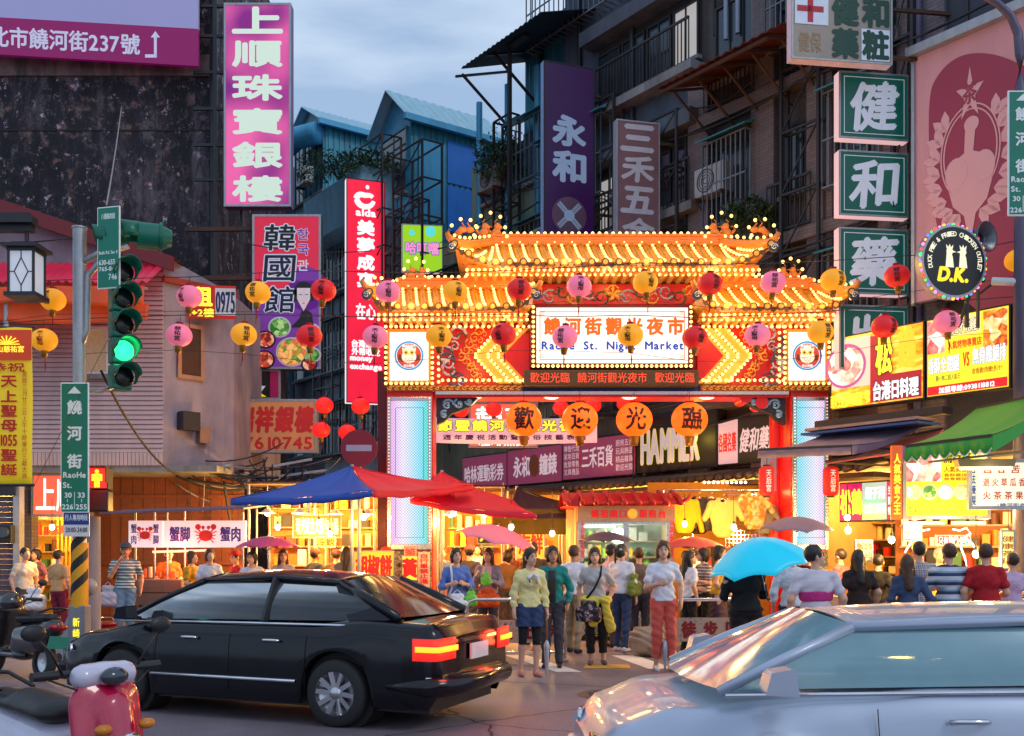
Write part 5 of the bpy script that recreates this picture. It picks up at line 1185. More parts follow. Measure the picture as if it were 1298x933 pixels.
z=zb+.25;k=0
while z<Z(345,HY):
    segs=[(xL,xR-.0)]
    if z+dz>WINP[2]and z<WINP[3]:segs=[(xL,WINP[0]),(WINP[1],xR)]
    for a,b in segs:
        m_=MB();m_.add([(a,-.035,z),(b,-.035,z),(b,.02,z),(a,.02,z),(a,-.005,z+dz-.01),(b,-.005,z+dz-.01),(b,.02,z+dz-.01),(a,.02,z+dz-.01)],[(0,3,2,1),(4,5,6,7),(0,1,5,4),(1,2,6,5),(3,0,4,7)]);m_.obj('cladding_board',m_clad,hs)
    z+=dz
m_=MB()
for i in range(60):a=xL+i*(xR-xL)/60;m_.box2(a+.005,a+(xR-xL)/60-.005,-.04,.02,zb,zb+.245)
o=m_.obj('tile_course',m_clad,hs);o['kind']='stuff'
win(hs,(WINP[0]+WINP[1])/2,(WINP[2]+WINP[3])/2,WINP[1]-WINP[0],WINP[3]-WINP[2],-.0,1,frame=m_white,glass=mat('warm window pane',(.25,.16,.1),.2,es=.15,ecol=(1,.6,.3),scale=30,var=.8))
# chamfered grey corner wall
cw0,cw1=Vector((xR,0,0)),Vector((X(296,21.2)-ox,1.2,0))
cdir=(cw1-cw0).normalized();cl=(cw1-cw0).length;ca=math.atan2(cdir.y,cdir.x)
def cwp(u,off=0):v=cw0+cdir*(u*cl);n_=Vector((cdir.y,-cdir.x,0))*off;return v+n_
m_=MB();m_.add([tuple(cwp(0,.0))[:2]+(zb,),tuple(cwp(1))[:2]+(zb,),tuple(cwp(1))[:2]+(6.9,),tuple(cwp(0))[:2]+(Z(330,HY)+.1,),(cw1.x,5.5,zb),(cw0.x,5.5,zb),(cw1.x,5.5,6.9),(cw0.x,5.5,Z(330,HY)+.1)],[(0,1,2,3),(1,4,6,2),(3,2,6,7),(0,5,4,1)])
m_.obj('corner_wall',m_render,hs)
wc=cwp(.26);f=thing('corner_window',None,None);bpy.data.objects.remove(f)
wf=MB();R_=Matrix.Rotation(ca,3,'Z')
def cbox(mb,u0,u1,o0,o1,z0,z1,mi=0):
    p0,p1=cwp(u0,o0),cwp(u1,o0);q0,q1=cwp(u0,o1),cwp(u1,o1)
    mb.add([(p0.x,p0.y,z0),(p1.x,p1.y,z0),(q1.x,q1.y,z0),(q0.x,q0.y,z0),(p0.x,p0.y,z1),(p1.x,p1.y,z1),(q1.x,q1.y,z1),(q0.x,q0.y,z1)],[(0,1,2,3),(4,7,6,5),(0,4,5,1),(1,5,6,2),(2,6,7,3),(3,7,4,0)],mi)
z0,z1=Z(482,20.5),Z(412,20.5)
m_wood=mat('tan window frame',lin((176,130,100)),.5)
for a,b,c,d in((.18,.23,z0,z1),(.5,.55,z0,z1),(.23,.5,z1-.08,z1),(.23,.5,z0,z0+.08)):cbox(wf,a,b,.06,.0,c,d)
wf=wf.obj('window',m_wood,hs);q=MB();cbox(q,.23,.5,.03,.0,z0+.08,z1-.08);q.obj('pane',mat('brown dark pane',(.09,.05,.04),.15,spec=.7),wf)
q=MB();cbox(q,.18,.42,.25,.02,Z(548,20.6),Z(525,20.6));q.obj('meter_box',m_steel,hs,bevel=.01);q=MB();cbox(q,.45,.6,.15,.0,Z(562,20.6),Z(542,20.6));q.obj('junction_box',mat('tan junction box',lin((150,116,96)),.6),hs)
# barge boards and ridge
m_=MB();P_=[(hx_(-90),Z(232,HY)),(hx_(0),Z(256,HY)),(hx_(226),Z(331,HY))]
for a,b in zip(P_[:-1],P_[1:]):m_.prism([(a[0],a[1]-.28),(b[0],b[1]-.28),(b[0],b[1]),(a[0],a[1])],-.35,-.25);m_.add([(a[0],-.35,a[1]),(b[0],-.35,b[1]),(b[0],5.6,b[1]),(a[0],5.6,a[1])],[(0,1,2,3)])
m_.obj('gable_edge',m_barge,hs)
m_=MB();cbox(m_,-.02,1.02,.1,-.2,6.85,6.97);m_.obj('parapet',mat('rusty red flashing',lin((170,60,40)),.6,dirt=.3),hs)
# awning: red translucent roof panels and an orange tarp fringe
aw=thing('awning','red corrugated awning with an orange tarpaulin edge over the upper floor of the left house','awning',(ox,HY,0))
c=MB();n=60;vs=[];xa,xb=hx_(-90),hx_(212)
for i in range(n+1):x=xa+(xb-xa)*i/n;d=.05 if i%2 else 0;vs+=[(x,-1.15,Z(363,19)+.02+d),(x,-.05,Z(336,HY)+d)]
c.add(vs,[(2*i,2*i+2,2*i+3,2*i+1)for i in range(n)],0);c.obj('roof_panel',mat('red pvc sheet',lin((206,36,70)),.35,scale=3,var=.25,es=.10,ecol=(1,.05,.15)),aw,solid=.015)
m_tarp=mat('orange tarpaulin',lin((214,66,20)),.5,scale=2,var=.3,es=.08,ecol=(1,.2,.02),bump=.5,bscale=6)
def fringe(y,z0,z1,name,seed):
    return MB().grid(lambda u,v:(xa+(xb-xa)*u,y-.04*math.sin(u*40+seed)-.06*v,z1-(z1-z0)*v*(1+.12*math.sin(u*9+seed))),80,5).obj(name,m_tarp,aw,solid=.01)
fringe(-1.2,Z(386,18.8),Z(363,18.8),'tarp_fringe',0);fringe(-1.05,Z(408,18.9),Z(384,18.9),'tarp_lower_fringe',2)
fr=MB();fr.beam((xa,-1.1,Z(366,18.9)),(xb,-1.1,Z(366,18.9)),.05);fr.cyl((hx_(8,18.9),-1.1,Z(480,18.9)),(hx_(8,18.9),-1.1,Z(366,18.9)),.05)
fr.obj('awning_frame',m_galv,aw)
t=thing('rental_banner','red and white rental banner with yellow characters hung on the corner of the left house','banner',(X(268,20.4),20.4,Z(383,20.4)),.12)
w,h=60*20.4/F,42*20.4/F;MB().box2(-w/2,w/2,-.02,.0,-h/2,h/2).obj('cloth',mat('red banner cloth',lin((200,36,20)),.6,es=.15),t);patch(t,w*.08,w/2,-h*.4,h*.42,-.021,m_white,'white_patch');lettering(t,'租',-w*.2,h*.15,w*.42,h*.55,Ey,y=-.024,bold=.05);lettering(t,'1+2樓',-w*.2,-h*.33,w*.5,h*.24,Ey,y=-.024,bold=.05);lettering(t,'0975',w*.29,0,w*.38,h*.62,mat('navy blue print',lin((40,40,100)),.5),y=-.026,bold=.05)
# underside and ground floor of the left house
m_plank=mat('orange brown wood plank',lin((112,58,30)),.7,var=.3,scale=4,dirt=.4,stretch=(.3,1,3))
pw=thing('plank_wall','brown wooden plank wall behind the crab stall','wall',(ox,21.6,0))
for i in range(14):
    a=hx_(112,21.6)+i*.235;MB().box2(a,a+.226,-.02-.012*(i%2),.03,0,3.4).obj('plank',m_plank,pw)
for z in(1.3,2.3,2.7):MB().box2(hx_(112,21.6),hx_(112,21.6)+3.3,-.06,-.035,z,z+.08).obj('batten',m_plank,pw)
m_=MB();m_.box2(hx_(-90),cw1.x,.0,1.7,zb-.12,zb);m_.obj('floor_slab',m_conc,hs)
m_=MB();m_.box2(hx_(100,20.6),hx_(112,20.6),.6,.9,0,zb-.12);m_.box2(hx_(24,20.6),hx_(40,20.6),.6,.9,0,zb-.12);m_.obj('column',m_tilegrey,hs)
# left lit shop
ls=thing('noodle_shop','brightly lit yellow open shop at the far left under the pink clad house','shopfront',(X(65,21.5),21.5,0))
MB().box2(-1.1,.75,1.5,1.6,0,3.2).obj('back_wall',mat('yellow corrugated wall',lin((236,190,70)),.5),ls);MB().box2(-1.1,-1.0,-.4,1.5,0,3.2).obj('side_wall',m_shopwall,ls);MB().box2(.65,.75,-.4,1.5,0,3.2).obj('side_wall',m_shopwall,ls);MB().box2(-1.1,.75,-.4,1.5,3.1,3.2).obj('ceiling',m_ceil,ls)
for i in range(9):MB().box2(-.15+i*.09,-.11+i*.09,.6,.64,.8,2.6).obj('shutter_slat',mat('yellow slat',lin((220,160,40)),.4,.2),ls)
goods(ls,-.95,-.2,1.48,.5,2.4,GM,5)
t_=MB();t_.box2(-.8,.4,.2,.28,2.98,3.04);t_.obj('tube_light',emat('warm tube light',(1,.7,.3),4),ls);light('shop_light',(-.2,.2,2.7),170,(1,.62,.22),.2,ls);light('shop_light',(-.2,-.3,1.9),40,(1,.62,.22),.2,ls)
t,w,h,y=panel(40,103,600,655,20.4,'lit_sign','glowing red shop sign with white strokes behind the green street name sign',emat('lit red orange face',(1,.12,.06),.9),m_steel);lettering(t,'上順',0,0,w*.8,h*.75,emat('hot white letter',(1,.9,.85),1.2),y=y,bold=.02)
lettering(ls,'京華正',.05,2.05,.75,.2,Er,y=.55,bold=.03)
shu=thing('roller_shutter','closed grey roller shutter at the left edge of the photo','shutter',(X(-20,19.6),19.6,0))
for i in range(26):MB().box2(-1.3,(22+20)*19.6/F,-.03-(.02 if i%2 else 0),.02,.05+i*.1,.145+i*.1).obj('shutter_slat',mat('grey shutter metal',lin((92,84,100)),.5,.4,dirt=.3),shu)
MB().box2(-1.3,.66,-.15,.1,2.66,3.0).obj('shutter_box',m_steel,shu);MB().box2(.6,.72,-.1,.1,0,3.0).obj('guide_rail',m_galv,shu)
em_=thing('electric_meter','small round glass electric meter on the grey shutter','meter',(X(7,19.4),19.4,Z(676,19.4)));MB().box2(-.13,.13,-.05,.12,-.18,.15).obj('meter_case',m_black,em_,bevel=.01);q=MB();q.cyl((0,-.13,.02),(0,-.05,.02),.1,n=20);q.obj('glass_dial',m_glass,em_)
# stone lantern style street lamp
LY=15.0
t=thing('lantern_street_lamp','dark Chinese style street lamp with a leaded glass box at the left edge','street lamp',(X(34,LY),LY,0))
cx=0;MB().box2(-.17,.17,-.17,.17,Z(374,LY),Z(322,LY)).obj('lamp_glass',mat('frosted lamp glass',(.55,.57,.62),.4,es=.25,ecol=(.8,.85,1)),t)
f=MB();z0,z1=Z(374,LY),Z(322,LY)
for a in(-.18,.18):
    for b in(-.18,.18):f.beam((a,b,z0),(a,b,z1),.03)
f.box2(-.23,.23,-.23,.23,z0-.06,z0);f.box2(-.2,.2,-.2,.2,z1,z1+.05);f.box2(-.26,.26,-.26,.26,z1+.05,z1+.1);f.box2(-.16,.16,-.16,.16,z1+.1,z1+.14)
for k in((0,.17),(.1,0),(0,-.17),(-.1,0)):pass
zc=(z0+z1)/2;D=[(0,zc+.2),(.1,zc),(0,zc-.2),(-.1,zc)]
for a,b in zip(D,D[1:]+D[:1]):f.beam((a[0],-.175,a[1]),(b[0],-.175,b[1]),.012)
f.beam((0,-.175,zc+.2),(0,-.175,z1),.012);f.beam((0,-.175,zc-.2),(0,-.175,z0),.012);f.beam((.1,-.175,zc),(.17,-.175,zc),.012);f.beam((-.1,-.175,zc),(-.17,-.175,zc),.012)
f.obj('lamp_frame',m_steel,t);f=MB();f.cyl((0,0,z1+.14),(0,0,z1+.3),.03);zb2=z1+.42
f.box2(-1.6,.1,-.06,.06,zb2-.1,zb2);f.box2(-1.7,.14,-.16,.16,zb2,zb2+.03);f.box2(-1.7,.12,-.1,.1,zb2+.03,zb2+.12);f.box2(-1.7,.04,-.04,.04,zb2+.12,zb2+.18);f.obj('roofed_beam',m_steel,t);f=MB();f.cyl((-1.5,0,0),(-1.5,0,zb2),.09);f.obj('post',m_steel,t)
# yellow temple banner
t=thing('temple_banner','long yellow temple festival banner with red characters at the left edge','banner',(X(10,14.4),14.4,Z(515,14.4)))
w,h=62*14.4/F,200*14.4/F
MB().grid(lambda u,v:(-w/2+w*u,.012*math.sin(v*9+u*3),-h/2+h*v),6,16).obj('cloth',mat('yellow banner cloth',lin((236,196,20)),.6,var=.06,scale=2,es=.16,ecol=(1,.75,.03)),t,solid=.006)
MB().box2(-w/2,w/2,-.03,-.02,h*.29,h/2-.04).obj('red_header',mat('orange red cloth',lin((220,70,30)),.6,es=.15),t)
m_rp=mat('red banner print',lin((206,44,20)),.6)
lettering(t,'松山慈祐宮',0,h*.36,w*.7,.09,Ey,y=-.036);f=MB()
for k in range(9):a=PI*k/8;f.beam((0,-.04,h*.39),(.18*math.cos(a),-.04,h*.39+.12*math.sin(a)),.012)
f.obj('fan_emblem',Ey,t)
lettering(t,'恭祝',0,h*.245,w*.72,.12,m_rp,y=-.03,bold=.03)
for i,ch in enumerate(['天','上','聖','母','1055','聖','誕']):lettering(t,ch,w*.04,h*(.155-i*.093),w*.32,h*.07,m_rp,y=-.03,bold=.035)
lettering(t,'農曆三月廿三日上午十時舉行三獻大典',w*.36,-h*.12,.07,h*.68,m_rp,y=-.03,vertical=True,bold=.0)
f=MB();f.cyl((-w/2-.1,0,h/2),(w/2+.03,0,h/2),.015);f.cyl((-w/2,0,-h/2),(w/2+.03,0,-h/2),.02);f.cyl((w/2+.02,.02,-h/2-0),(w/2+1.0,.3,h/2),.004);f.obj('banner_rod',m_steel,t)
# ---------------------------------------------------------------- signal pole and its equipment
PY=15.5
t=thing('signal_pole','round grey steel signal pole with curved arm on the left','pole',(X(101,PY),PY,0))
q=MB();q.cyl((0,0,0),(0,0,Z(290,PY)),.1,n=20);q.cyl((0,0,Z(290,PY)),(0,0,Z(288,PY)),.115);q.obj('shaft',m_galv,t)
q=MB();q.tube([(0,-.02,Z(335,PY)),(.3,-.02,Z(322,PY)),(.75,-.02,Z(312,PY))],.05,10);q.tube([(.0,-.03,Z(445,PY)),(.12,-.03,Z(420,PY)),(.14,-.03,Z(350,PY)),(.3,-.03,Z(335,PY)),(.6,-.03,Z(333,PY))],.05,10);q.tube([(.05,0,Z(496,PY)),(.35,-.02,Z(496,PY)),(.5,-.02,Z(488,PY)),(.6,-.02,Z(480,PY))],.03,8);q.obj('signal_arm',m_galv,t)
q=MB();q.box2(-.13,.13,-.12,.12,0,.8);q.obj('base_box',mat('grey base cabinet',lin((130,132,140)),.5,dirt=.3),t,bevel=.015)
q=MB();q.prism([(-.13,0),(-.45,0),(-.13,.7)],-.05,.05);q.prism([(.13,0),(.4,0),(.13,.3)][::-1],-.05,.05);q.obj('base_gusset',m_galv,t)
q=MB();z0,z1=Z(770,PY),Z(688,PY);q.cyl((0,0,z0),(0,0,z1),.125,n=20,mi=0);q.obj('guard_sleeve',mat('yellow guard',lin((226,160,20)),.5,dirt=.2),t)
q=MB()
for k in range(3):
    zz=z0+.1+k*.32;pts=[(.128*math.cos(a),.128*math.sin(a),zz+(a+PI)*.11)for a in[-PI+.001+PI*i/8 for i in range(9)]]
    q.add([p for p in pts]+[(p[0],p[1],p[2]+.15)for p in pts],[(i,i+1,i+10,i+9)for i in range(8)])
q.obj('black_stripe',m_blk,t)
lettering(t,'新\n崎',0,Z(795,PY),.1,.3,Ey,y=-.125)
m_sgreen=mat('signal green paint',lin((0,98,78)),.35,scale=3,dirt=.1,es=.02,ecol=(0,.5,.4))
SAN=math.radians(38)
def lens_col(k):return emat('green signal lens',(.02,1,.25),2.2)if k==3 else mat('dark signal lens',(.012,.015,.015),.2)
sg_=thing('traffic_light','tall green cased traffic light with five hooded lenses and its green lamp lit','traffic light',(X(156,PY-.1),PY-.1,0),SAN)
pitch=33.2*(PY-.1)/F
for k in range(5):
    zc=Z(345+33.2*k,PY-.1)
    MB().box2(-.16,.14,-.02,.24,zc-pitch/2+.005,zc+pitch/2-.005).obj('lamp_housing',m_sgreen,sg_,bevel=.03)
    q=MB();n=18;vs=[]
    for j,(yy,r)in enumerate(((-.02,.175),(-.32,.18))):
        for i in range(n+1):a=-.62+(PI+1.24)*i/n;vs.append((r*math.cos(a),yy-(.06*math.sin(a)if j else 0)+(.16 if j and math.sin(a)<0 else 0),zc+r*math.sin(a)))
    q.add(vs,[(i,i+1,n+2+i,n+1+i)for i in range(n)],0,True);hd=q.obj('visor',m_sgreen,sg_,solid=.012)
    q=MB();q.lathe([(0,-.05),(.1,-.04),(.155,-.02),(.16,.0)],(0,0,zc),20,axis='Y');q.obj('lens',lens_col(k),sg_)
light('green_lamp_glow',(.0,-.2,Z(444,PY)),3,(.05,1,.3),.08,sg_)
s2=thing('traffic_light','horizontal green traffic light seen from the side on top of the left pole','traffic light',(X(165,PY),PY,Z(297,PY)),math.radians(-68))
q=MB();
for k in range(4):
    xo=-.0;
for k in range(4):MB().box2(-.2,.2,-.14+k*.0,.1,-.2,.2)if False else None
q=MB();q.cyl((0,.1,0),(0,.42,0),.2,n=24);q.cyl((0,.42,0),(0,.46,0),.225,n=24);q.cyl((0,.46,0),(0,.6,0),.18,.12,n=24);q.obj('lamp_housing',m_sgreen,s2)
for k in range(4):
    q=MB();n=16;vs=[]
    for j,(yy,r)in enumerate(((.12-.13*k,.2-.002*k),(-.1-.13*k,.205-.002*k))):
        for i in range(n+1):a=-.3+(PI+.6)*i/n;vs.append((r*math.cos(a)-.03*k,yy-(.05*math.sin(a)if j else 0),r*math.sin(a)-.03*k))
    q.add(vs,[(i,i+1,n+2+i,n+1+i)for i in range(n)],0,True);q.obj('visor',m_sgreen,s2,solid=.01)
m_sg2=mat('street sign green',lin((0,104,84)),.4,scale=3,var=.06,es=.05,ecol=(0,.6,.45));m_swh=mat('street sign white',lin((216,224,226)),.5,es=.12)
def street_sign(px0,px1,py0,py1,Y,rz,label,items,sh=0):
    t=thing('street_name_sign',label,'sign',(X((px0+px1)/2,Y),Y,Z((py0+py1)/2,Y)),rz)
    w,h=(px1-px0)*Y/F/math.cos(rz),(py1-py0)*Y/F
    MB().box2(-w/2,w/2,-.01,.012,-h/2,h/2).obj('sign_border',m_swh,t,bevel=.008);MB().box2(-w/2+.018,w/2-.018,-.014,-.011,-h/2+.018,h/2-.018).obj('sign_face',m_sg2,t)
    for s,cx,cz,ww,hh in items:lettering(t,s,cx*w,cz*h,ww*w,hh*h,m_swh,y=-.018,bold=.035)
    return t,w,h
its=[('饒',0,.31,.5,.105),('河',0,.11,.5,.105),('街',0,-.105,.5,.105),('RaoHe',0,-.21,.78,.042),('St.',-.25,-.288,.3,.042),('30',-.22,-.365,.24,.038),('33',.24,-.365,.24,.038),('226',-.24,-.455,.38,.038),('255',.24,-.455,.38,.038)]
t,w,h=street_sign(77,113,485,650,PY-.2,0,'green vertical street name sign reading 饒河街 RaoHe St. on the left pole',its)
q=MB();q.prism([(-w*.24,h*.415),(w*.24,h*.415),(0,h*.47)],-.02,-.014);q.box2(-.004,.004,-.018,-.014,-h*.47,-h*.34);q.box2(-w*.26,-w*.24,-.018,-.014,-h*.42,-h*.395);q.box2(w*.24,w*.26,-.018,-.014,-h*.42,-h*.395);q.obj('arrow_print',m_swh,t)
t,w,h=street_sign(1277,1315,115,274,11.5,0,'green street name sign reading 饒河街 cut by the right edge of the photo',its)
q=MB();q.prism([(-w*.24,h*.415),(w*.24,h*.415),(0,h*.47)],-.02,-.014);q.box2(-.004,.004,-.018,-.014,-h*.47,-h*.34);q.obj('arrow_print',m_swh,t)
t,w,h=street_sign(122,154,262,366,PY-.25,-.25,'tilted green address sign half hidden behind the horizontal traffic light',[('八德路四段',0,.38,.6,.07),('Bade Rd. Sec 4',0,-.06,.8,.04),('630-655',-.05,-.18,.7,.06),('746',.2,-.36,.35,.07),('765-847',0,-.26,.8,.05)])
t=thing('notice_plate','small white and blue plate with pedestrian hours below the green street name sign','sign',(X(97,PY-.2),PY-.2,Z(665,PY-.2)));w,h=32*15.3/F,30*15.3/F
MB().box2(-w/2,w/2,0,.02,-h/2,h/2).obj('plate',m_white,t);patch(t,-w/2,w/2,0,h/2,-.001,mat('blue plate',lin((40,60,140)),.5));lettering(t,'行人專用時段',0,h*.3,w*.9,h*.26,m_swh,y=-.006,bold=.02);lettering(t,'20:00-24:00',0,-h*.22,w*.85,h*.2,m_blk,y=-.004)
t=thing('pedestrian_signal','red pedestrian signal with a glowing standing figure on the left pole','traffic light',(X(124,PY+.1),PY+.1,Z(620,PY)));w=.3
MB().box2(-.16,.16,-.02,.2,0,.34).obj('lamp_housing',m_black,t,bevel=.02);MB().box2(-.16,.16,-.02,.2,-.34,-.01).obj('lamp_housing',m_black,t,bevel=.02)
MB().box2(-.14,.14,-.03,-.02,.02,.32).obj('lit_lens',emat('red glow lens',(1,.03,.02),1.0),t);MB().box2(-.14,.14,-.03,-.02,-.31,-.03).obj('dark_lens',mat('dark red lens',(.08,.01,.015),.3),t)
q=MB();q.disc((0,.275),.03,-.04,-.03,14);q.box2(-.045,.045,-.04,-.03,.14,.24);q.box2(-.08,-.05,-.04,-.03,.13,.23);q.box2(.05,.08,-.04,-.03,.13,.23);q.box2(-.04,-.005,-.04,-.03,.03,.14);q.box2(.005,.04,-.04,-.03,.03,.14);q.obj('standing_figure',emat('yellow figure',(1,.62,.02),1.6),t)
q=MB();q.box2(-.17,.17,-.14,-.02,.33,.35);q.box2(-.17,-.155,-.12,-.02,.1,.33);q.box2(.155,.17,-.12,-.02,.1,.33);q.obj('visor',m_black,t)
light('red_lamp_glow',(0,-.2,.2),4,(1,.05,.02),.08,t)
t=thing('utility_pole','pale concrete utility pole right behind the striped signal pole','pole',(X(117,PY+.5),PY+.5,0));q=MB();q.cyl((0,0,0),(0,0,Z(655,PY+.5)),.13,.12,n=20);q.obj('shaft',mat('pale concrete',lin((150,144,150)),.8,dirt=.3,bump=.3),t)
q=MB();q.ball((0,-.1,Z(745,PY)),(.12,.1,.14));q.obj('wrapped_box',mat('plastic bag wrap',lin((150,150,156)),.3),t)
# curved street lamp upper right
t=thing('street_lamp','grey street lamp pole with curved arm at the top right corner','street lamp',(X(1293,15.3),15.3,0));q=MB()
A=[(0,0,0),(0,0,Z(110,15.3)),(0,0,Z(70,15.3)),(-.03,0,Z(42,15.3)),(-.14,0,Z(20,15.3)),(-.34,0,Z(4,15.3)),(-.9,0,Z(-22,15.3)),(-1.7,0,Z(-40,15.3))]
q.tube(A,[.11,.075,.07,.065,.06,.055,.05,.045],14);q.obj('pole',mat('violet grey pole',lin((96,90,112)),.5,.3),t);q=MB();q.ball((-1.95,0,Z(-42,15.3)),(.35,.12,.07));q.obj('lamp_head',m_galv,t)
# loose wires from the houses and poles
def wire(a,b,sag,label,r=.012,m=None,name='cable',n=14):
    a,b=Vector(a),Vector(b);t=thing(name,label,'cable',tuple(a));q=MB();d=b-a
    q.tube([(d.x*u,d.y*u,d.z*u-sag*4*u*(1-u))for u in[i/n for i in range(n+1)]],r,5);q.obj('strand',m or m_cable,t);return t
wire(W:=(X(128,PY),PY,Z(470,PY)),(X(236,20.3),20.3,Z(605,20.3)),.35,'dark cable sagging from the signal pole to the corner of the left house',.02)
wire((X(135,15.4),15.4,Z(260,15.4)),(X(154,25.6),25.6,Z(135,25.6)),.1,'pale frayed rope rising from the signal pole up the blackened wall',.012,mat('pale rope',lin((160,150,150)),.8))
wire((X(-40,15),15,Z(306,15)),(X(101,PY),PY,Z(300,PY)),.05,'cable from the left edge to the top of the signal pole',.012)
wire((X(270,22),22,Z(300,22)),(X(470,26),26,Z(318,26)),.15,'black cable passing in front of the Korean restaurant sign')
R5=random.Random(5)
tg=thing('cable_tangle','messy tangle of old cables and pipes hanging under the corner of the left house','cables',(X(300,20.6),20.6,Z(600,20.6)))
for i in range(40):
    a=Vector((R5.uniform(-1.7,1.4),R5.uniform(-.1,.9),R5.uniform(-.15,.35)));b=a+Vector((R5.uniform(.4,2.2),R5.uniform(-.2,.4),R5.uniform(-.3,.3)));sg2=R5.uniform(.05,.35)
    if i%4==0:b=a+Vector((R5.uniform(-.1,.2),0,-R5.uniform(.8,1.6)))
    q=MB();q.tube([a.lerp(b,u/8)+Vector((0,0,-sg2*4*(u/8)*(1-u/8)))for u in range(9)],R5.choice([.008,.014,.02,.03]),5);q.obj('cable',R5.choice([m_cable,m_cable,m_steel,mat('grey conduit',(.25,.24,.26),.6)]),tg)
for i in range(9):
    a=Vector((R5.uniform(-1.2,1.4),R5.uniform(.2,.9),R5.uniform(-.2,.25)));q=MB();q.beam(a,a+Vector((R5.uniform(.5,1.4),.2,R5.uniform(-.3,.2))),R5.uniform(.04,.12),.05);q.obj('scrap_pipe',R5.choice([m_rust,m_galv,mat('white pvc pipe',(.3,.3,.3))]),tg)
# ---------------------------------------------------------------- people: smooth-blended bodies meshed by surface nets
def capsule(a,b,ra,rb,sq=(1,1,1)):return('c',np.array(a,float),np.array(b,float),ra,rb,np.array(sq,float))
def ellip(c,r,R=None):return('e',np.array(c,float),np.array(r,float),R)
def _bounds(p):
    if p[0]=='c':
        r=max(p[3],p[4])/np.minimum(p[5],1);return np.minimum(p[1],p[2])-r,np.maximum(p[1],p[2])+r
    r=p[2]if p[3]is None else np.full(3,p[2].max());return p[1]-r,p[1]+r
def _eval(p,G):
    if p[0]=='c':
        a,b,ra,rb,sq=p[1],p[2],p[3],p[4],p[5];ab=(b-a);d2=(ab*ab).sum()+1e-9
        P=G-a;t=np.clip((P@ab)/d2,0,1);D=(P-t[...,None]*ab)*sq
        return np.sqrt((D*D).sum(-1))-(ra+(rb-ra)*t)
    P=G-p[1]
    if p[3]is not None:P=P@p[3]
    q=P/p[2];return(np.sqrt((q*q).sum(-1))-1)*p[2].min()
def sdf_mesh(prims,h,k=.02,cuts=(),subs=(),noise=0,nscale=12):
    lo=np.min([_bounds(p)[0]for p in prims],0)-2.5*h-noise;hi=np.max([_bounds(p)[1]for p in prims],0)+2.5*h+noise
    n=np.ceil((hi-lo)/h).astype(int)+1;ax=[lo[i]+h*np.arange(n[i])for i in range(3)]
    Fd=np.full(n,1.0)
    for p in prims:
        a,b=_bounds(p);m=k+2.5*h
        i0=np.clip(((a-m-lo)/h).astype(int),0,n-1);i1=np.clip(np.ceil((b+m-lo)/h).astype(int)+1,1,n)
        sl=tuple(slice(i0[i],i1[i])for i in range(3));G=np.stack(np.meshgrid(*[ax[i][sl[i]]for i in range(3)],indexing='ij'),-1)
        d=_eval(p,G);f=Fd[sl];hh=np.clip(k-np.abs(f-d),0,None)/k;Fd[sl]=np.minimum(f,d)-hh*hh*k*.25
    if cuts or subs or noise:
        G=np.stack(np.meshgrid(*ax,indexing='ij'),-1)
        if noise:
            X_,Y_,Z_=G[...,0]*nscale,G[...,1]*nscale,G[...,2]*nscale
            Fd+=noise*(np.sin(X_*1.3+Z_*.7+1.3*np.sin(Z_*1.1))*np.sin(Y_*1.1+Z_*1.2)+.5*np.sin(Z_*3.1+X_*2.0+Y_))
        for(pt,nn)in cuts:Fd=np.maximum(Fd,(G-np.array(pt))@np.array(nn,float))
        for s_ in subs:Fd=np.maximum(Fd,-_eval(s_,G))
    # surface nets
    S_=Fd<0;c=[Fd[i:n[0]-1+i,j:n[1]-1+j,l:n[2]-1+l]for i in(0,1)for j in(0,1)for l in(0,1)]
    cs=[x<0 for x in c];anyc=np.zeros(c[0].shape,bool);allc=np.ones(c[0].shape,bool)
    for x in cs:anyc|=x;allc&=x
    act=anyc&~allc;idx=-np.ones(act.shape,int);ii=np.argwhere(act);idx[act]=np.arange(len(ii))
    if len(ii)==0:return np.zeros((0,3)),np.zeros((0,4),int)
    vals=np.stack([x[act]for x in c],-1);offs=np.array([(i,j,l)for i in(0,1)for j in(0,1)for l in(0,1)],float)
    acc=np.zeros((len(ii),3));cnt=np.zeros(len(ii))
    for a in range(8):
        for b in range(a+1,8):
            if np.abs(offs[a]-offs[b]).sum()!=1:continue
            va,vb=vals[:,a],vals[:,b];m=(va<0)!=(vb<0);t=np.where(m,va/np.where(m,va-vb,1),0)
            acc+=np.where(m[:,None],offs[a]+t[:,None]*(offs[b]-offs[a]),0);cnt+=m
    V=lo+(ii+acc/cnt[:,None])*h;Q=[]
    for d_ in range(3):
        e1,e2=(d_+1)%3,(d_+2)%3
        sl0=[slice(1,-1)]*3;sl0[d_]=slice(0,-1);sl1=[slice(1,-1)]*3;sl1[d_]=slice(1,None)
        A=S_[tuple(sl0)];B=S_[tuple(sl1)];ch=np.argwhere(A!=B)
        if len(ch)==0:continue
        base=ch.copy();base[:,e1]+=1;base[:,e2]+=1
        def gi(o1,o2):q=base.copy();q[:,e1]-=o1;q[:,e2]-=o2;return idx[q[:,0],q[:,1],q[:,2]]
        q=np.stack([gi(1,1),gi(0,1),gi(0,0),gi(1,0)],-1)
        flip=~A[ch[:,0],ch[:,1],ch[:,2]];q[flip]=q[flip][:,::-1];Q.append(q)
    Q=np.concatenate(Q);Q=Q[(Q>=0).all(1)];return V,Q
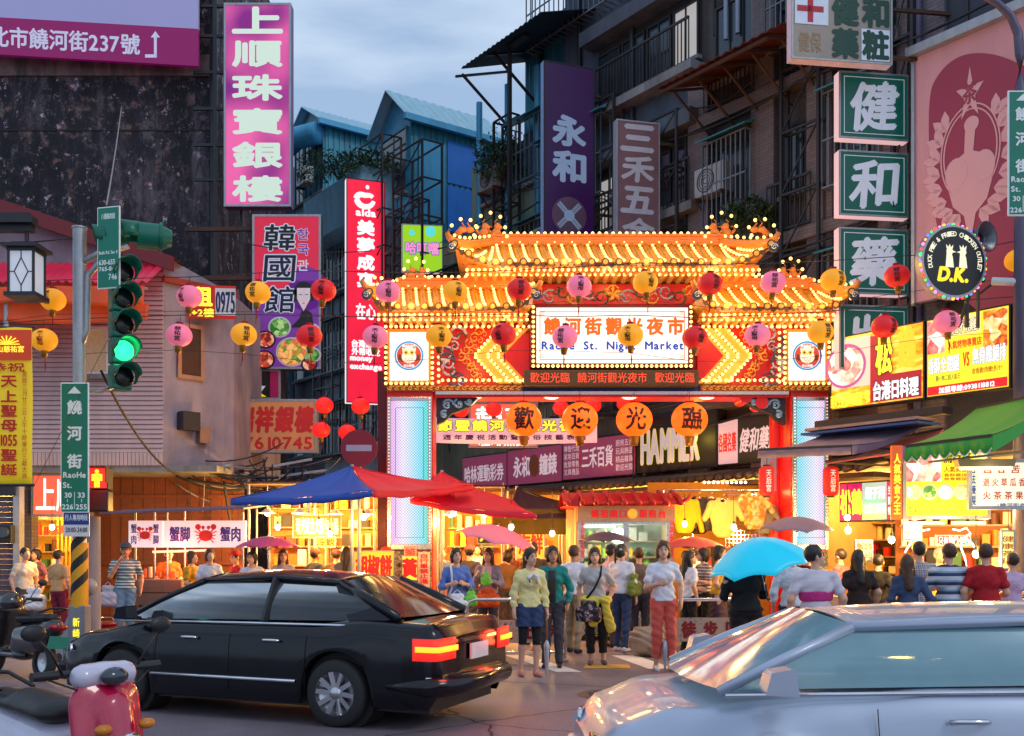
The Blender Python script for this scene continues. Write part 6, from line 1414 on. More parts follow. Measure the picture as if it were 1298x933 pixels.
def sdf_obj(name,prims,m,parent,h=.014,**kw):
    V,Q=sdf_mesh(prims,h,**kw)
    if len(V)==0:return None
    me=bpy.data.meshes.new(name);me.vertices.add(len(V));me.vertices.foreach_set('co',V.ravel())
    me.loops.add(len(Q)*4);me.loops.foreach_set('vertex_index',Q.ravel());me.polygons.add(len(Q));me.polygons.foreach_set('loop_start',np.arange(len(Q))*4)
    try:me.polygons.foreach_set('loop_total',np.full(len(Q),4))
    except Exception:pass
    me.update(calc_edges=True);me.validate();me.polygons.foreach_set('use_smooth',np.ones(len(me.polygons),bool));me.materials.append(m)
    return link(bpy.data.objects.new(name,me),parent)

def fab(name,rgb,rough=.85,**k):return mat('fabric '+name,lin(rgb),rough,var=.15,scale=9,bump=.6,bscale=24,**k)
SKIN=[mat('skin light',lin((214,166,140)),.5,var=.06,scale=20,bump=.03),mat('skin tan',lin((186,132,102)),.5,var=.06,scale=20,bump=.03)]
HAIR=mat('black brown hair',(.018,.012,.010),.45,var=.4,scale=40,bump=.3,bscale=60,stretch=(4,4,.6));HAIRB=mat('brown hair',(.07,.03,.015),.5,var=.4,scale=40,bump=.3,stretch=(4,4,.6));HAIRR=mat('auburn hair',(.16,.05,.02),.5,var=.4,scale=40,bump=.3,stretch=(4,4,.6))
m_eye=mat('dark iris',(.01,.008,.006),.2);m_brow=mat('eyebrow hair',(.03,.02,.015),.7);m_lip=mat('lips',lin((176,84,80)),.45)
PTS={};RP=random.Random(77);AR=['down','relax','front','bag','hip','relax','chest']
def person(px,Y,H,yaw,label,top,bottom,hair='short',hairm=None,tlen='tee',blen='pants',arms=None,skin=0,shoes=None,h=.013,group=None,leg=(0,0),build=1.0,gender='f',look=0,X_=None,cap=None,low=0.0,neck=0,name='person',seat=False):
    """feet at pixel column px, depth Y; faces -y when yaw = 0 (towards the camera)"""
    s=H/1.70;x=X(px,Y)if X_ is None else X_
    if leg==(0,0):leg=(RP.uniform(-.04,.09),RP.uniform(-.06,.06))
    if arms is None:arms=(RP.choice(AR),RP.choice(AR))
    if not look:look=RP.uniform(-.45,.45)
    t=thing(name,label,'person',(x,Y,low),yaw,group);t.rotation_euler=(RP.uniform(-.015,.03),RP.uniform(-.025,.025),yaw)
    sk=SKIN[skin];bw=build;sh=(.152 if gender=='f' else .178)*(.5+.5*bw);hipw=.085
    V3=lambda a,b,c:np.array((a*s,b*s,c*s))
    hc=V3(0,-.015,1.585);
    la,ra=arms or('down','down')
    def arm(kind,sd):
        S=V3(sd*sh,.0,1.352)
        P={'down':((.06,.02,1.10),(.075,-.05,.87)),'relax':((.09,.05,1.12),(.07,-.04,.90)),'face':((.07,-.10,1.13),(-.06,-.17,1.40)),'chest':((.08,-.02,1.10),(-.05,-.22,1.16)),
             'front':((.07,-.02,1.10),(-.02,-.26,1.05)),'up':((.07,-.08,1.18),(.03,-.24,1.38)),'hip':((.13,.07,1.12),(.05,-.03,.98)),'bag':((.07,.03,1.10),(.04,-.12,.98)),
             'neckhand':((.10,-.12,1.28),(-.10,-.05,1.46)),'point':((.15,-.12,1.22),(.25,-.3,1.15)),'ride':((.07,-.14,1.12),(.09,-.40,1.04)),'hold':((.06,-.06,1.10),(.0,-.26,1.26))}[kind]
        E_=V3(sd*(sh+P[0][0]),P[0][1],P[0][2]);Wt=V3(sd*(sh+P[1][0]),P[1][1],P[1][2]);return S,E_,Wt
    arm_j={1:arm(la,1),-1:arm(ra,-1)}
    leg_j={}
    for sd,st in((1,leg[0]),(-1,leg[1])):
        hip=V3(sd*hipw,0,.90);kn=V3(sd*(hipw+.005),-.02-st*.5,.49);an=V3(sd*(hipw+.01),.03-st,.09)
        if seat:kn=V3(sd*.13,-.40,.80);an=V3(sd*.12,-.44,.37)
        leg_j[sd]=(hip,kn,an)
    # body
    B=[ellip(V3(0,.0,1.25),np.array((.135*bw*(.9+sh),.095*bw,.17))*s),ellip(V3(0,.0,1.06),np.array((.115*bw,.085*bw,.13))*s),ellip(V3(0,.01,.93),np.array((.145*bw,.105*bw,.12))*s),capsule(V3(-sh*.9,.0,1.36),V3(0,0,1.405),.046*s,.05*s),capsule(V3(sh*.9,.0,1.36),V3(0,0,1.405),.046*s,.05*s),
         capsule(V3(0,.01,1.38),V3(0,0,1.50),.05*s,.046*s)]
    R=None
    if look:c_,s_=math.cos(look),math.sin(look);R=np.array([[c_,-s_,0],[s_,c_,0],[0,0,1]])
    def Hd(a,b,c):
        v=np.array((a,b,c))*s
        if R is not None:v=R@v
        return hc+v
    RR=R if R is not None else None
    B+=[ellip(Hd(0,.012,.02),np.array((.076,.092,.098))*s,RR),ellip(Hd(0,-.028,-.035),np.array((.057,.062,.072))*s,RR),capsule(Hd(0,-.085,.005),Hd(0,-.103,-.022),.009*s,.014*s),ellip(Hd(.078,.01,-.01),np.array((.012,.02,.03))*s),ellip(Hd(-.078,.01,-.01),np.array((.012,.02,.03))*s),capsule(Hd(-.02,-.088,-.052),Hd(.02,-.088,-.052),.010*s,.010*s),ellip(Hd(0,-.075,-.09),np.array((.022,.02,.018))*s)]
    for sd in(1,-1):
        S,E_,Wt=arm_j[sd];B+=[capsule(S,E_,.045*s*bw,.036*s*bw),capsule(E_,E_+(Wt-E_)*.35,.037*s*bw,.038*s*bw),capsule(E_+(Wt-E_)*.35,Wt,.038*s*bw,.024*s)]
        d=(Wt-E_)/np.linalg.norm(Wt-E_);side=np.cross(d,V3(1,0,0)if abs(d[0])<.8 else V3(0,0,1));side/=np.linalg.norm(side);pn=np.cross(d,side)
        inn=-pn if(pn[0]*sd>0)else pn
        Pm=Wt+d*.05*s;B+=[capsule(Wt+d*.01*s+side*.012*s,Pm+side*.02*s,.016*s,.014*s),capsule(Wt+d*.01*s-side*.012*s,Pm-side*.02*s,.016*s,.014*s)]
        for i,(o_,L_)in enumerate(((-.027,.058),(-.009,.068),(.009,.064),(.027,.05))):
            a=Pm+side*o_*s+d*.012*s;k1=a+(d*.55+inn*.12)*L_*s;B+=[capsule(a,k1,.0088*s,.008*s),capsule(k1,k1+(d*.35+inn*.3)*L_*s,.008*s,.0068*s)]
        fs=side if side[1]<0 else-side
        B+=[capsule(Wt+d*.02*s+fs*.02*s,Wt+d*.062*s+fs*.045*s+inn*.012*s,.011*s,.008*s)]
        hip,kn,an=leg_j[sd];cm=kn+(an-kn)*.3
        B+=[capsule(hip,kn,.082*s*bw,.05*s*bw),capsule(kn,cm+np.array((0,.015*s,0)),.048*s*bw,.052*s*bw),capsule(cm+np.array((0,.012*s,0)),an,.05*s*bw,.032*s),capsule(an+V3(0,.01,-.05),an+V3(sd*.015,-.13,-.062),.034*s,.026*s)]
    sdf_obj('body',B,sk,t,h*.85,k=.022*s)
    # face
    if h<=.015:
        for sd in(1,-1):
            f=MB();f.ball(Hd(sd*.029,-.082,.012),(.0125*s,.008*s,.007*s),10,6);f.obj('eye',m_eye,t)
            f=MB();f.tube([Hd(sd*.014,-.088,.033),Hd(sd*.03,-.088,.038),Hd(sd*.045,-.078,.034)],.0035*s,5);f.obj('eyebrow',m_brow,t)
        f=MB();f.tube([Hd(-.022,-.088,-.05),Hd(0,-.100,-.052),Hd(.022,-.088,-.05)],[.003*s,.0065*s,.003*s],6);f.obj('mouth',m_lip,t)
    # clothes
    I=.017*s
    if top is not None:
        lo_z={'short':.92,'long':.84,'dress':.60}.get('short' if tlen in('tee','long','vest','cardigan')else tlen,.92)
        C=[ellip(V3(0,.0,1.25),np.array((.135*bw*(.9+sh)+.022,.095*bw+.022,.19))*s),ellip(V3(0,.0,1.04),np.array((.125*bw+.02,.09*bw+.022,.16))*s),ellip(V3(0,.01,.93),np.array((.15*bw+.024,.11*bw+.024,.15))*s),capsule(V3(-sh*.92,.0,1.355),V3(0,0,1.402),.056*s,.062*s),capsule(V3(sh*.92,.0,1.355),V3(0,0,1.402),.056*s,.062*s)]
        if gender=='f':C+=[ellip(V3(.06,-.085,1.24),np.array((.06,.05,.055))*s),ellip(V3(-.06,-.085,1.24),np.array((.06,.05,.055))*s)]
        for sd in(1,-1):
            S,E_,Wt=arm_j[sd]
            if tlen in('tee',):C+=[capsule(S,S+(E_-S)*.62,.062*s,.06*s)]
            elif tlen in('long','cardigan','jacket'):C+=[capsule(S,E_,.062*s,.052*s),capsule(E_,E_+(Wt-E_)*.93,.052*s,.038*s)]
            elif tlen=='three':C+=[capsule(S,E_,.062*s,.052*s),capsule(E_,E_+(Wt-E_)*.4,.052*s,.048*s)]
            else:C+=[capsule(S,S+(E_-S)*.12,.06*s,.06*s)]
        sdf_obj('top',C,top,t,h,k=.03*s,cuts=[(V3(0,0,lo_z),(0,0,-1)),(V3(0,0,1.448),(0,0,1))],subs=[capsule(V3(0,-.03,1.45),V3(0,-.05,1.5),.065*s,.08*s)]if neck==0 else(),noise=.007*s,nscale=17/s)
    if bottom is not None:
        zc={'pants':.06,'capri':.30,'crop':.17,'shorts':.66,'skirt':.45,'leggings':.42}[blen]
        L_=[ellip(V3(0,.01,.93),np.array((.148*bw+.008,.11*bw+.01,.125))*s)]
        if blen=='skirt':L_+=[capsule(V3(0,.01,.9),V3(0,.0,.45),.15*s,.19*s,(1,1.2,1))]
        else:
            for sd in(1,-1):
                hip,kn,an=leg_j[sd];r1,r2,r3=(.1,.066,.058)if blen!='leggings' else(.088,.055,.05)
                if blen=='shorts':r1,r2=.108,.1
                L_+=[capsule(hip,kn,r1*s*bw,r2*s*bw),capsule(kn,an,r2*s*bw,r3*s),capsule(kn,kn+(an-kn)*.35+np.array((0,.016*s,0)),r2*s*bw,(r2+.004)*s*bw)]
        sdf_obj('skirt' if blen=='skirt' else('shorts' if blen=='shorts' else 'trousers'),L_,bottom,t,h,k=.02*s,cuts=[(V3(0,0,zc if not seat else .4),(0,0,-1)),(V3(0,0,.975),(0,0,1))],noise=.006*s,nscale=19/s)
    sm=shoes or m_black
    for sd in(1,-1):
        an=leg_j[sd][2];sdf_obj('shoe',[capsule(an+V3(0,.025,-.055),an+V3(sd*.015,-.14,-.062),.04*s,.033*s),capsule(an+V3(0,.03,-.045),an+V3(0,.03,-.03),.038*s,.036*s)],sm,t,h,k=.015,cuts=[(V3(0,0,.004),(0,0,-1)),(V3(0,0,.085 if not seat else .37),(0,0,1))])
    # hair
    hm=hairm or HAIR
    if hair!='none':
        Hh=[ellip(Hd(0,.02,.032),np.array((.088,.103,.103))*s,RR)]
        if hair in('bob','long','pony'):Hh+=[ellip(Hd(0,.045,-.0),np.array((.09,.08,.10))*s,RR)]
        if hair=='bob':Hh+=[capsule(Hd(.07,.02,.0),Hd(.072,.0,-.085),.03*s,.026*s),capsule(Hd(-.07,.02,.0),Hd(-.072,.0,-.085),.03*s,.026*s),capsule(Hd(0,.06,0),Hd(0,.055,-.09),.06*s,.05*s)]
        if hair=='long':Hh+=[capsule(Hd(.06,.03,.0),V3(.09,-.02,1.32),.036*s,.03*s),capsule(Hd(-.06,.03,.0),V3(-.09,-.02,1.32),.036*s,.03*s),capsule(Hd(0,.06,.0),V3(0,.10,1.27),.075*s,.055*s)]
        if hair=='pony':Hh+=[capsule(Hd(0,.1,.05),Hd(0,.14,.03),.03*s,.03*s),capsule(Hd(0,.14,.03),Hd(0,.15,-.18),.032*s,.012*s),]
        sub=[ellip(Hd(0,-.085,-.03),np.array((.066,.07,.092))*s,RR)]
        if hair in('short',):sub.append(ellip(Hd(0,-.03,-.1),np.array((.11,.1,.075))*s,RR))
        sdf_obj('hair',Hh,hm,t,h*.9,k=.02*s,subs=sub,noise=.003*s,nscale=45)
    if cap is not None:
        q=Hd(0,.012,.065);sdf_obj('cap',[ellip(q,np.array((.095,.108,.082))*s,RR),capsule(Hd(-.03,-.11,.06),Hd(.03,-.11,.06),.035*s,.035*s,(1,1,2.6)),capsule(Hd(-.02,-.145,.055),Hd(.02,-.145,.055),.03*s,.03*s,(1,1,3))],cap,t,h,k=.01,cuts=[(Hd(0,0,.045),(0,0,-1))])
    t['_s']=s;PTS[t.name]=(arm_j,s,leg_j)
    return t
def wrist(t,sd,ext=.05):
    arm_j,s,_=PTS[t.name];S,E_,W_=arm_j[sd];d=(W_-E_)/np.linalg.norm(W_-E_);return W_+d*ext*s
def world_of(t,v):
    c,s=math.cos(t.rotation_euler[2]),math.sin(t.rotation_euler[2]);return Vector((t.location.x+c*v[0]-s*v[1],t.location.y+s*v[0]+c*v[1],t.location.z+v[2]))
def strap(t,pts,m,w=.014,name='strap'):
    q=MB();q.tube([tuple(p)for p in pts],w,6);return q.obj(name,m,t)
def bag(loc,size,m,name,label,cat='bag',rz=0,handle=True,strapm=None,h=.014,top_to=None):
    t=thing(name,label,cat,tuple(loc),rz);w,d,hh=size
    sdf_obj('bag_body',[capsule((-w*.16,0,-hh*.22),(w*.16,0,-hh*.22),hh*.14,hh*.14,(1,1.3,1)),capsule((-w*.3,0,-hh*.55),(w*.3,0,-hh*.55),hh*.2,hh*.2,(1,hh*.4/d,1)),capsule((-w*.3,0,-hh*.8),(w*.3,0,-hh*.8),hh*.18,hh*.18,(1,hh*.36/d,1))],m,t,h,k=.04,noise=.006,nscale=25)
    if handle:
        q=MB();q.tube([(-w*.2,0,-hh*.2),(-w*.12,0,-.01),(0,0,.02),(w*.12,0,-.01),(w*.2,0,-hh*.2)],.007,6);q.obj('handle',strapm or m,t)
    return t
def umbrella(loc,R,m,label,tilt=(0,0),rz=0,shaft=.8,n=8,depth=.32,hm=None,group=None,name='umbrella'):
    """loc = top of the canopy"""
    t=thing(name,label,'umbrella',tuple(loc),rz,group);t.rotation_euler=(tilt[0],tilt[1],rz)
    q=MB()
    def f(u,v):
        a=2*PI*u;r=R*v;sc=1-.10*(.35+.65*v)*abs(math.sin(n*a/2));dz=-depth*R*(v**1.9)-.03*R*v*v+.07*R*v*v*v*abs(math.sin(n*a/2))
        return(r*sc*math.cos(a),r*sc*math.sin(a),dz)
    q.grid(f,n*6,10);q.obj('canopy',m,t,solid=.004)
    q=MB()
    for k in range(n):a=2*PI*k/n;q.tube([(R*v*math.cos(a),R*v*math.sin(a),-depth*R*v**1.9-.036*R*v*v-.012)for v in(.03,.3,.55,.8,.99)],.005,5);q.tube([(0,0,-.42*R),(R*.5*math.cos(a),R*.5*math.sin(a),-depth*R*.5**1.9-.02)],.004,4)
    o=q.obj('ribs',m_chrome,t)
    q=MB();q.cyl((0,0,-shaft),(0,0,.05),.008);q.obj('shaft',m_chrome,t);q=MB();q.tube([(0,0,-shaft+.08),(0,0,-shaft-.02),(.02,0,-shaft-.05),(.045,0,-shaft-.03)],.014,8);q.obj('handle',hm or m_black,t);return t
PK=dict(h=.012);MD=dict(h=.014);FR=dict(h=.019)
m_denim=fab('denim',(46,66,104));m_denl=fab('light denim',(108,140,170));m_blackf=fab('black',(20,18,22));m_coral=fab('coral',(226,98,84));m_khaki=fab('khaki',(150,134,108));m_greyf=fab('charcoal',(64,62,74));m_whitef=fab('white',(226,226,236));m_teal=fab('teal',(24,132,128));m_yelf=fab('pale yellow',(232,222,156))
# -- the group waiting at the crossing
A=person(670,13.4,1.66,.25,'young woman in a pale yellow cardigan, denim skirt and black leggings holding a furled umbrella',m_yelf,m_denim,'pony',tlen='long',blen='shorts',arms=('down','down'),shoes=fab('pink flats',(196,128,118)),look=.35,**PK)
lg_=PTS[A.name][2];s=PTS[A.name][1]
sdf_obj('leggings',[capsule(lg_[sd][0],lg_[sd][1],.088*s,.056*s)for sd in(1,-1)]+[capsule(lg_[sd][1],lg_[sd][1]+(lg_[sd][2]-lg_[sd][1])*.2,.056*s,.055*s)for sd in(1,-1)],m_blackf,A,.013,k=.01,cuts=[((0,0,.42*s),(0,0,-1)),((0,0,.8),(0,0,1))])
for k in range(7):MB().ball((.0,-.128-.004*abs(3-k),(1.32-k*.055)*s),.008,6,4).obj('button',mat('pearl button',(.6,.58,.5),.3),A)
bw_=MB();bw_.tube([(-.01,-.13,1.36*s),(-.06,-.15,1.32*s),(-.04,-.155,1.25*s)],[.02,.03,.012],6);bw_.tube([(.01,-.13,1.36*s),(.06,-.15,1.33*s),(.05,-.155,1.24*s)],[.02,.03,.012],6);bw_.obj('neck_bow',m_whitef,A)
wp=world_of(A,wrist(A,1,.09))
t=thing('furled_umbrella','silver furled umbrella hanging from the hand of the woman in yellow','umbrella',(wp.x,wp.y,wp.z));q=MB();q.lathe([(.004,-.82),(.012,-.78),(.03,-.5),(.035,-.36),(.012,-.3)],n=14,rmod=lambda i:1+.15*(i%2));q.obj('canopy_roll',mat('silver cloth',lin((186,190,204)),.3,.4),t);q=MB();q.cyl((0,0,-.8),(0,0,.02),.007);q.tube([(0,0,-.3),(0,0,.02),(.02,0,.05),(.05,0,.03)],.011,8);q.obj('shaft',mat('orange wood',lin((190,120,60)),.4),t)
Bp=person(700,14.3,1.69,-.1,'woman in an open teal cardigan over a black beaded top behind the one in yellow',m_teal,m_greyf,'bob',tlen='long',blen='pants',arms=('relax','down'),look=.2,skin=1,shoes=m_black,**PK)
s=PTS[Bp.name][1];sdf_obj('inner_top',[ellip((0,-.03*s,1.17*s),np.array((.15,.128,.4))*s),ellip((0,-.05*s,1.24*s),np.array((.14,.105,.13))*s)],mat('black beaded cloth',(.02,.02,.022),.5,scale=60,var=.9),Bp,.012,k=.02,cuts=[((0,0,.93*s),(0,0,-1)),((0,0,1.37*s),(0,0,1)),((.055,0,0),(1,0,0)),((-.055,0,0),(-1,0,0))])
C=person(757,14.65,1.67,-.05,'woman in a grey tee and black capris with a yellow jacket round her waist',fab('light grey',(186,184,186)),m_blackf,'bob',tlen='tee',blen='crop',arms=('hip','relax'),shoes=fab('dark silver shoe',(90,84,90)),**PK)
s=PTS[C.name][1];strap(C,[(.09,-.02,1.44*s),(.07,-.13,1.3*s),(-.02,-.155,1.12*s),(-.13,-.13,.98*s)],m_blackf,.016,'bag_strap')
sdf_obj('waist_jacket',[capsule((-.15,-.04,.96*s),(.16,-.04,.95*s),.07,.07,(1,.62,1.2)),capsule((.12,-.11,.93*s),(.2,-.06,.55*s),.05,.08,(1,1.4,1)),capsule((.0,-.13,.92*s),(.02,-.13,.68*s),.03,.05,(1,1.4,1)),capsule((-.1,-.12,.9*s),(-.05,-.12,.62*s),.05,.06,(1,1.5,1))],fab('lemon',(232,216,84)),C,.013,k=.04,noise=.007,nscale=25)
wpb=world_of(C,np.array((-.13,-.2,.98*s)))
bag(wpb,(.40,.14,.34),rampmat('black and white floral canvas',[(.3,(.02,.02,.03)),(.47,(.03,.03,.05)),(.5,(.55,.5,.55)),(.6,(.25,.08,.12)),(.7,(.02,.02,.02))],22,3,kind='voronoi',bump=0),'shoulder_bag','black and white floral shoulder bag worn by the woman in the grey tee',handle=False)
D=person(787,16.5,1.72,PI-.5,'ponytailed woman seen from behind in a white top and jeans',m_whitef,m_denim,'pony',tlen='three',blen='pants',arms=('bag','down'),shoes=m_whitef,look=-.4,**MD)
q=MB();q.ball((.03,.09,1.66),(.035,.02,.02));q.ball((-.02,.1,1.64),(.03,.02,.02));q.obj('hair_clip',mat('mint clip',(.3,.6,.5),.3),D)
bag(world_of(D,np.array((-.22,-.02,1.3))),(.3,.14,.42),fab('olive bag',(120,134,60)),'shoulder_bag','olive green shoulder bag of the ponytailed woman',rz=.9)
E=person(842,13.95,1.76,.1,'woman in a white tee and coral trousers raising a hand to her chin',m_whitef,m_coral,'bob',HAIRB,tlen='tee',blen='crop',arms=('relax','chest'),shoes=mat('white glossy shoe',(.75,.74,.74),.2),look=-.2,leg=(.03,-.02),**PK)
wq=world_of(E,wrist(E,-1,.02))
t=thing('furled_umbrella','small silver furled umbrella standing by the feet of the woman in coral trousers','umbrella',(X(843,13.9),13.9,.42));q=MB();q.lathe([(.004,-.42),(.012,-.4),(.035,-.15),(.03,-.03),(.01,0)],n=14,rmod=lambda i:1+.15*(i%2));q.obj('canopy_roll',MATS['silver cloth'],t);q=MB();q.cyl((0,0,-.4),(0,0,.08),.006);q.obj('shaft',m_chrome,t)
P3=person(580,15.6,1.66,.15,'woman in a blue shirt looking down at her phone behind the steel barrier',fab('blue chambray',(92,122,196)),m_greyf,'bob',tlen='three',blen='pants',arms=('chest','chest'),**PK)
s=PTS[P3.name][1];strap(P3,[(-.09,-.05,1.44*s),(-.085,-.125,1.3*s),(-.08,-.135,1.1*s),(-.13,-.1,.96*s)],m_whitef,.018,'bag_strap')
t=thing('phone','dark mobile phone in the hands of the woman in the blue shirt','phone',tuple(world_of(P3,np.array((0,-.27,1.15*s)))));MB().box((0,0,0),(.07,.012,.13),Matrix.Rotation(-.8,3,'X')).obj('phone_body',m_black,t,bevel=.004)
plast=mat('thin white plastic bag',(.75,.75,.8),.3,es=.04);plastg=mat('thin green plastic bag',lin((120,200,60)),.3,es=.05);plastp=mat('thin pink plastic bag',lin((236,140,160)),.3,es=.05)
bag(world_of(P3,np.array((-.03,-.26,1.02))),(.34,.2,.36),plast,'plastic_bag','white plastic bag hanging in front of the woman in the blue shirt');bag(world_of(P3,np.array((.18,-.24,1.05))),(.18,.12,.26),plastg,'plastic_bag','green plastic bag beside the white one of the woman in blue')
P4=person(619,16.6,1.66,-.1,'woman with long brown hair in a grey cardigan and pink top under a pink umbrella',fab('grey cardigan',(156,146,156)),m_greyf,'long',HAIRB,tlen='long',blen='pants',arms=('chest','hold'),**MD)
s=PTS[P4.name][1];sdf_obj('inner_top',[ellip((0,-.03*s,1.15*s),np.array((.15,.128,.4))*s),ellip((0,-.05*s,1.24*s),np.array((.14,.105,.13))*s)],fab('pale pink',(226,188,196)),P4,.014,k=.02,cuts=[((.07,0,0),(1,0,0)),((-.07,0,0),(-1,0,0)),((0,0,.9),(0,0,-1)),((0,0,1.37),(0,0,1))])
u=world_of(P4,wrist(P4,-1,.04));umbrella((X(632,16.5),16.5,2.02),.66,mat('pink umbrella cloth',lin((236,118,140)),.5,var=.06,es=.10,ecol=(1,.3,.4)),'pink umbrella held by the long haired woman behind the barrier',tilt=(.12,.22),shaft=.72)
bag(world_of(P4,np.array((.02,-.25,1.05))),(.44,.16,.34),fab('orange bag',(226,84,20)),'handbag','bright orange handbag held behind the steel barrier');bag(world_of(P4,np.array((.0,-.3,1.30))),(.14,.1,.24),plastg,'plastic_bag','small green plastic bag held by the long haired woman')
person(595,18.2,1.70,2.6,'man in a pink cap and dark shirt behind the pink umbrella',m_greyf,m_greyf,'short',gender='m',cap=fab('dusty pink cap',(176,90,104)),**MD)
person(677,17.6,1.76,PI+.3,'man with brown hair in an olive shirt seen from behind near the kiosk',fab('olive brown',(104,76,48)),m_khaki,'short',HAIRB,gender='m',**MD)
person(727,16.3,1.70,PI-.4,'man in a white shirt and khaki trousers walking away left of the kiosk',m_whitef,m_khaki,'short',HAIRB,gender='m',leg=(.12,-.08),skin=1,**MD)
person(772,17.2,1.70,2.0,'person in a dark cap and lilac shirt behind the ponytailed woman',fab('lilac',(176,150,190)),m_greyf,'short',gender='m',cap=fab('navy cap',(30,30,50)),**MD)
person(812,16.9,1.66,PI,'blurred shopper in a brown shirt right behind the woman in coral trousers',fab('taupe',(120,98,84)),m_greyf,'short',HAIRB,**FR)
person(872,16.4,1.62,1.9,'woman in a white top with loose dark hair turned to the stalls',m_whitef,m_blackf,'long',tlen='tee',arms=('front','relax'),**MD)
person(893,17.3,1.66,-1.2,'woman with striped top beside the one in yellow at the clothes shop',stripemat('fine striped cloth',[(0,(.5,.45,.42)),(.5,(.12,.1,.12))],.05),m_blackf,'bob',tlen='tee',arms=('chest','front'),**MD)
person(910,16.6,1.70,1.3,'woman in a yellow vest and dark skirt at the barrier left of the cyan umbrella',fab('mustard',(200,166,40)),fab('plum skirt',(70,50,70)),'bob',tlen='vest',blen='skirt',arms=('front','bag'),**MD)
umbrella((X(878,17.8),17.8,1.86),.6,mat('coral umbrella cloth',lin((206,84,76)),.5),'dull red umbrella in the crowd between kiosk and clothes shop',shaft=.7)
umbrella((X(768,18.0),18.0,1.95),.52,mat('charcoal umbrella cloth',lin((84,76,92)),.5),'charcoal umbrella in front of the kiosk window',shaft=.7)
# cyan umbrella and its bearer
Fp=person(948,12.6,1.66,PI+.1,'person all in black under the bright cyan umbrella, seen from behind',m_blackf,m_blackf,'short',tlen='long',build=1.25,arms=('hold','hold'),gender='m',**MD)
umbrella((X(957,12.5),12.5,Z(683,12.5)),.63,mat('cyan umbrella cloth',lin((16,176,214)),.4,var=.05,es=.3,ecol=(0,.75,1)),'bright cyan umbrella over a person in black',tilt=(.20,-.24),shaft=.75,depth=.5)  # cloth glows by itself, its brightness is put into the emission
umbrella((X(1010,15.2),15.2,Z(655,15.2)),.55,mat('mauve umbrella cloth',lin((150,118,128)),.6,es=.05),'mauve umbrella above the cyan one in front of the right pillar',shaft=.7,tilt=(.1,0))
person(1006,13.4,1.68,PI-.2,'person in a white shirt walking behind the man in the magenta striped tee',m_whitef,m_greyf,'short',gender='m',tlen='three',**MD)
m_mag=stripemat('white tee with magenta band',[(0,(.62,.6,.68)),(.08,(.5,.3,.4)),(.10,(.62,.6,.68)),(.5,(.62,.6,.68)),(.52,(.5,.3,.4)),(.54,(.62,.6,.68))],.1)
G=person(1037,11.2,1.70,PI-.1,'man in a white tee with a magenta band turning his head to the right',m_mag,fab('beige trousers',(150,130,120)),'short',gender='m',tlen='tee',build=1.12,look=-1.35,arms=('relax','relax'),**PK)
s=PTS[G.name][1];sdf_obj('magenta_band',[ellip((0,0,1.2*s),np.array((.135*1.12*1.095+.027,.095*1.12+.027,.19))*s),ellip((0,0,1.10*s),np.array((.125*1.12+.026,.09*1.12+.028,.2))*s)],fab('magenta',(196,50,130)),G,.013,k=.02,cuts=[((0,0,1.10*s),(0,0,-1)),((0,0,1.21*s),(0,0,1))],noise=.004,nscale=14)
person(1022,15.4,1.66,2.8,'person with auburn hair and a red collar behind the mauve umbrella',fab('dark red',(130,20,30)),m_greyf,'short',HAIRR,**FR)
person(1088,13.6,1.64,PI,'woman with long dark hair, dark top and mauve skirt, seen from behind',fab('black brown',(40,26,28)),fab('mauve skirt',(150,100,120)),'long',tlen='tee',blen='skirt',build=1.15,**MD)
person(1113,15.6,1.56,2.5,'short haired person in a black top by the right food stall',m_blackf,m_greyf,'short',tlen='tee',**MD)
person(1066,16.8,1.64,-2.4,'person with dark hair and pink top at the foot of the right pillar',fab('dusty pink',(170,90,100)),m_greyf,'short',**FR)
m_pl=stripemat('blue plaid cloth',[(0,(.42,.44,.5)),(.3,(.1,.12,.2)),(.5,(.3,.32,.4)),(.8,(.05,.06,.12))],.06,plaid=True)
person(1166,13.8,1.75,PI+.1,'man in a blue plaid shirt seen from behind at the right stall',m_pl,m_denim,'short',gender='m',tlen='tee',arms=('bag','front'),**PK)
person(1150,12.9,1.58,PI-.2,'woman with long brown hair in a denim jacket left of the plaid shirt',fab('denim jacket',(58,76,110)),m_denim,'long',HAIRB,tlen='long',**MD)
m_bs=stripemat('navy and white wide stripes',[(0,(.55,.6,.68)),(.45,(.03,.05,.12)),(.8,(.2,.32,.45))],.115)
person(1206,13.0,1.72,PI-.15,'man in a navy and white striped polo seen from behind on the right',m_bs,m_greyf,'short',HAIRB,gender='m',build=1.15,**PK)
person(1252,12.8,1.72,2.7,'woman in a red vest with pink sleeves right of the striped polo',fab('crimson vest',(176,20,36)),m_greyf,'short',HAIRB,tlen='tee',build=1.1,arms=('relax','front'),look=.3,**PK)
person(1281,13.6,1.60,2.9,'person in a pale violet shirt at the far right edge',fab('pale violet',(190,170,206)),m_greyf,'short',tlen='tee',**FR)
person(1188,16.2,1.66,0,'stall keeper with grey hair behind the men at the right stall',fab('grey tee',(150,150,150)),m_greyf,'short',mat('grey hair',(.25,.24,.23),.6),**FR)
